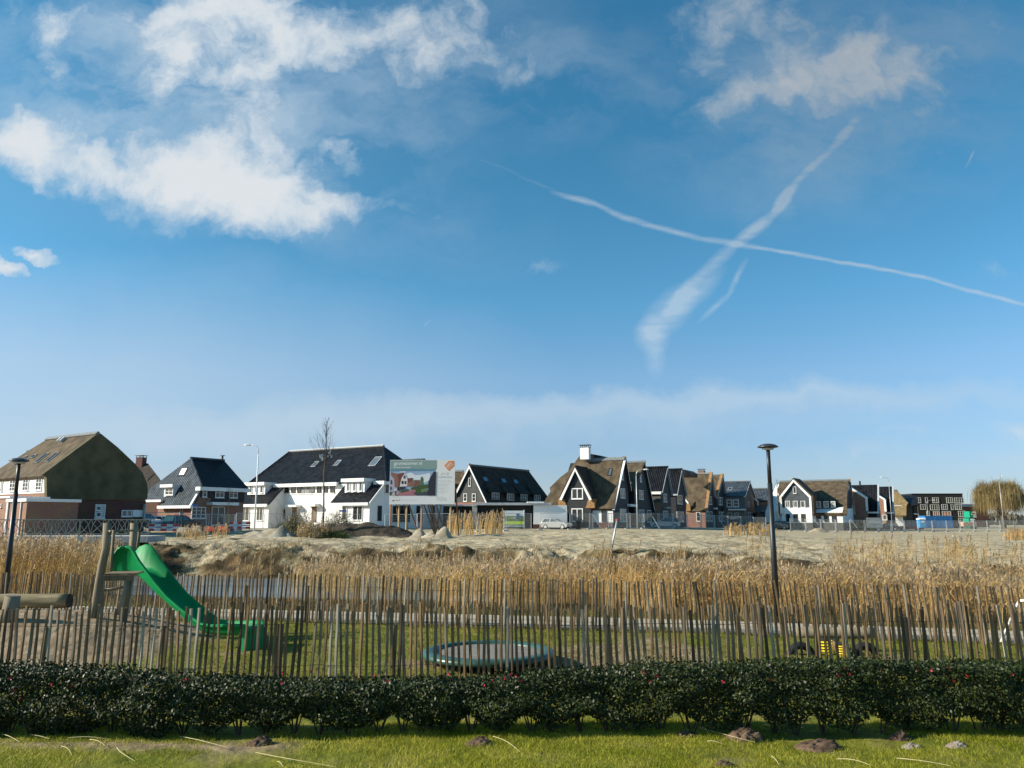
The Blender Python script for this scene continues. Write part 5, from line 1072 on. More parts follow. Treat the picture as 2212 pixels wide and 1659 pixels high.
# ---------------------------------------------------------------- cars
def car(label, u, D, th, col, L=4.3, h=1.5, suv=False, z=None, group=None):
    P = at(u, 520, D); z0 = gz(P.x, P.y) if z is None else z; rz = R(th)
    t = thing('parked_car', label, 'car', (P.x, P.y, z0), rz)
    q = Pl((P.x, P.y, z0), (math.cos(rz), math.sin(rz), 0), (0, 0, 1)); w = .86; M = mat('car_paint_' + col[0], col[1], rough=.22, spec=.7, metal=.35)
    prof = [(-L / 2, .38), (-L / 2 + .02, .78), (-L / 2 + .12, .92), (L * .16, .98), (L * .40, .84), (L / 2 - .02, .66), (L / 2, .36), (L / 2 - .2, .24), (-L / 2 + .15, .24)]
    f = MB(); f.prism(q, prof, -w, w); b = f.build('body', M, t, bevel=.05, smooth=False)
    hb = h if not suv else h + .12; x0, x1 = -L / 2 + .14, L * .20
    def ring(zz, xa, xb, ww): return [q.p(xa, zz, -ww), q.p(xb, zz, -ww), q.p(xb, zz, ww), q.p(xa, zz, ww)]
    f = MB(); f.loft([ring(.90, x0, x1, w - .05), ring(hb - .06, x0 + .28, x1 - .85, w - .2)]); f.build('windows', mat('car_glass', (.03, .035, .04), (.12, .13, .13), scale=2, rough=.06, spec=.8), t)
    f = MB(); f.loft([ring(hb - .06, x0 + .24, x1 - .80, w - .17), ring(hb, x0 + .34, x1 - .95, w - .24)]); f.build('car_roof', M, t)
    for xa, xb in ((x0 + .05, x0 + .33), (x0 + 1.15, x0 + 1.2), (x1 - .02, x1 - .82)):
        for sgn in (1, -1):
            f = MB(); f.tube([q.p(xa, .92, sgn * (w - .04)), q.p(xb, hb - .06, sgn * (w - .18))], .045, 4); f.build('pillar', M, t)
    for x in (-L * .31, L * .32):
        for sgn in (1, -1):
            f = MB(); C0 = q.p(x, .32, sgn * (w - .16)); ax = q.N
            f.loft([[q.p(x + r * math.cos(a), .32 + r * math.sin(a), sgn * (w - .18 + e)) for a in [2 * math.pi * k / 16 for k in range(16)]] for r, e in ((.30, 0), (.32, .04), (.32, .17), (.29, .20))]); wh = f.build('wheel', mat('tyre_rubber', (.018, .018, .018), rough=.9), t)
            f = MB(); f.loft([[q.p(x + r * math.cos(a), .32 + r * math.sin(a), sgn * (w + e)) for a in [2 * math.pi * k / 12 for k in range(12)]] for r, e in ((.20, .005), (.20, .03), (.05, .035))]); f.build('rim', M_galv, wh)
    for sgn in (1, -1):
        f = MB(); f.box(q, L / 2 - .28, L / 2 + .005, .60, .72, sgn * w * .7 - .14, sgn * w * .7 + .14); f.build('headlight', solid('headlight_glass', (.7, .72, .74), .1), t)
        f = MB(); f.box(q, -L / 2 - .01, -L / 2 + .1, .70, .86, sgn * w * .8 - .12, sgn * w * .8 + .12); f.build('taillight', solid('taillight_red', (.35, .01, .01), .2), t)
    return t
SIL = ('silver', (.50, .50, .48)); 
car('silver estate car parked before the white wall of the central thatched house', 556.5, 101.5, -28, SIL, 3.7, 1.34)
car('silver blue hatchback parked behind the fence before the black tiled houses', F_(205, 0)[0], 112, 172, ('pale_blue', (.38, .44, .46)), 4.1)
car('dark parked car half hidden behind the fence, right of the brown brick house', F_(1725, 0)[0], 140, 175, ('dark', (.10, .11, .12)), 4.2)
car('silver car glinting in the sun behind the red and white road barrier', X_(1050, 0)[0], 84, -28, ('bright_silver', (.72, .74, .75)), 4.2, z=gz(*at(166, 520, 84)[:2]) + .35)
car('pale grey car behind the bridge railing, left of the glinting silver car', X_(735, 0)[0], 82, -24, ('pale_grey', (.55, .58, .60)), 4.0, z=gz(*at(145, 520, 82)[:2]) + .45)
car('small black car beside the brick corner of the slate-roofed house', X_(1285, 0)[0], 83, 60, ('black', (.02, .02, .022)), 3.7, z=gz(*at(182, 520, 83)[:2]) + .3)
car('dark red car behind the fence, left of the blue container', H_(475, 0)[0], 160, 172, ('dark_red', (.20, .02, .025)), 4.6, suv=True)
car('black car parked in front of the narrow brick gable', H_(150, 0)[0], 152, 165, ('black', (.02, .02, .022)), 4.2)
# ---------------------------------------------------------------- containers, cabins, toilet
def ribbed_container(label, fn, x0, x1, y0, y1, D, mcol, xe=None):
    q0 = at(*fn(x0, y1), D); q = Pl((0, D, 0), (1, 0, 0), (0, 0, 1)); a0, b0 = q.hit(fn(x0, y1)); a1, b1 = q.hit(fn(x1, y0))
    t = thing('container', label, 'container', ((a0 + a1) / 2, D, b0), 0); n = 22; pts = []
    w = (a1 - a0) / n
    for k in range(n): pts += [(a0 + k * w, 0), (a0 + k * w + w * .15, -.08), (a0 + k * w + w * .5, -.08), (a0 + k * w + w * .65, 0)]
    pts += [(a1, 0), (a1, 2.4), (a0, 2.4)]
    f = MB(); f.prism(Pl((0, D, 0), (1, 0, 0), (0, 1, 0)), [(x, y) for x, y in pts], b0, b1 - .06); f.build('side', mcol, t)
    f = MB(); f.box(q, a0 - .05, a1 + .05, b1 - .058, b1 + .08, -2.45, .1); f.build('top_rail', mcol, t)
    if xe: a2 = q.hit(fn(xe, y1))[0]; f = MB(); f.box(q, a1 + .06, a2, b0, b1 - .1, -2.2, -.3); f.build('end_door', solid('container_dark', (.01, .015, .05)), t)
    return t
ribbed_container('blue ribbed site container behind the fence, right of the blue toilet cabin', H_, 705, 1068, 1192, 1352, 152, mat('container_blue', (.03, .16, .38), (.045, .21, .46), scale=1, rough=.45), 1098)
D = 150; q = Pl((0, D, 0), (1, 0, 0), (0, 0, 1)); a0, b0 = q.hit(H_(622, 1352)); a1, b1 = q.hit(H_(700, 1238)); a1 = a1
t = thing('toilet_cabin', 'bright blue portable toilet with a white roof, left of the blue container', 'portable toilet', ((a0 + a1) / 2, D, b0), 0)
f = MB(); f.box(q, a0, a1, b0, b1, -1.1, 0); f.build('cabin', solid('toilet_blue', (.03, .26, .55), .4), t, bevel=.04)
f = MB(); f.loft([[q.p(x, zz, c) for x, c in ((a0 - e, e), (a1 + e, e), (a1 + e, -1.1 - e), (a0 - e, -1.1 - e))] for zz, e in ((b1 + .002, .04), (b1 + .16, .02), (b1 + .32, -.2))]); f.build('roof', M_trim, t)
f = MB(); f.box(q, a0 + .15, a1 - .15, b0 + .1, b1 - .12, 0.0, .03); dr_ = f.build('door', solid('toilet_door', (.04, .32, .62), .4), t)
f = MB(); f.box(q, a0 + .25, a1 - .25, b1 - .55, b1 - .2, .03, .04); f.build('door_sign', M_trim, dr_)
for k, (x0, x1, y0, y1, lb) in enumerate(((1312, 1398, 1125, 1210, 'upper green site cabin with a white end, near the willow'), (1300, 1366, 1225, 1275, 'lower green site cabin behind the brick pallets'))):
    D = 190 - 3 * k; q = Pl((0, D, 0), (1, 0, 0), (0, 0, 1)); a0, b0 = q.hit(H_(x0, y1)); a1, b1 = q.hit(H_(x1, y0))
    t = thing('site_cabin', lb, 'site cabin', ((a0 + a1) / 2, D, b0 if k else b0), 0)
    if k == 0:
        f = MB(); f.box(q, a0 + .1, a1 - .1, gz(a0, D) - .3, b0, -2, -.2); f.build('lower_cabin', solid('cabin_dark_green', (.01, .08, .06), .5), t)
    f = MB(); f.box(q, a0, a1 - .8, b0 + .002, b1, -2.4, 0); f.build('cabin', solid('cabin_green', (.01, .26, .15), .5), t)
    f = MB(); f.box(q, a1 - .79, a1, b0 + .002, b1 - .02, -2.4, 0); f.build('end_panel', M_trim, t)
    H2 = type('o', (), {})(); H2.root = t; window(H2, q, rect=(a0 + .5, b0 + .7, a0 + 1.4, b1 - .3), c=.01, cols=1)
for x0, x1, y0, y1, lb in ((1228, 1320, 1270, 1332, 'wrapped pallet of reddish bricks left of the other pallet'), (1328, 1403, 1270, 1333, 'pallet of tan bricks nearest the willow')):
    D = 160; q = Pl((0, D, 0), (1, 0, 0), (0, 0, 1)); a0, b0 = q.hit(H_(x0, y1)); a1, b1 = q.hit(H_(x1, y0)); t = thing('brick_pallet', lb, 'brick pallet', ((a0 + a1) / 2, D, b0), 0, 'pallets of bricks')
    f = MB()
    for i in range(3):
        for j in range(3): f.box(q, a0 + (a1 - a0) * i / 3 + .02, a0 + (a1 - a0) * (i + 1) / 3 - .02, b0 + .15 + (b1 - b0 - .15) * j / 3 + .01, b0 + .15 + (b1 - b0 - .15) * (j + 1) / 3 - .01, -1.2, .02 * ((i + j) % 2))
    f.build('bricks', mat('loose_bricks', (.38, .20, .13), (.55, .42, .33), scale=1.6), t)
    f = MB(); f.box(q, a0, a1, b0, b0 + .14, -1.2, 0); f.build('pallet', M_stake, t)
# wheelie bin
D = 100; P = at(E_(735, 0)[0], 520, D); z0 = gz(P.x, P.y); t = thing('wheelie_bin', 'black wheelie bin beside the fence before the black gable', 'bin', (P.x, P.y, z0), 0)
f = MB(); f.loft([[Vector((P.x + x * s, P.y + y * s, z0 + z)) for x, y in ((-.3, -.35), (.3, -.35), (.3, .35), (-.3, .35))] for z, s in ((.08, .8), (1.0, 1.0))]); f.build('body', M_black, t)
f = MB(); f.loft([[Vector((P.x + x * s, P.y + y * s, z0 + z)) for x, y in ((-.34, -.4), (.34, -.4), (.34, .38), (-.34, .38))] for z, s in ((1.002, 1), (1.06, 1), (1.12, .8))]); f.build('lid', M_black, t)
for sx_ in (-.25, .25):
    f = MB(); f.loft([[Vector((P.x + sx_ + e, P.y + .33 + .1 * math.cos(a), z0 + .1 + .1 * math.sin(a))) for a in [2 * math.pi * k / 10 for k in range(10)]] for e in (-.03, .03)]); f.build('wheel', MATS['tyre_rubber'], t)
# ---------------------------------------------------------------- barriers on the street, left
M_red = mat('barrier_red', (.50, .045, .04), (.60, .07, .06), scale=4, rough=.4); M_wb = solid('barrier_white', (.62, .66, .67), .4); M_bl = solid('barrier_blue', (.05, .07, .20), .5)
def board_barrier(label, fn, x0, x1, y0, y1, y2, y3, D, n, red0=True):
    q = Pl((0, D, 0), (1, 0, 0), (0, 0, 1)); a0, bT = q.hit(fn(x0, y0)); a1, _ = q.hit(fn(x1, y0)); b1 = q.hit(fn(x0, y1))[1]; b2 = q.hit(fn(x0, y2))[1]; b3 = q.hit(fn(x0, y3))[1]; g = gz((a0 + a1) / 2, D)
    t = thing('road_barrier', label, 'road barrier', ((a0 + a1) / 2, D, g), 0, 'red and white plank barriers')
    for (u_, l_) in ((bT, b1), (b2, b3)):
        f = MB(); f.box(q, a0, a1, l_, u_, -.05, 0); bd = f.build('plank', M_wb, t)
        for k in range(n):
            if (k % 2 == 0) == red0: f = MB(); w = (a1 - a0) / n; f.box(q, a0 + k * w, a0 + k * w + w, l_ + .004, u_ - .004, 0, .006); f.build('red_block', M_red, bd)
    f = MB(); f.box(q, a0, a1, b2 + .02, b1 - .02, -.03, -.01); md = f.build('middle_board', M_wb, t)
    f = MB(); f.box(q, a0 + (a1 - a0) * .25, a0 + (a1 - a0) * .45, b2 + .1, b1 - .08, -.01, 0); f.build('stripe', M_bl, md); f = MB(); f.box(q, a0 + (a1 - a0) * .6, a0 + (a1 - a0) * .8, b2 + .1, b1 - .08, -.01, 0); f.build('stripe', M_bl, md)
    for s in (.03, .97): f = MB(); x = a0 + (a1 - a0) * s; f.tube([q.p(x, g - .1, -.08), q.p(x, bT + .05, -.08)], .03, 6); f.build('post', M_galv, t)
board_barrier('red and white plank barrier at the left, behind the slide tower', X_, 792, 1240, 428, 462, 500, 532, 74, 5)
board_barrier('red and white plank barrier at the foot of the tall white street lamp', X_, 1978, 2290, 398, 432, 465, 498, 76, 5)
def jersey(label, fn, x0, x1, y0, y1, D, m):
    q = Pl((0, D, 0), (1, 0, 0), (0, 0, 1)); a0, b0 = q.hit(fn(x0, y1)); a1, b1 = q.hit(fn(x1, y0)); t = thing('traffic_barrier', label, 'barrier', ((a0 + a1) / 2, D, b0), 0, 'plastic traffic barriers on the street')
    h = b1 - b0; f = MB(); f.loft([[q.p(x, z, c) for x, c in ((a0 + e, .25 - e * .8), (a1 - e, .25 - e * .8), (a1 - e, -.25 + e * .8), (a0 + e, -.25 + e * .8))] for z, e in ((b0, 0), (b0 + h * .2, .01), (b0 + h * .95, .14), (b1, .17))]); f.build('body', m, t)
    f = MB(); f.box(q, a0 + .05, a1 - .05, b0 + h * .28, b0 + h * .36, .0, .262); f.build('groove', m, t)
    for s in (.25, .75): f = MB(); x = a0 + (a1 - a0) * s; f.box(q, x - .12, x + .12, b0 - .02, b0 + h * .15, 0, .27); f.build('fork_slot', M_black, t)
M_crm = mat('cream_plastic', (.46, .43, .33), (.56, .53, .43), scale=3, rough=.5)
jersey('long cream plastic barrier, left of the shorter cream one', X_, 1212, 1412, 478, 578, 72, M_crm); jersey('short cream plastic barrier right of the longer cream one', X_, 1405, 1578, 455, 563, 71, M_crm)
jersey('red plastic barrier nearest the cream barriers', X_, 1632, 1762, 462, 550, 72, M_red); jersey('red plastic barrier nearest the tall white street lamp', X_, 1820, 1972, 460, 548, 72, M_red)
for x, lb in ((955, 'left of two yellow stakes before the slate-roofed house'), (1000, 'right of two yellow stakes before the slate-roofed house')):
    a = at(*B_(x, 1320), 78); b = at(*B_(x, 1192), 78); o = MB().tube([a, b], .06, 6).build('stake', mat('yellow_stake', (.48, .36, .13), (.55, .42, .18), scale=3)); tag(o, lb, 'stake', 'yellow stakes')
def sign(label, fn, x0, x1, y0, y1, D, ypole):
    q = Pl((0, D, 0), (1, 0, 0), (0, 0, 1)); a0, b0 = q.hit(fn(x0, y1)); a1, b1 = q.hit(fn(x1, y0)); t = thing('street_sign', label, 'street sign', (a0, D, gz(a0, D)), 0, 'blue street name signs')
    f = MB(); f.box(q, a0, a1, b0, b1, 0, .03); f.build('plate', solid('sign_blue', (.02, .10, .42), .4), t); f = MB(); f.tube([q.p(a0, gz(a0, D) - .1, -.04), q.p(a0, b1, -.04)], .03, 6); f.build('pole', M_galv, t)
sign('blue street sign before the slate-roofed house', B_, 535, 605, 1070, 1092, 83, 1300); sign('blue street sign beside the bare tree before the white terrace', C_, 500, 586, 1138, 1160, 86, 1290)
# poles leaning out of the sand
def stick(name, label, cat, fn, x0, y0, x1, y1, D, D2, r, m, tipm=None):
    a = at(*fn(x0, y0), D); b = at(*fn(x1, y1), D2); t = thing(name, label, cat, tuple(a), 0); d = (b - a)
    MB().tube([a - d.normalized() * .2, b], [r, r * .9], 8).build('shaft', m, t, smooth=True)
    if tipm: MB().tube([b + d.normalized() * .001, b + d.normalized() * .07], r * 1.5, 8).build('tip', tipm, t)
stick('leaning_pole', 'grey pole with a red tip leaning out of the bank, before the central thatched house', 'pole', Z5, 938, 322, 986, 68, 44, 44, .055, M_galv, M_red)
stick('leaning_pole', 'pale weathered pole leaning left out of the sand at the far right', 'pole', Z6, 1702, 288, 1640, 188, 50, 49, .055, M_conc)
a = at(*F_(1355, 1418), 95); z = gz(a.x, a.y); pts = []
for k in range(12): q_ = at(748.5 + k * 2.0, 531.6 - (k / 11) ** 2 * 1.3, 95); pts.append(Vector((q_.x, 92 + .6 * math.sin(k) + k * .4, gz(q_.x, 92 + k * .4) + .09)))
o = MB().tube(pts, .08, 6).build('hose', solid('hose_blue', (.16, .24, .52), .5)); tag(o, 'blue hose lying on the sand left of the black lamp post', 'hose')
# ---------------------------------------------------------------- heaps of sand and soil
def heap(name, label, cat, u, D, w, h, d, m, seed, n=26, peaks=((0, 1.0),), kind=None, zoff=0, sk=(1.0, 1.0)):
    rng = np.random.default_rng(seed); P = at(u, 520, D); g = gz(P.x, P.y) - .08 + zoff; xs = np.linspace(-1, 1, 2 * n); ys = np.linspace(-1, 1, n); X, Y = np.meshgrid(xs, ys)
    Z = 0
    for px_, ph_ in peaks: Z = np.maximum(Z, ph_ * np.exp(-((np.abs((X - px_) * np.where(X < px_, 2.2 / sk[0], 2.2 / sk[1]))) ** 2.2 + (np.abs(Y * 1.7)) ** 2.2)))
    env = np.clip(1 - (np.abs(X) ** 4 + Y ** 4), 0, 1) ** .5
    ph = rng.uniform(0, 6, 8); N_ = sum(np.sin(X * (3 + 3 * k) * w / 3 + ph[k]) * np.sin(Y * (2.5 + 3 * k) + ph[-k - 1]) / (1.5 + k) for k in range(7))
    Z = (Z * h + .10 * h * N_ * (Z > .03)) * env
    V = np.stack([P.x + X * w / 2, P.y + Y * d / 2, g + Z], -1).reshape(-1, 3); nx = 2 * n; i, j = np.meshgrid(np.arange(nx - 1), np.arange(n - 1)); a = (j * nx + i).ravel()
    o = np_object(name, V, np.stack([a, a + 1, a + nx + 1, a + nx], -1), [m], smooth=True)
    if kind: o['kind'] = kind
    else: tag(o, label, cat)
    return o
M_sandp = mat('loose_sand', (.27, .225, .155), (.39, .335, .25), scale=1.2, rough=.95, bump=.06, bscale=3); M_soil = mat('dark_soil', (.028, .023, .018), (.085, .068, .048), scale=1.4, rough=1, bump=.12, bscale=3, detail=9)
M_clay = mat('grey_clay', (.15, .155, .13), (.26, .25, .21), scale=1.2, rough=1, bump=.1, bscale=3)
heap('soil_heap', 'long low heap of dark soil between the bare tree and the billboard', 'soil heap', 362, 69, 9.2, 1.25, 3, M_soil, 3, peaks=((-.6, .9), (-.25, 1), (.1, .95), (.5, .85), (.8, .6)))
heap('sand_heap', 'pale sand heap under the left half of the billboard', 'sand heap', 414, 66, 2.8, .85, 2, M_sandp, 4, peaks=((.4, 1),), sk=(1.3, .8)); heap('sand_heap', 'pale pointed sand heap under the right half of the billboard', 'sand heap', 435.5, 65, 3.2, 1.0, 2, M_sandp, 5, peaks=((.55, 1), (-.1, .55)), sk=(1.3, .6))
heap('sand_heap', 'pale sand heap at the foot of the white street lamp', 'sand heap', 262, 66, 4.8, .8, 3, M_sandp, 6, peaks=((.55, 1), (.1, .7)), sk=(1.8, .9)); heap('clay_heap', 'grey-green clay heap right of the pale sand at the street lamp', 'clay heap', 284, 65.5, 2.8, .95, 2, M_clay, 8, peaks=((-.1, 1), (.4, .5)))
heap('rubble_heap', 'small heap of dead branches and sand before the white thatched house', 'rubble heap', G_(775, 0)[0], 120, 6.5, .75, 2, M_sandp, 9, peaks=((0, 1), (.4, .4)))
M_dirt = mat('molehill_soil', (.048, .030, .019), (.155, .10, .064), scale=9, rough=1, bump=.03, bscale=30, detail=9)
def molehill(label, u, v, w, h, seed, m=M_dirt):
    rng = np.random.default_rng(seed); D_m = CAM_H * FPX / (v - 520) * 1.0; P = at(u, v, 1); P = at(u, v, CAM_H / (CAM_H - at(u, v, 1).z) * 1.0)
    cx_, cy_ = P.x, P.y; n = 34; xs = np.linspace(-1, 1, n); X, Y = np.meshgrid(xs, xs); rr = np.sqrt(X * X + Y * Y)
    ph = rng.uniform(0, 6, 10); N_ = sum(np.sin(X * (5 + 4 * k) + ph[k] + 2 * np.sin(Y * 3 + k)) * np.sin(Y * (5 + 4 * k) + ph[-k - 1]) / (1.2 + .6 * k) for k in range(8))
    Z = np.clip(1 - rr ** 1.6, 0, 1) ** .9 * h * (1 + .16 * N_) + .10 * h * N_ * (rr < .9)
    Z = np.where(rr > .97, -.03, np.maximum(Z, -.01)); V = np.stack([cx_ + X * w / 2 + .02 * N_, cy_ + Y * w / 3, gz(cx_, cy_) + Z], -1).reshape(-1, 3); i, j = np.meshgrid(np.arange(n - 1), np.arange(n - 1)); a = (j * n + i).ravel()
    o = np_object('molehill', V, np.stack([a, a + 1, a + n + 1, a + n], -1), [m]); tag(o, label, 'molehill', 'molehills on the lawn')
M_dry = mat('dry_molehill_soil', (.20, .165, .13), (.36, .31, .27), scale=9, rough=1, bump=.03, bscale=30)
molehill('dark molehill right of centre, the tallest of the row on the lawn', 744, 739, .5, .13, 1); molehill('wide flat dark molehill on the lawn', 819, 746, .62, .09, 2); molehill('dark crumbly molehill touching the small dry one', 900, 739, .30, .08, 3)
molehill('small dry greyish molehill in front of the dark crumbly one', 911, 747, .24, .05, 4, M_dry); molehill('dry greyish molehill nearest the right edge', 957, 748, .28, .055, 5, M_dry); molehill('low dark molehill half under the hedge, left of the tallest one', 686, 737, .34, .06, 6)
molehill('dark molehill in the middle of the lawn below the hedge', 480, 746, .36, .08, 7); molehill('dark molehill at the left below the hedge', 260, 743, .34, .085, 8); molehill('molehill cut off by the bottom edge of the photo', 723, 768, .22, .05, 9)
# bridge with branching railing, far left
PB2 = Pl(Vector((at(80, 520, 50).x, 50, 0)), Vector((1, .10, 0)), (0, 0, 1)); bh = lambda u, v: PB2.hit((u, v))
BR = thing('bridge', 'pale bridge with a branching cut-out railing behind the reeds at the left edge', 'bridge', (at(80, 520, 50).x, 50, gz(at(80, 520, 50).x, 50)), 0)
aL = bh(-20, 520)[0]; aR = bh(150, 520)[0]; zt = bh(0, 519.3)[1]; zb = zt - .92
M_rail = mat('railing_grey', (.27, .26, .21), (.36, .35, .28), scale=3, rough=.5)
f = MB(); f.box(PB2, aL, aR, zt - .05, zt, -.04, .04); f.build('top_rail', M_rail, BR); f = MB(); f.box(PB2, aL, aR, zb, zb + .05, -.03, .03); f.build('bottom_rail', M_rail, BR)
f = MB(); rng = random.Random(5); x = aL
while x < aR - .3:
    w_ = rng.uniform(.5, .8); p = [(x, zb), (x + w_ * .5, zb + .3 + rng.uniform(-.1, .1)), (x + w_, zb), (x + w_ * .15, zt - .25 + rng.uniform(-.1, .1)), (x + w_ * .8, zt - .3), (x + w_ * .4, zt), (x + w_, zt), (x, zt)]
    for i, j in ((0, 1), (1, 2), (1, 3), (1, 4), (3, 5), (4, 5), (4, 6), (3, 7), (0, 3), (2, 4)): f.tube([PB2.p(*p[i]), PB2.p(*p[j])], .021, 4)
    x += w_
f.build('railing_tracery', M_rail, BR)
f = MB(); f.box(PB2, aL, aR, zb - .5, zb - .12, -3.2, .12); f.build('deck', M_conc, BR)
for k in range(6): x = aL + (aR - aL) * (k + .5) / 6; f = MB(); f.box(PB2, x - .04, x + .04, zb - .4, zt - .05, -.1, -.04); f.build('post', M_rail, BR)
for k in range(4): x = aL + (aR - aL) * (k + .5) / 4; f = MB(); f.box(PB2, x - .35, x + .35, -1.2, zb - .5, -2.8, -.1); f.build('pier', M_conc, BR)
# ---------------------------------------------------------------- chestnut paling fences
M_pale = [mat('chestnut_pale_%s' % k, a, b, scale=5, rough=.9, stretch=(5, 5, .6), bump=.004, bscale=40) for k, a, b in (('brown', (.17, .105, .052), (.28, .18, .10)), ('grey', (.17, .125, .08), (.28, .21, .145)), ('dark', (.075, .05, .032), (.13, .09, .058)), ('weathered', (.28, .235, .175), (.38, .33, .26)))]
def pale_mesh(k):
    rng = random.Random(100 + k); w = rng.uniform(.045, .063); d = .024; h = 1.25 + rng.uniform(-.03, .03); n = 6; f = MB(); rings = []; bx = rng.uniform(-.012, .012); by = rng.uniform(-.02, .02)
    for i in range(n + 1):
        t = i / n; ox = bx * math.sin(t * 3.1) + rng.uniform(-.003, .003); oy = by * math.sin(t * 2.6); s = (1 - .12 * t) * (1 + rng.uniform(-.08, .08))
        rings.append([Vector((ox + x * w * s, oy + y * d * s, t * h)) for x, y in ((-.5, -.35), (.1, -.55), (.5, -.2), (.42, .5), (-.45, .45))])
    f.loft(rings)
    me = bpy.data.meshes.new('pale'); me.from_pydata([tuple(v) for v in f.v], [], f.f); bm = bmesh.new(); bm.from_mesh(me); bmesh.ops.recalc_face_normals(bm, faces=bm.faces); bm.to_mesh(me); bm.free()
    me.materials.append(M_pale[(0, 1, 0, 0, 1, 2, 0, 1, 0, 0, 3, 1, 0, 2)[k % 14]]); return me
PALES = [pale_mesh(k) for k in range(28)]
def merged(items, name, root):
    mb = MB(); mats = []
    for me, M in items:
        mm = me.materials[0]
        if mm not in mats: mats.append(mm)
        mb.cur = mats.index(mm); k = len(mb.v); mb.v += [M @ v.co for v in me.vertices]
        for p in me.polygons: mb.face_add(tuple(k + i for i in p.vertices))
    return mb.build(name, mats, root)
def paling(label, fy, x0, x1, step, seed, posts, flip):
    rng = random.Random(seed); root = thing('paling_fence', label, 'fence', ((x0 + x1) / 2, fy((x0 + x1) / 2), 0), 0); Mi = ROOT[root.name].inverted()
    L = []; x = x0
    while x < x1:
        y = fy(x); z = gz(x, y) + rng.uniform(-.05, .02)
        lean = rng.gauss(0, .018) + flip(x); M = Matrix.Translation((x, y + rng.uniform(-.01, .01), z)) @ Matrix.Rotation(lean, 4, 'Y') @ Matrix.Rotation(rng.gauss(0, .02), 4, 'X') @ Matrix.Rotation(rng.uniform(-.25, .25), 4, 'Z') @ Matrix.Diagonal((1, 1, rng.uniform(.97, 1.03), 1))
        L.append((rng.choice(PALES), M, x)); x += step * rng.uniform(.86, 1.15)
    vis = [q for q in L if abs(q[2]) / fy(q[2]) < .655]; vis.sort(key=lambda q: abs(q[2])); near = vis[:99]; nid = {id(q) for q in near}
    for me, M, _ in near:
        o = bpy.data.objects.new('pale', me); COL.objects.link(o); o.parent = root; o.matrix_basis = Mi @ M
    rest = [(me, M) for me, M, _ in [q for q in L if id(q) not in nid]]
    o = merged(rest, 'pales', root); o['kind'] = 'stuff'
    for h in (.22, .92):
        f = MB(); pts = []; x = x0
        while x < x1: pts.append(Vector((x, fy(x) - .012 + .012 * math.sin(x * 31), gz(x, fy(x)) + h + .01 * math.sin(x * 3)))); x += .2
        f.tube(pts, .0035, 4); f.build('wire', M_black if h > .5 else M_black, root)
    for x, h, m, r in posts:
        y = fy(x) + .05; z = gz(x, y); f = MB(); dx = rng.uniform(-.05, .05); f.tube([Vector((x, y, z - .2)), Vector((x + dx * .5, y, z + h * .5)), Vector((x + dx, y, z + h))], [r, r, r * .95], 10); f.build('post', m, root, smooth=False)
    return root
fyf = lambda x: 14.25 + .035 * x * (x > 0) + .03 * x * (x < 0)
M_post = mat('tan_post', (.26, .19, .11), (.38, .29, .18), scale=3, rough=.9, stretch=(4, 4, .5)); M_pbr = mat('brown_post', (.13, .092, .05), (.21, .155, .095), scale=3, rough=.9, stretch=(4, 4, .5))
def px_x(u, D): return (u - 512) / FPX * D * 1.0
pf = [(px_x(u, 14.3) * .985, h, m, r) for u, h, m, r in ((63, .92, M_pbr, .055), (177, .93, M_pbr, .03), (287, .92, M_pbr, .055), (397, .90, M_pbr, .035), (508, .94, M_post, .032), (608.5, .93, M_post, .028), (711, .90, M_post, .03), (815, .97, M_post, .03), (905, 1.0, M_pbr, .05), (992, 1.0, M_post, .035), (1060, .98, M_post, .03))]
paling('front chestnut paling fence, running just behind the hedge', fyf, -13.5, 13.5, .102, 21, pf, lambda x: 0.012 * (x < 0) - .035 * (x > -3))
pbk = [(px_x(u, 20.8), h, m, r) for u, h, m, r in ((68, .92, M_post, .035), (240, .95, M_post, .04), (304, .94, M_post, .04), (368, .92, M_pbr, .04), (434, .93, M_post, .035), (507, .95, M_post, .04), (580, .93, M_post, .035), (650, .93, M_post, .04), (735, .93, M_post, .035), (808, .93, M_post, .04), (895, .95, M_post, .04), (950, .9, M_post, .04), (1012, .95, M_post, .04))]
fyb = lambda x: float(yb(x)) - .03
pbk = [((u_x), h, m, r) for (u_x, h, m, r) in pbk]
paling('back chestnut paling fence, between the grass and the concrete path', fyb, -19, 16, .101, 33, pbk, lambda x: .03 * (x < 3) - .07 * (x > 3))
# ---------------------------------------------------------------- slide tower
cx0, cy0 = at(*Z3(905, 840), 18.7).x, 18.7
ST = thing('slide_tower', 'small log play tower with a ladder, on the sand mound at the left', 'play tower', (cx0, cy0, gz(cx0, cy0)), 0)
Mlog = mat('weathered_log', (.15, .12, .08), (.29, .24, .165), scale=2.5, rough=.9, stretch=(5, 5, .4), bump=.012, bscale=14)
def logp(name, pts, D, rad, root, D2=None, m=Mlog, n=12, extra=0):
    P_ = [at(*Z3(x, y), D if D2 is None else D + (D2 - D) * i / (len(pts) - 1)) for i, (x, y) in enumerate(pts)]
    if extra: P_[-1] = P_[-1] - Vector((0, 0, extra))
    f = MB(); f.tube(P_, rad, n); return f.build(name, m, root, smooth=True)
logp('post', [(905, 88), (895, 300), (862, 440), (835, 600), (812, 760), (775, 870)], 18.4, [.085, .085, .09, .09, .095, .10], ST, extra=.25)
logp('post', [(1130, 88), (1122, 300), (1110, 430), (1085, 600), (1045, 740), (1000, 830)], 19.3, [.085, .085, .085, .09, .09, .095], ST, extra=.3)
logp('post', [(860, 520), (852, 700), (838, 860)], 19.2, [.07, .075, .08], ST, extra=.2); logp('post', [(1080, 560), (1065, 700), (1040, 840)], 18.55, [.085, .09, .09], ST, extra=.2)
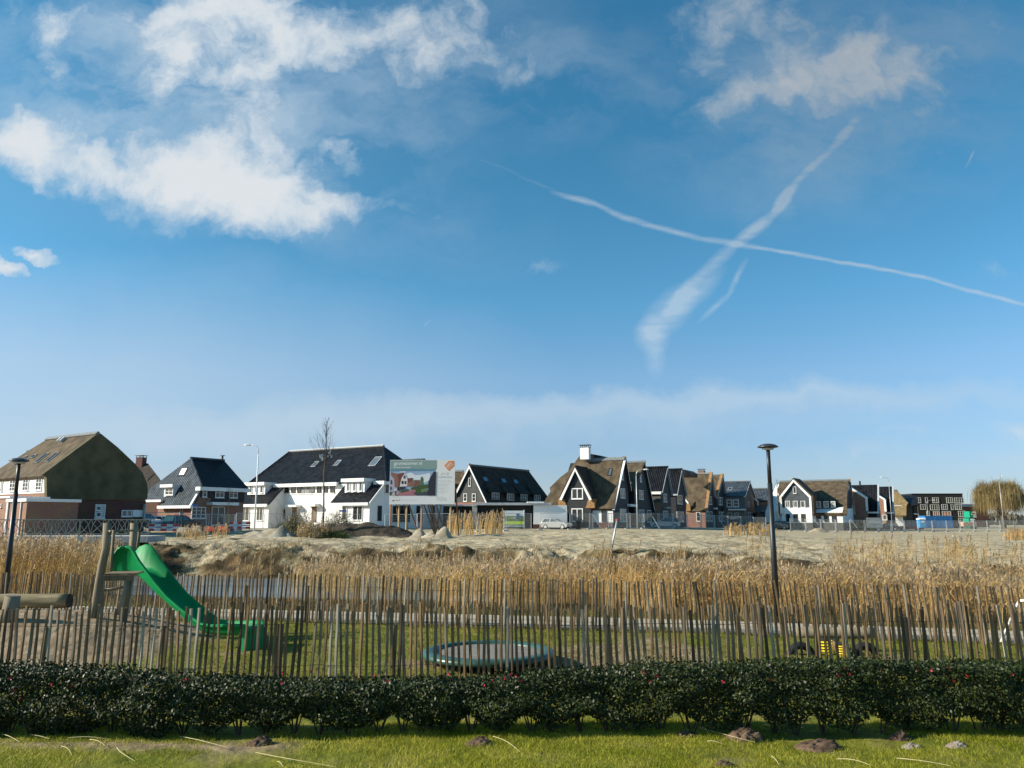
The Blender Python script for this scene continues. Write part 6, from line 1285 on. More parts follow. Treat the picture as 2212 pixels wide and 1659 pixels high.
logp('rail_post', [(958, 150), (945, 350), (928, 560)], 18.25, .032, ST); logp('rail_post', [(1175, 148), (1168, 230), (1158, 300)], 19.0, .032, ST)
logp('handrail', [(925, 158), (1060, 152), (1180, 152)], 18.25, .026, ST, D2=19.0); logp('handrail', [(908, 150), (940, 160), (965, 170)], 18.35, .028, ST)
q = Pl((0, 18.45, 0), (1, 0.25, 0), (0, 0, 1)); a0, b0 = q.hit(Z3(868, 575)); a1, b1 = q.hit(Z3(1128, 540)); f = MB(); f.box(q, a0, a1, b0, b0 + .11, 0, .06); f.build('platform_beam', M_pbr, ST)
f = MB(); f.box(q, a0, a1 + .05, b0 + .112, b0 + .14, -.75, .0); f.build('platform', M_pbr, ST)
logp('rung', [(875, 655), (960, 645), (1052, 628)], 18.5, .032, ST, D2=18.7)
# ---------------------------------------------------------------- green slide
Ps = at(*Z3(930, 500), 18.4); Pe = at(*Z3(1995, 1150), 17.3); Pe.z = gz(Pe.x, Pe.y)
dv_ = Vector((Pe.x - Ps.x, Pe.y - Ps.y, 0)).normalized(); nv = Vector((-dv_.y, dv_.x, 0))
SQ = Pl(Vector((Ps.x, Ps.y, 0)), dv_, (0, 0, 1)); sh = lambda x, y: SQ.hit(Z3(x, y))
SL = thing('slide', 'green plastic slide running down from the log tower to the grass', 'slide', (Ps.x, Ps.y, gz(Ps.x, Ps.y)), 0)
M_gr = mat('green_plastic', (.002, .20, .055), (.003, .25, .075), scale=2, rough=.5, spec=.18)
top = [sh(*p) for p in ((925, 500), (935, 425), (955, 350), (990, 300), (1040, 280), (1090, 290), (1125, 330), (1165, 400), (1225, 480), (1300, 580), (1400, 700), (1500, 790), (1600, 870), (1690, 935), (1780, 950), (1900, 948), (1990, 945), (2060, 950), (2088, 975))]
bed = [sh(*p) for p in ((925, 512), (935, 512), (955, 512), (990, 510), (1040, 508), (1090, 508), (1125, 512), (1165, 545), (1225, 600), (1300, 680), (1400, 770), (1500, 860), (1600, 945), (1690, 1005), (1780, 1030), (1900, 1036), (1990, 1036), (2060, 1040), (2088, 1048))]
Wd_ = .64; th_ = .025
def section(i):
    s, zt_ = top[i]; s2, zb_ = bed[i]; s = (s + s2) / 2; z = zb_ + .015; zt_ = max(zt_, z + .10) if i < len(top) - 4 else max(zt_, z + .05)
    pts = [(-.035, zt_ - .05), (-.03, zt_ + .0), (.0, zt_ + .02), (.035, zt_ - .0), (.05, z + .10), (.11, z + .02), (Wd_ / 2, z), (Wd_ - .11, z + .02), (Wd_ - .05, z + .10), (Wd_ - .035, zt_), (Wd_, zt_ + .02), (Wd_ + .03, zt_), (Wd_ + .035, zt_ - .05), (Wd_ + .01, zt_ - .04), (Wd_ - .01, z + .05), (Wd_ - .08, z - .03), (Wd_ / 2, z - .04), (.08, z - .03), (.01, z + .05), (-.01, zt_ - .04)]
    return [SQ.O + dv_ * s + nv * y + Vector((0, 0, zz)) for y, zz in pts]
f = MB(); f.loft([section(i) for i in range(len(top))]); f.build('chute', M_gr, SL, smooth=True)
s0, z0_ = bed[0]
f = MB(); q2 = Pl(SQ.O + dv_ * (s0 + .06), nv, (0, 0, 1)); f.box(q2, .02, Wd_ - .02, z0_ - .05, z0_ + .10, -.03, 0); f.build('sill', M_gr, SL)
zg = gz(Pe.x, Pe.y); f = MB(); s1, zt1 = sh(2025, 962); s2, _ = sh(2092, 975)
f.loft([[SQ.O + dv_ * (s1 + (s2 - s1) * a) + nv * b + Vector((0, 0, z)) for a, b in ((0, -.02), (.7, -.02), (1 + e, .06), (1 + e, Wd_ - .06), (.7, Wd_ + .02), (0, Wd_ + .02))] for z, e in ((zg - .1, .12), (zg + .12, .10), (zt1 - .06, .02), (zt1 - .01, -.08))]); f.build('foot', M_gr, SL)
# ---------------------------------------------------------------- logs at the left
def logthing(name, label, cat, pts, D, rad, root=None, D2=None, n=20):
    a = at(*Z3(*pts[0]), D); b = at(*Z3(*pts[-1]), D2 or D); t = thing(name, label, cat, ((a.x + b.x) / 2, (a.y + b.y) / 2, gz((a.x + b.x) / 2, (a.y + b.y) / 2)), 0)
    d = (b - a); f = MB(); k = 10; f.tube([a + d * i / k + Vector((0, 0, .006 * math.sin(i * 2.1))) for i in range(k + 1)], [rad * (1 + .03 * math.sin(i * 1.7)) for i in range(k + 1)], n); f.build('trunk', mat('barked_log', (.16, .13, .072), (.30, .25, .15), scale=2.5, rough=.95, stretch=(.5, 4, 4), bump=.02, bscale=9), t, smooth=True)
    e = MB(); dn = d.normalized(); e.tube([b + dn * .002, b + dn * .012], [rad * .97, rad * .93], n); e.build('sawn_end', mat('dark_sawn_end', (.035, .028, .02), (.07, .055, .04), scale=8, rough=.9), t)
    return t
logthing('log', 'thick barked log lying along the back fence at the left edge', 'log', [(-260, 748), (585, 745)], 20.2, .175)
a = at(*Z3(108, 705), 17.5); b = at(*Z3(60, 980), 17.5); b.z = min(b.z, gz(b.x, b.y) - .1)
t = thing('stump', 'slanting cut tree stump in front of the thick log at the left edge', 'stump', (b.x, b.y, gz(b.x, b.y)), 0)
MB().tube([b, (a + b) / 2, a], [.19, .165, .15], 16).build('trunk', Mlog, t, smooth=True); dn = (a - b).normalized(); MB().tube([a + dn * .002, a + dn * .014], [.147, .143], 16).build('sawn_top', mat('grey_sawn_top', (.14, .125, .10), (.22, .20, .17), scale=8, rough=.9), t)
# ---------------------------------------------------------------- trampoline
TX, TY, TR = -.45, 15.75, 1.25; tz = gz(TX, TY)
T_ = thing('trampoline', 'round ground trampoline with a green rim, behind the front fence', 'trampoline', (TX, TY, tz), 0)
def ring_mb(prof, n=56):
    f = MB(); rings = [[Vector((TX + r * math.cos(a), TY + r * math.sin(a), tz + z)) for a in [2 * math.pi * k / n for k in range(n)]] for r, z in prof]; f.loft(rings + [rings[0]], cap=False); return f
ring_mb([(TR - .24, .20), (TR - .22, .245), (TR - .06, .25), (TR + .0, .23), (TR + .03, .17), (TR, .13), (TR - .2, .17)]).build('rim_pad', mat('green_vinyl', (.022, .070, .054), (.038, .10, .08), scale=5, rough=.35, spec=.5, bump=.01, bscale=8), T_, smooth=True)
f = MB(); f.tube([Vector((TX, TY, tz + .19)), Vector((TX, TY, tz + .2))], TR - .25, 48); f.build('jumping_mat', mat('grey_mat', (.17, .15, .13), (.22, .20, .175), scale=6, rough=.8), T_)
f = MB(); f.tube([Vector((TX, TY, tz + .165)), Vector((TX, TY, tz + .18))], TR - .17, 48); f.build('spring_bed', M_black, T_)
for k in range(8):
    a = 2 * math.pi * (k + .3) / 8; x, y = TX + (TR - .06) * math.cos(a), TY + (TR - .06) * math.sin(a); MB().tube([Vector((x, y, tz - .05)), Vector((x, y, tz + .16))], .022, 6).build('leg', M_black, T_)
# ---------------------------------------------------------------- log seesaw on yellow springs, right
z6 = lambda x, y, D: at(*Z6(x, y), D)
a = z6(368, 966, 17.5); b = z6(1012, 972, 17.1); mid = (a + b) / 2; zg = gz(mid.x, mid.y)
SS = thing('log_seesaw', 'log seesaw on yellow coil springs behind the front fence at the right', 'seesaw', (mid.x, mid.y, zg), 0)
k = 8; d = b - a; MB().tube([a + d * i / k for i in range(k + 1)], [.10] + [.118] * 7 + [.10], 16).build('log', Mlog, SS, smooth=True)
MB().tube([mid + Vector((0, 0, -.42)), mid + Vector((0, 0, -.1))], .07, 10).build('pivot', M_pbr, SS, smooth=True)
M_y = solid('yellow_coil', (.75, .52, .01), .35)
for x, yt, ybt in ((618, 1035, 1165), (742, 1070, 1205)):
    c = z6(x, yt, 16.8 - (x > 700) * .15); zb_ = gz(c.x, c.y) - .02; pts = []
    for i in range(121): t = i / 120; an = t * 2 * math.pi * 5; pts.append(Vector((c.x + .105 * math.cos(an), c.y + .105 * math.sin(an), zb_ + (c.z - zb_) * t)))
    MB().tube(pts, .014, 6).build('coil_spring', M_y, SS, smooth=True)
    MB().tube([Vector((c.x, c.y, c.z)), Vector((c.x, c.y + .4, mid.z - .1))], .03, 8).build('bracket', M_black, SS)
for x0, x1, yt, lb in ((285, 525, 1048, 'half-buried black tyre under the left end of the log seesaw'), (812, 1035, 1048, 'half-buried black tyre under the right end of the log seesaw')):
    c = z6((x0 + x1) / 2, yt, 16.7); w = (z6(x1, yt, 16.7) - z6(x0, yt, 16.7)).length / 2; zg2 = gz(c.x, c.y); rr = w - .07; f = MB()
    rings = []
    for i in range(17):
        an = math.pi * i / 16; C0 = Vector((c.x + rr * math.cos(an), c.y, zg2 - .04 + (c.z - zg2 - .02) * math.sin(an))); o_ = Vector((math.cos(an), 0, math.sin(an)))
        rings.append([C0 + o_ * (.075 * math.cos(t)) + Vector((0, .09 * math.sin(t), 0)) for t in [2 * math.pi * j / 10 for j in range(10)]])
    f.loft(rings); o = f.build('tyre', MATS['tyre_rubber'], smooth=True); tag(o, lb, 'tyre', 'half-buried tyres')
# ---------------------------------------------------------------- small white goal at the right edge
M_wt = mat('white_tube', (.66, .64, .58), (.76, .75, .70), scale=6, rough=.4); g1 = z6(2022, 1062, 18.2); g1.z = gz(g1.x, g1.y); g2 = z6(2172, 712, 18.2)
GO = thing('goal', 'white tubular frame of a small goal, cut by the right edge', 'goal', tuple(g1), 0)
dz_ = g2 - g1
for i in range(4): MB().tube([g1 + dz_ * (i / 4 + .004), g1 + dz_ * ((i + 1) / 4 - .004)], .028, 10).build('stay', M_wt, GO, smooth=True)
for p, e in ((g2, Vector((1.9, .3, 0))), (g2 + Vector((.14, -.1, -.02)), Vector((.12, -.25, -.88))), (g2, Vector((.14, -.1, 0)))):
    MB().tube([p, p + e], .028, 10).build('bar', M_wt, GO, smooth=True)
# ---------------------------------------------------------------- vegetation made with numpy
def rot_z(n): a = RNG.uniform(0, 2 * np.pi, n); return np.cos(a), np.sin(a)
def ribbons(base, tip, mid, w0, w1, side):
    """one bent ribbon each: 3 stations -> 2 quads"""
    s = side; V = np.stack([base - s * w0[:, None], base + s * w0[:, None], mid - s * (w0 * .8)[:, None], mid + s * (w0 * .8)[:, None], tip - s * w1[:, None], tip + s * w1[:, None]], 1)
    n = len(base); k = (np.arange(n) * 6)[:, None]; Q = np.concatenate([k + np.array([[0, 1, 3, 2]]), k + np.array([[2, 3, 5, 4]])]); return V.reshape(-1, 3), Q
class NV:
    def __init__(s): s.V = []; s.Q = []; s.M = []; s.n = 0
    def add(s, V, Q, m): s.V.append(V); s.Q.append(Q + s.n); s.M.append(np.full(len(Q), m)); s.n += len(V)
    def obj(s, name, mats, parent=None): return np_object(name, np.concatenate(s.V), np.concatenate(s.Q), mats, np.concatenate(s.M), parent)
def U(a, b, n): return RNG.uniform(a, b, n)
def side_of(n):
    a = U(-.6, .6, n); return np.stack([np.cos(a), np.sin(a), 0 * a], -1)
def blades(x, y, h, w, lean, nv, m, fz=hgt):
    n = len(x); z = fz(x, y) - .01; b = np.stack([x, y, z], -1); a = U(0, 6.28, n); L_ = np.stack([np.cos(a), np.sin(a), 0 * a], -1) * (lean * h)[:, None]
    mid = b + L_ * .35 + np.array([0, 0, 1]) * (h * .62)[:, None]; tip = b + L_ + np.array([0, 0, 1]) * h[:, None]; V, Q = ribbons(b, tip, mid, w, w * .15, side_of(n)); nv.add(V, Q, m)
def leafmat(name, c1, c2, scale, rough=.7, trans=.25, spec=.2, contrast=(.35, .65)):
    m = mat(name, c1, c2, scale=scale, rough=rough, spec=spec, contrast=contrast); n = m.node_tree.nodes; l = m.node_tree.links; p = n['Principled BSDF']; o = n['Material Output']
    t = n.new('ShaderNodeBsdfTranslucent'); src = p.inputs['Base Color'].links[0].from_socket; l.new(src, t.inputs['Color']); x = n.new('ShaderNodeMixShader'); x.inputs[0].default_value = trans; l.new(p.outputs[0], x.inputs[1]); l.new(t.outputs[0], x.inputs[2]); l.new(x.outputs[0], o.inputs['Surface']); return m
# lawn in front of the hedge
nv = NV(); n = 150000; y = U(8.4, 11.4, n); x = U(-1, 1, n) * (y * .68); keep = (fbm(x * 1.4, y * 1.4) > U(-2.2, .6, n)) & ~((np.abs(x + 5.2) < 2.6) & (np.abs(y - 10.15) < .16) & (U(0, 1, n) < .7)); x, y = x[keep], y[keep]; n = len(x)
blades(x, y, U(.02, .05, n) * (1 + .35 * np.clip(fbm(x * .9, y * .9), -1, 1)), U(.0018, .0035, n), U(.3, 1.2, n), nv, 0)
gl = nv.obj('grass', [leafmat('lawn_grass', (.22, .245, .012), (.46, .42, .055), 1.1)]); gl['kind'] = 'stuff'
nv = NV(); n = 150000; x = U(-15, 14, n); y = U(11.8, 24, n); ok = (y < yb(x) + .1) & (np.abs(x) < y * .7 + .5); x, y = x[ok], y[ok]
md = np.exp(-(((x + 11.7) / 4.6) ** 4 + ((y - 18.0) / 3.2) ** 4)); ok = md < U(.02, .45, len(x)); x, y = x[ok], y[ok]; n = len(x)
near_f = np.abs(y - yb(x)) < .25; hh = U(.025, .06, n) * (1 + 1.4 * near_f)
blades(x, y, hh, U(.003, .006, n), U(.3, 1.3, n), nv, 0); gl2 = nv.obj('grass', [leafmat('play_grass', (.13, .14, .014), (.27, .235, .055), .9)]); gl2['kind'] = 'stuff'
# rough verge beyond the path and on the bank
nv = NV(); n = 42000; x = U(-24, 24, n); w = U(2.5, 7.2, n); y = yb(x) + w; ok = np.abs(x) < y * .72; x, y = x[ok], y[ok]; n = len(x)
blades(x, y, U(.05, .20, n), U(.004, .009, n), U(.4, 1.6, n), nv, 0)
n = 16000; x = U(-34, 34, n); wl = 21.6 - 3.8 * sm(.12, .4, x / 40); w = wl + U(.2, 5.5, n); y = yb(x) + w; ok = fbm(x * .7, y * .7) > U(-1.2, 1.2, n); x, y = x[ok], y[ok]; n = len(x)
blades(x, y, U(.08, .42, n), U(.006, .013, n), U(.5, 1.7, n), nv, 0)
gv = nv.obj('rough_grass', [leafmat('dry_rough_grass', (.12, .085, .035), (.30, .21, .10), .8)]); gv['kind'] = 'stuff'
# reeds
M_reed = leafmat('reed_stalk', (.50, .32, .12), (.76, .53, .24), .6, rough=.8, trans=.25); M_leaf = leafmat('reed_leaf', (.40, .25, .09), (.64, .44, .19), .9, rough=.85, trans=.25); M_plume = leafmat('reed_plume', (.34, .24, .14), (.64, .49, .32), 1.2, rough=.95, trans=.3)
def reeds(nv, x, y, h, plume=1.0, wk=1.0, fz=hgt):
    n = len(x); z = np.maximum(fz(x, y), -.55) - .05; b = np.stack([x, y, z], -1); a = RNG.normal(-.15, .8, n); L_ = np.stack([np.cos(a), np.sin(a) * .6, 0 * a], -1); ln = U(.02, .22, n)
    tip = b + L_ * (ln * h)[:, None] + np.array([0, 0, 1]) * h[:, None]; mid = b + L_ * (ln * h * .3)[:, None] + np.array([0, 0, 1]) * (h * .55)[:, None]
    wd = (y / 30) * U(.005, .009, n) * wk; V, Q = ribbons(b, tip, mid, wd, wd * .5, side_of(n)); nv.add(V, Q, 0)
    for k in range(4):
        t = U(.25, .9, n)[:, None]; s = b + (tip - b) * t; a2 = RNG.normal(0, 1.1, n) + (k % 2) * np.pi; dl = np.stack([np.cos(a2), np.sin(a2), 0 * a2], -1); ll = U(.18, .42, n) * wk
        e = s + dl * (ll * .75)[:, None] + np.array([0, 0, 1]) * (ll * U(-.25, .75, n))[:, None]; m2 = s + dl * (ll * .35)[:, None] + np.array([0, 0, 1]) * (ll * .45)[:, None]
        pr = np.stack([-dl[:, 1] * .4, dl[:, 0] * .4, np.ones(n)], -1); pr /= np.linalg.norm(pr, axis=1)[:, None]; V, Q = ribbons(s, e, m2, U(.006, .012, n) * wk, np.full(n, .002), pr); nv.add(V, Q, 1)
    pk = RNG.uniform(0, 1, n) < plume; T = tip[pk]; m = len(T); dr = np.sign(RNG.normal(.5, 1, m)); hs = U(.7, 1.25, m)
    for k in range(7):
        t = k / 6; st = T + np.array([0, 0, -1]) * (.26 * (1 - t) * hs)[:, None]; a3 = U(0, 6.28, m); sp = (.075 * np.sin(np.pi * (t * .8 + .15)) * hs)
        e = st + np.stack([np.cos(a3) * sp + dr * .03 * t, np.sin(a3) * sp, .05 + U(-.02, .08, m)], -1); m2 = (st + e) / 2 + np.array([0, 0, .02]); V, Q = ribbons(st, e, m2, U(.012, .022, m) * wk, np.full(m, .004), side_of(m)); nv.add(V, Q, 2)
def region(n, x0, x1, w0, w1, thr=None):
    x = U(x0, x1, n); w = U(w0, w1, n); y = yb(x) + w; ok = np.abs(x) < y * .70 + 1
    if thr is not None: ok &= 1.3 * fbm(x * 1.0, y * 1.0) + thr > U(-1.0, 1.0, n)
    return x[ok], y[ok], w[ok]
nv = NV()
x, y, w = region(20000, -2.5, 26, 3.7, 12.5, .8); d_ = sm(-2.6, 2.5, x); ok = U(0, 1, len(x)) < .25 + .75 * d_; x, y = x[ok], y[ok]; reeds(nv, x, y, U(.95, 1.42, len(x)) + .07 * fbm(x * .5, y * .5), .55)
x, y, w = region(6500, 8, 31, 12.5, 19.5, .4); reeds(nv, x, y, U(1.0, 1.6, len(x)) + .1 * fbm(x * .4, y * .4), .6)
x, y, w = region(1700, 10, 34, 19.5, 25, -.2); ok = x > U(10, 20, len(x)); x, y = x[ok], y[ok]; reeds(nv, x, y, U(.7, 1.5, len(x)), .6)
x, y, w = region(3600, -9.5, 6, 10.5, 17.5, .3); ok = x / y > -.26 + U(-.05, .05, len(x)); x, y = x[ok], y[ok]; reeds(nv, x, y, U(1.0, 1.65, len(x)), .9)
x, y, w = region(1900, -15, 9, 18.5, 24, -.1); ok = (x / y > -.27) | (U(0, 1, len(x)) < .22); x, y = x[ok], y[ok]; reeds(nv, x, y, U(.7, 1.2, len(x)), .8)
x, y, w = region(12500, -27, -11.5, 4.5, 15, .6); ok = x / y < -.50 + U(-.03, .03, len(x)); x, y = x[ok], y[ok]; reeds(nv, x, y, U(1.4, 2.15, len(x)) + .07 * fbm(x * .5, y * .5), .85)
x, y, w = region(2600, -34, -17, 15, 23, .3); ok = x / y < -.47; x, y = x[ok], y[ok]; reeds(nv, x, y, U(1.2, 1.9, len(x)), .95)
rd = nv.obj('reeds', [M_reed, M_leaf, M_plume]); rd['kind'] = 'stuff'
nv = NV(); P = at(467, 520, 78); x = RNG.normal(P.x - .5, 1.3, 95); y = U(76, 80, 95); x = np.clip(x, at(448, 520, 78).x, at(489, 520, 78).x); reeds(nv, x, y, U(1.3, 2.3, 95), 1.0, wk=1.5); x = U(at(486, 520, 78).x, at(502, 520, 78).x, 40); reeds(nv, x, U(77, 79, 40), U(1.2, 2.4, 40), 1, wk=1.5)
for u in (734, 752, 766, 1012, 1018): P = at(u, 520, 88); x = RNG.normal(P.x, .45, 40); reeds(nv, x, U(87, 89, 40), U(.6, 1.5, 40), 1, wk=1.6)
for u, n_ in ((195, 26), (190, 16), (318, 40), (305, 40), (222, 20)): P = at(u, 520, 66); x = RNG.normal(P.x, .5, n_); reeds(nv, x, U(65, 67, n_), U(.6, 1.4, n_), 1, wk=1.4)
rd2 = nv.obj('tall_reeds', [M_reed, M_leaf, M_plume]); rd2['kind'] = 'stuff'
# fallen reed straws on the front lawn
M_straw = mat('straw', (.50, .42, .22), (.62, .54, .32), scale=5, rough=.8)
STR = [(Z7(1130, 552), Z7(1430, 622), 'pale straw on the lawn left of the middle, curving down to the right'), (Z7(1615, 658), Z7(2110, 744), 'long pale straw on the lawn left of centre, the longest at the bottom'), (Z7(385, 632), Z7(452, 695), 'short steep straw at the left of the lawn'), (Z7(735, 640), Z7(850, 715), 'steep straw right of the short one, on the left of the lawn'), (Z7(430, 578), Z7(690, 582), 'level straw beside the hedge foot at the left'), (Z7(10, 545), Z7(120, 600), 'straw in the bottom left corner by the hedge'), (Z7(190, 555), Z7(310, 582), 'thin straw between the hedge foot and the level straw'), (Z7(565, 590), Z7(665, 630), 'short straw below the level straw'), (Z7(1400, 480), Z7(1480, 528), 'straw sticking up out of the hedge foot left of centre'), (Z7(1750, 712), Z7(1790, 744), 'stub of straw cut by the bottom edge'),
       (Z8(110, 510), Z8(505, 598), 'long pale straw running past the tallest molehill'), (Z8(205, 600), Z8(300, 612), 'short straw below the long one at the tallest molehill'), (Z8(610, 685), Z8(660, 742), 'steep straw at the bottom, right of centre'), (Z8(1025, 702), Z8(1240, 746), 'pale straw at the bottom below the wide molehill'), (Z8(1405, 692), Z8(1750, 746), 'long pale straw at the bottom right'), (Z8(65, 515), Z8(105, 565), 'short straw beside the molehill half under the hedge'), (at(0, 0, 1)[0:2] and (493, 741), (520, 757), 'curved straw beside the molehill in the middle of the lawn'), (Z8(155, 515), Z8(210, 555), 'short straw crossing the long one near the tallest molehill')]
def ground_pt(uv, dz=.02):
    p = at(uv[0], uv[1], 1.0); k = CAM_H / (CAM_H - p.z); q = Vector((p.x * k, p.y * k, 0)); q.z = gz(q.x, q.y) + dz; return q
for a, b, lb in STR:
    A1 = ground_pt(a, .035); B1 = ground_pt(b, .03); d = B1 - A1; s = Vector((-d.y, d.x, 0)) * random.uniform(-.08, .08); pts = [A1 + d * (i / 6) + s * math.sin(math.pi * i / 6) + Vector((0, 0, .02 * math.sin(math.pi * i / 6))) for i in range(7)]
    o = MB().tube(pts, [.0034] * 4 + [.003, .0025, .002], 5).build('straw', M_straw); tag(o, lb, 'straw', 'fallen reed straws on the lawn')
# ---------------------------------------------------------------- hedge
HG = thing('hedge', 'low dark green glossy-leaved hedge across the whole foreground', 'hedge', (0, 10.8, 0), 0)
def htop(x): return np.interp(x, [-8, -6.4, -4.9, -3.6, -2.3, -.8, .2, 1.6, 3.7, 5.9, 8], [.84, .78, .72, .62, .59, .60, .68, .78, .84, .83, .80])
n = 150000; x = U(-9.7, 9.7, n); vert = RNG.uniform(0, 1, n) ** .9; lump = .03 * fbm(x * 2.4, vert * 4, 6, 20)
gap = np.clip(.5 + .5 * np.sin(x * 6.9 + 1.3 * np.sin(x * 1.7)), 0, 1); zb_ = .03 + .17 * gap ** 2 + .05 * sm(-4, -2, x) - .06 * (x < -4.4)
zt_ = htop(x) + lump + .02 * RNG.normal(size=n); z = zb_ + (zt_ - zb_) * vert
side = RNG.uniform(0, 1, n); halfw = .30 + .05 * fbm(x * 3 + 5, z * 6, 6, 20) - .12 * (vert < .25) - .06 * (vert > .9)
yo = np.where(side < .38, -1, np.where(side < .55, 1, U(-1, 1, n))) * halfw * U(.78, 1.05, n)
top_m = (side > .80); z = np.where(top_m & (RNG.uniform(0, 1, n) < .75), zt_ + .01, z); y = 10.78 + yo
shoot = RNG.uniform(0, 1, n) < .02; z = z + np.where(shoot & (vert > .85), U(0, .10, n), 0)
C0 = np.stack([x, y, z], -1); sz = U(.012, .024, n)
nn = np.stack([RNG.normal(0, .7, n), np.where(np.abs(yo) > .1, np.sign(yo), 0) * .8 + RNG.normal(0, .6, n), RNG.normal(.45, .6, n)], -1); nn /= np.linalg.norm(nn, axis=1)[:, None]
up = RNG.normal(size=(n, 3)); t1 = np.cross(nn, up); t1 /= np.linalg.norm(t1, axis=1)[:, None]; t2 = np.cross(nn, t1)
Lf_ = [C0 - t1 * sz[:, None] * 1.25, C0 - t2 * sz[:, None] * .62 + nn * sz[:, None] * .15, C0 + t1 * sz[:, None] * 1.25, C0 + t2 * sz[:, None] * .62 + nn * sz[:, None] * .15]
V = np.stack(Lf_, 1).reshape(-1, 3); k = (np.arange(n) * 4)[:, None]; Q = k + np.array([[0, 1, 2, 3]])
M_hl = mat('hedge_leaf', (.006, .012, .004), (.048, .066, .012), scale=18, rough=.5, spec=.3, contrast=(.3, .72))
fo = np_object('foliage', V - np.array([0, 10.8, 0]), Q, [M_hl], parent=HG)
M_tw = mat('twig', (.045, .032, .022), (.09, .07, .05), scale=5, rough=.9)
xx = -9.4
while xx < 9.5:
    f = MB()
    for j in range(5):
        a_ = random.uniform(-.16, .16); yy = 10.78 + random.uniform(-.06, .06); f.tube([Vector((xx + a_ * .15, yy, -.02)), Vector((xx + a_ * .8, yy + random.uniform(-.05, .05), .22)), Vector((xx + a_ * 1.7, yy + random.uniform(-.12, .12), .55))], [.012, .009, .005], 5)
    f.build('stem', M_tw, HG); xx += random.uniform(.24, .40)
M_fl = solid('red_flower', (.42, .02, .05), .5)
FLW = [Z7(1780, 205), Z7(1785, 145), Z7(325, 215), Z7(460, 225), Z7(835, 180), Z7(70, 180), Z7(1175, 185), Z7(1970, 135), Z5(35, 1390), Z5(95, 1365), Z5(130, 1380), Z5(180, 1420), Z5(1330, 1378), Z5(1265, 1415), Z5(1880, 1425), Z4(1040, 1370), Z4(1160, 1415), Z4(1670, 1360), Z4(2145, 1400), Z4(2050, 1420), Z4(1970, 1450), Z8(305, 203), Z8(605, 188), Z8(1030, 162), Z8(1075, 118), Z8(1105, 150), Z8(1535, 132), Z8(1620, 128), Z8(1740, 120), Z8(1762, 195), Z8(1850, 165), Z8(2140, 155), Z6(710, 1315), Z6(1637, 1360), Z7(95, 255), Z7(130, 305), Z4(265, 1435), Z5(1205, 1345)]
for uv in FLW:
    c = at(uv[0], uv[1], 10.45); f = MB()
    for j in range(5):
        d = Vector((random.gauss(0, 1), random.gauss(0, .5) - .4, random.gauss(0, 1))).normalized(); s1 = d.cross(Vector((0, 1, .3))).normalized(); o_ = c + d * .010; r_ = random.uniform(.006, .012); k = len(f.v)
        f.v += [c, o_ + s1 * r_, c + d * r_ * 2.6, o_ - s1 * r_]; f.face_add((k, k + 1, k + 2, k + 3))
    f.build('flower', M_fl, HG)
# ---------------------------------------------------------------- trees and shrubs
def branch(mb, p, d, L_, r, depth, rng, up=.25, spread=.55, n=3):
    pts = [p]; q = p.copy(); dd = d.copy()
    for i in range(n):
        dd = (dd + Vector((rng.gauss(0, .12), rng.gauss(0, .12), up * .3))).normalized(); q = q + dd * (L_ / n); pts.append(q.copy())
    mb.tube(pts, [r * (1 - .55 * i / n) for i in range(n + 1)], 5 if r > .02 else 3)
    if depth > 0:
        for k in range(rng.randint(2, 4)):
            t = rng.uniform(.3, 1); i = min(int(t * n), n - 1); b = pts[i] + (pts[i + 1] - pts[i]) * (t * n - i); nd = (dd + Vector((rng.gauss(0, spread), rng.gauss(0, spread), rng.gauss(.15, .3)))).normalized()
            branch(mb, b, nd, L_ * rng.uniform(.45, .7), r * .5, depth - 1, rng, up, spread, n)
M_bark = mat('bark', (.075, .06, .045), (.15, .125, .095), scale=4, rough=.95); M_twg = mat('bare_twig', (.06, .048, .038), rough=.9)
def bare_tree(label, u, D, vt, r0, seed, nb=34, wmax=1.4, zlow=.35, D2=None, wk=1.0):
    P = at(u, 520, D); z0 = gz(P.x, P.y); h = at(u, vt, D).z - z0; rng = random.Random(seed); b = Vector((P.x, P.y, z0)); t = thing('bare_tree', label, 'tree', tuple(b), 0)
    pts = [b + Vector((.05 * math.sin(i * .9), 0, h * i / 10)) for i in range(11)]; MB().tube(pts, [r0 * (1 - .9 * i / 10) + .008 for i in range(11)], 8).build('trunk', M_bark, t, smooth=True)
    c = MB()
    for k in range(nb):
        tt = zlow + (1 - zlow) * (k / nb) ** .9; an = rng.uniform(0, 6.28); s = wmax * (1 - (tt - zlow) / (1.12 - zlow)) * rng.uniform(.6, 1.1); d = Vector((math.cos(an) * .55, math.sin(an) * .55, .85)).normalized(); branch(c, b + Vector((.04 * math.sin(tt * 9), 0, h * tt)), d, s * 1.5, .014 * wk, 2, rng, .3, .35)
    c.build('crown', M_twg, t); return t, b, h
tr1, b1_, h1_ = bare_tree('tall thin bare tree with scraps of white plastic, before the white terrace', C_(288, 0)[0], 68, C_(0, 15)[1], .085, 4, 44, 1.7, .38)
def vine(o_):  return None
for (x, y, lb) in ((270, 485, 'scrap of white plastic caught low in the tall bare tree'), (352, 440, 'scrap of white plastic caught at the right of the tall bare tree')):
    c = at(*C_(x, y), 67.9); f = MB(); rg = random.Random(int(x))
    for j in range(9):
        d = Vector((rg.gauss(0, .12), rg.gauss(0, .08), rg.gauss(0, .2))); k = len(f.v); e = Vector((rg.uniform(-.12, .12), 0, rg.uniform(.05, .2))); f.v += [c + d, c + d + e, c + d + e + Vector((.09, .05, .03)), c + d + Vector((.1, .02, -.05))]; f.face_add((k, k + 1, k + 2, k + 3))
    o = f.build('plastic_scrap', solid('white_plastic', (.7, .7, .68))); tag(o, lb, 'plastic scrap', 'plastic scraps in the bare tree')
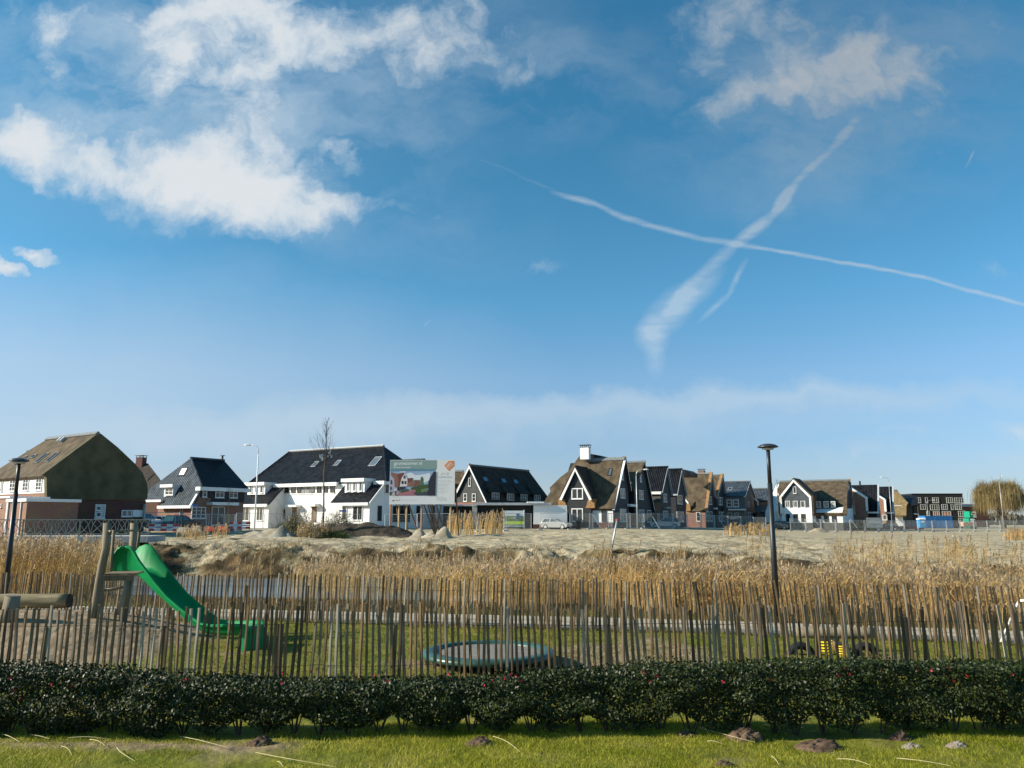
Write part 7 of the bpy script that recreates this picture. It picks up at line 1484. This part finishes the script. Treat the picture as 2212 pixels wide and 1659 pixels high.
bare_tree('young bare tree left of the white thatched house', G_(225, 0)[0], 138, G_(0, 700)[1], .07, 6, 18, 1.6, .4, wk=1.6); bare_tree('thin sapling before the slate-roofed house', B_(990, 0)[0], 84, B_(0, 860)[1], .05, 7, 10, 1.2, .45)
# scrubby bushes round the bare tree
def bush(label, u, D, w, h, m, seed, n=2600, leaf=.05, name='bush', zo=0):
    rng = np.random.default_rng(seed); P = at(u, 520, D); z0 = gz(P.x, P.y) + zo; t = thing(name, label, 'bush', (P.x, P.y, z0), 0); c = MB(); rg = random.Random(seed)
    for k in range(16): an = rg.uniform(0, 6.28); branch(c, Vector((P.x + rg.gauss(0, w * .15), P.y, z0 - .05)), Vector((math.cos(an) * .5, math.sin(an) * .4, 1)).normalized(), h * rg.uniform(.6, 1.0), .016, 2, rg, .2, .5)
    c.build('branches', M_twg, t)
    th = rng.uniform(0, 6.28, n); ph = np.arccos(rng.uniform(0, 1, n)); rr = rng.uniform(.35, 1.0, n) ** .6 * (1 + .25 * np.sin(th * 5 + seed) * np.sin(ph * 4)); X = np.stack([np.sin(ph) * np.cos(th) * w / 2 * rr, np.sin(ph) * np.sin(th) * w / 2.4 * rr, np.cos(ph) * h * rr * .95], -1)
    nn = rng.normal(size=(n, 3)); nn /= np.linalg.norm(nn, axis=1)[:, None]; t1 = np.cross(nn, rng.normal(size=(n, 3))); t1 /= np.linalg.norm(t1, axis=1)[:, None]; t2 = np.cross(nn, t1); s = rng.uniform(.6, 1.3, n)[:, None] * leaf
    V = np.stack([X - t1 * s * 1.5, X - t2 * s * .5, X + t1 * s * 1.5, X + t2 * s * .5], 1).reshape(-1, 3); k = (np.arange(n) * 4)[:, None]; np_object('foliage', V, k + np.array([[0, 1, 2, 3]]), [m], parent=t); return t
M_b1 = leafmat('olive_scrub', (.09, .095, .035), (.20, .18, .08), 2); M_b2 = leafmat('tan_scrub', (.22, .175, .10), (.40, .33, .21), 2); M_b3 = leafmat('green_scrub', (.025, .05, .012), (.07, .10, .03), 2)
bush('pale scrubby bush left of the tall bare tree, at the white terrace', 299, 70, 3.0, 2.6, M_b2, 11); bush('olive bush between the clay heap and the pale scrubby bush', 290, 67, 2.6, 1.7, M_b1, 12); bush('pale scrubby bush right of the tall bare tree', 331, 71, 2.0, 2.1, M_b2, 13, 1800)
bush('olive bush beside the blue street sign at the white terrace', 342, 72, 2.2, 2.3, M_b1, 14, 1900); bush('low dark green bush at the foot of the tall bare tree', 335, 66, 3.2, .75, M_b3, 15, 2000); bush('tan bush low at the left of the tall bare tree', 312, 65.5, 2.2, 1.2, M_b2, 16, 1500)
bush('dark green evergreen shrub behind the fence, before the first brick gable', G_(1385, 0)[0], 150, 5.5, 2.2, M_b3, 17, 1800, .12); bush('grey-green tuft of scrub beside the bridge end', 152, 47.5, 1.8, 1.0, M_b1, 18, 1500, .04)
bush('low dark hedge plants left of the first cream barrier', 196, 82, 1.4, 1.2, M_b1, 19, 700)
# willow
P = at(1003, 520, 186); z0 = gz(P.x, P.y); WI = thing('willow_tree', 'broad golden weeping willow at the right edge', 'tree', (P.x, P.y, z0), 0)
b = Vector((P.x, P.y, z0)); MB().tube([b + Vector((0, 0, -.2)), b + Vector((.1, 0, 1.6)), b + Vector((-.1, 0, 3.2))], [.65, .5, .42], 10).build('trunk', M_bark, WI, smooth=True)
rg = random.Random(9); c = MB(); ends = []
for k in range(46):
    an = rg.uniform(0, 6.28); rr = rg.uniform(.25, 1) ** .7; e = b + Vector((math.cos(an) * 5.0 * rr, math.sin(an) * 4.0 * rr, 5.0 + 4.6 * math.sqrt(max(0, 1 - rr * rr * .8)) + rg.gauss(0, .4))); s = b + Vector((0, 0, rg.uniform(2.0, 3.2))); m_ = s + (e - s) * .5 + Vector((0, 0, .9)); c.tube([s, m_, e], [.16, .09, .03], 5); ends += [e, m_ + (e - m_) * .5, m_]
c.build('limbs', M_bark, WI)
n = 11000; E0 = np.array([tuple(q) for q in ends]); idx = RNG.integers(0, len(E0), n); st = E0[idx] + RNG.normal(0, .55, (n, 3)); dirn = st - np.array([b.x, b.y, b.z + 4]); dirn[:, 2] = 0; dirn /= np.linalg.norm(dirn, axis=1)[:, None] + .01
rad = np.linalg.norm((st - np.array(b))[:, :2], axis=1); ln = U(1.2, 5.0, n) * np.clip(rad / 5.0, .25, 1.2) ** 1.1; ln = np.minimum(ln, st[:, 2] - b.z - .4)
mid = st + dirn * U(.3, .9, n)[:, None] + np.array([0, 0, 1]) * (U(.0, .5, n))[:, None]; end = mid + dirn * U(.05, .35, n)[:, None] - np.array([0, 0, 1]) * ln[:, None]
V, Q = ribbons(st, end, mid, np.full(n, .030), np.full(n, .014), side_of(n)); m_ = 9000; s3 = E0[RNG.integers(0, len(E0), m_)] + RNG.normal(0, .45, (m_, 3)); d3 = s3 - np.array([b.x, b.y, b.z + 3.0]); d3 /= np.linalg.norm(d3, axis=1)[:, None]; e3 = s3 + (d3 + RNG.normal(0, .35, (m_, 3))) * U(.5, 1.7, m_)[:, None] + np.array([0, 0, .1]); V3, Q3 = ribbons(s3, e3, (s3 + e3) / 2 + np.array([0, 0, .25]), np.full(m_, .03), np.full(m_, .012), side_of(m_)); Q = np.concatenate([Q, Q3 + len(V)]); V = np.concatenate([V, V3]); np_object('crown', V - np.array([b.x, b.y, b.z]), Q, [leafmat('willow_twigs', (.24, .175, .075), (.42, .32, .15), .5, trans=.2)], parent=WI)
# distant tree line
nv = NV(); n = 26000; x = U(-420, 420, n); yy = U(330, 380, n); hh = 4.5 + 1.8 * np.sin(x * .045) + 1.2 * np.sin(x * .13 + 2) + .8 * np.sin(x * .31); zz = .3 + hh * U(0, 1, n) ** .6
cc = np.stack([x, yy, zz], -1); a = U(0, 6.28, n); d1_ = np.stack([np.cos(a), np.sin(a) * .3, U(-.5, .5, n)], -1) * U(.5, 1.3, n)[:, None]; up = np.stack([0 * a, 0 * a, U(.5, 1.5, n)], -1); V = np.stack([cc - d1_, cc - up, cc + d1_, cc + up], 1).reshape(-1, 3); k = (np.arange(n) * 4)[:, None]
tl_ = np_object('distant_trees', V, k + np.array([[0, 1, 2, 3]]), [mat('distant_foliage', (.10, .095, .075), (.17, .155, .12), scale=.1, rough=1)]); tl_['kind'] = 'stuff'
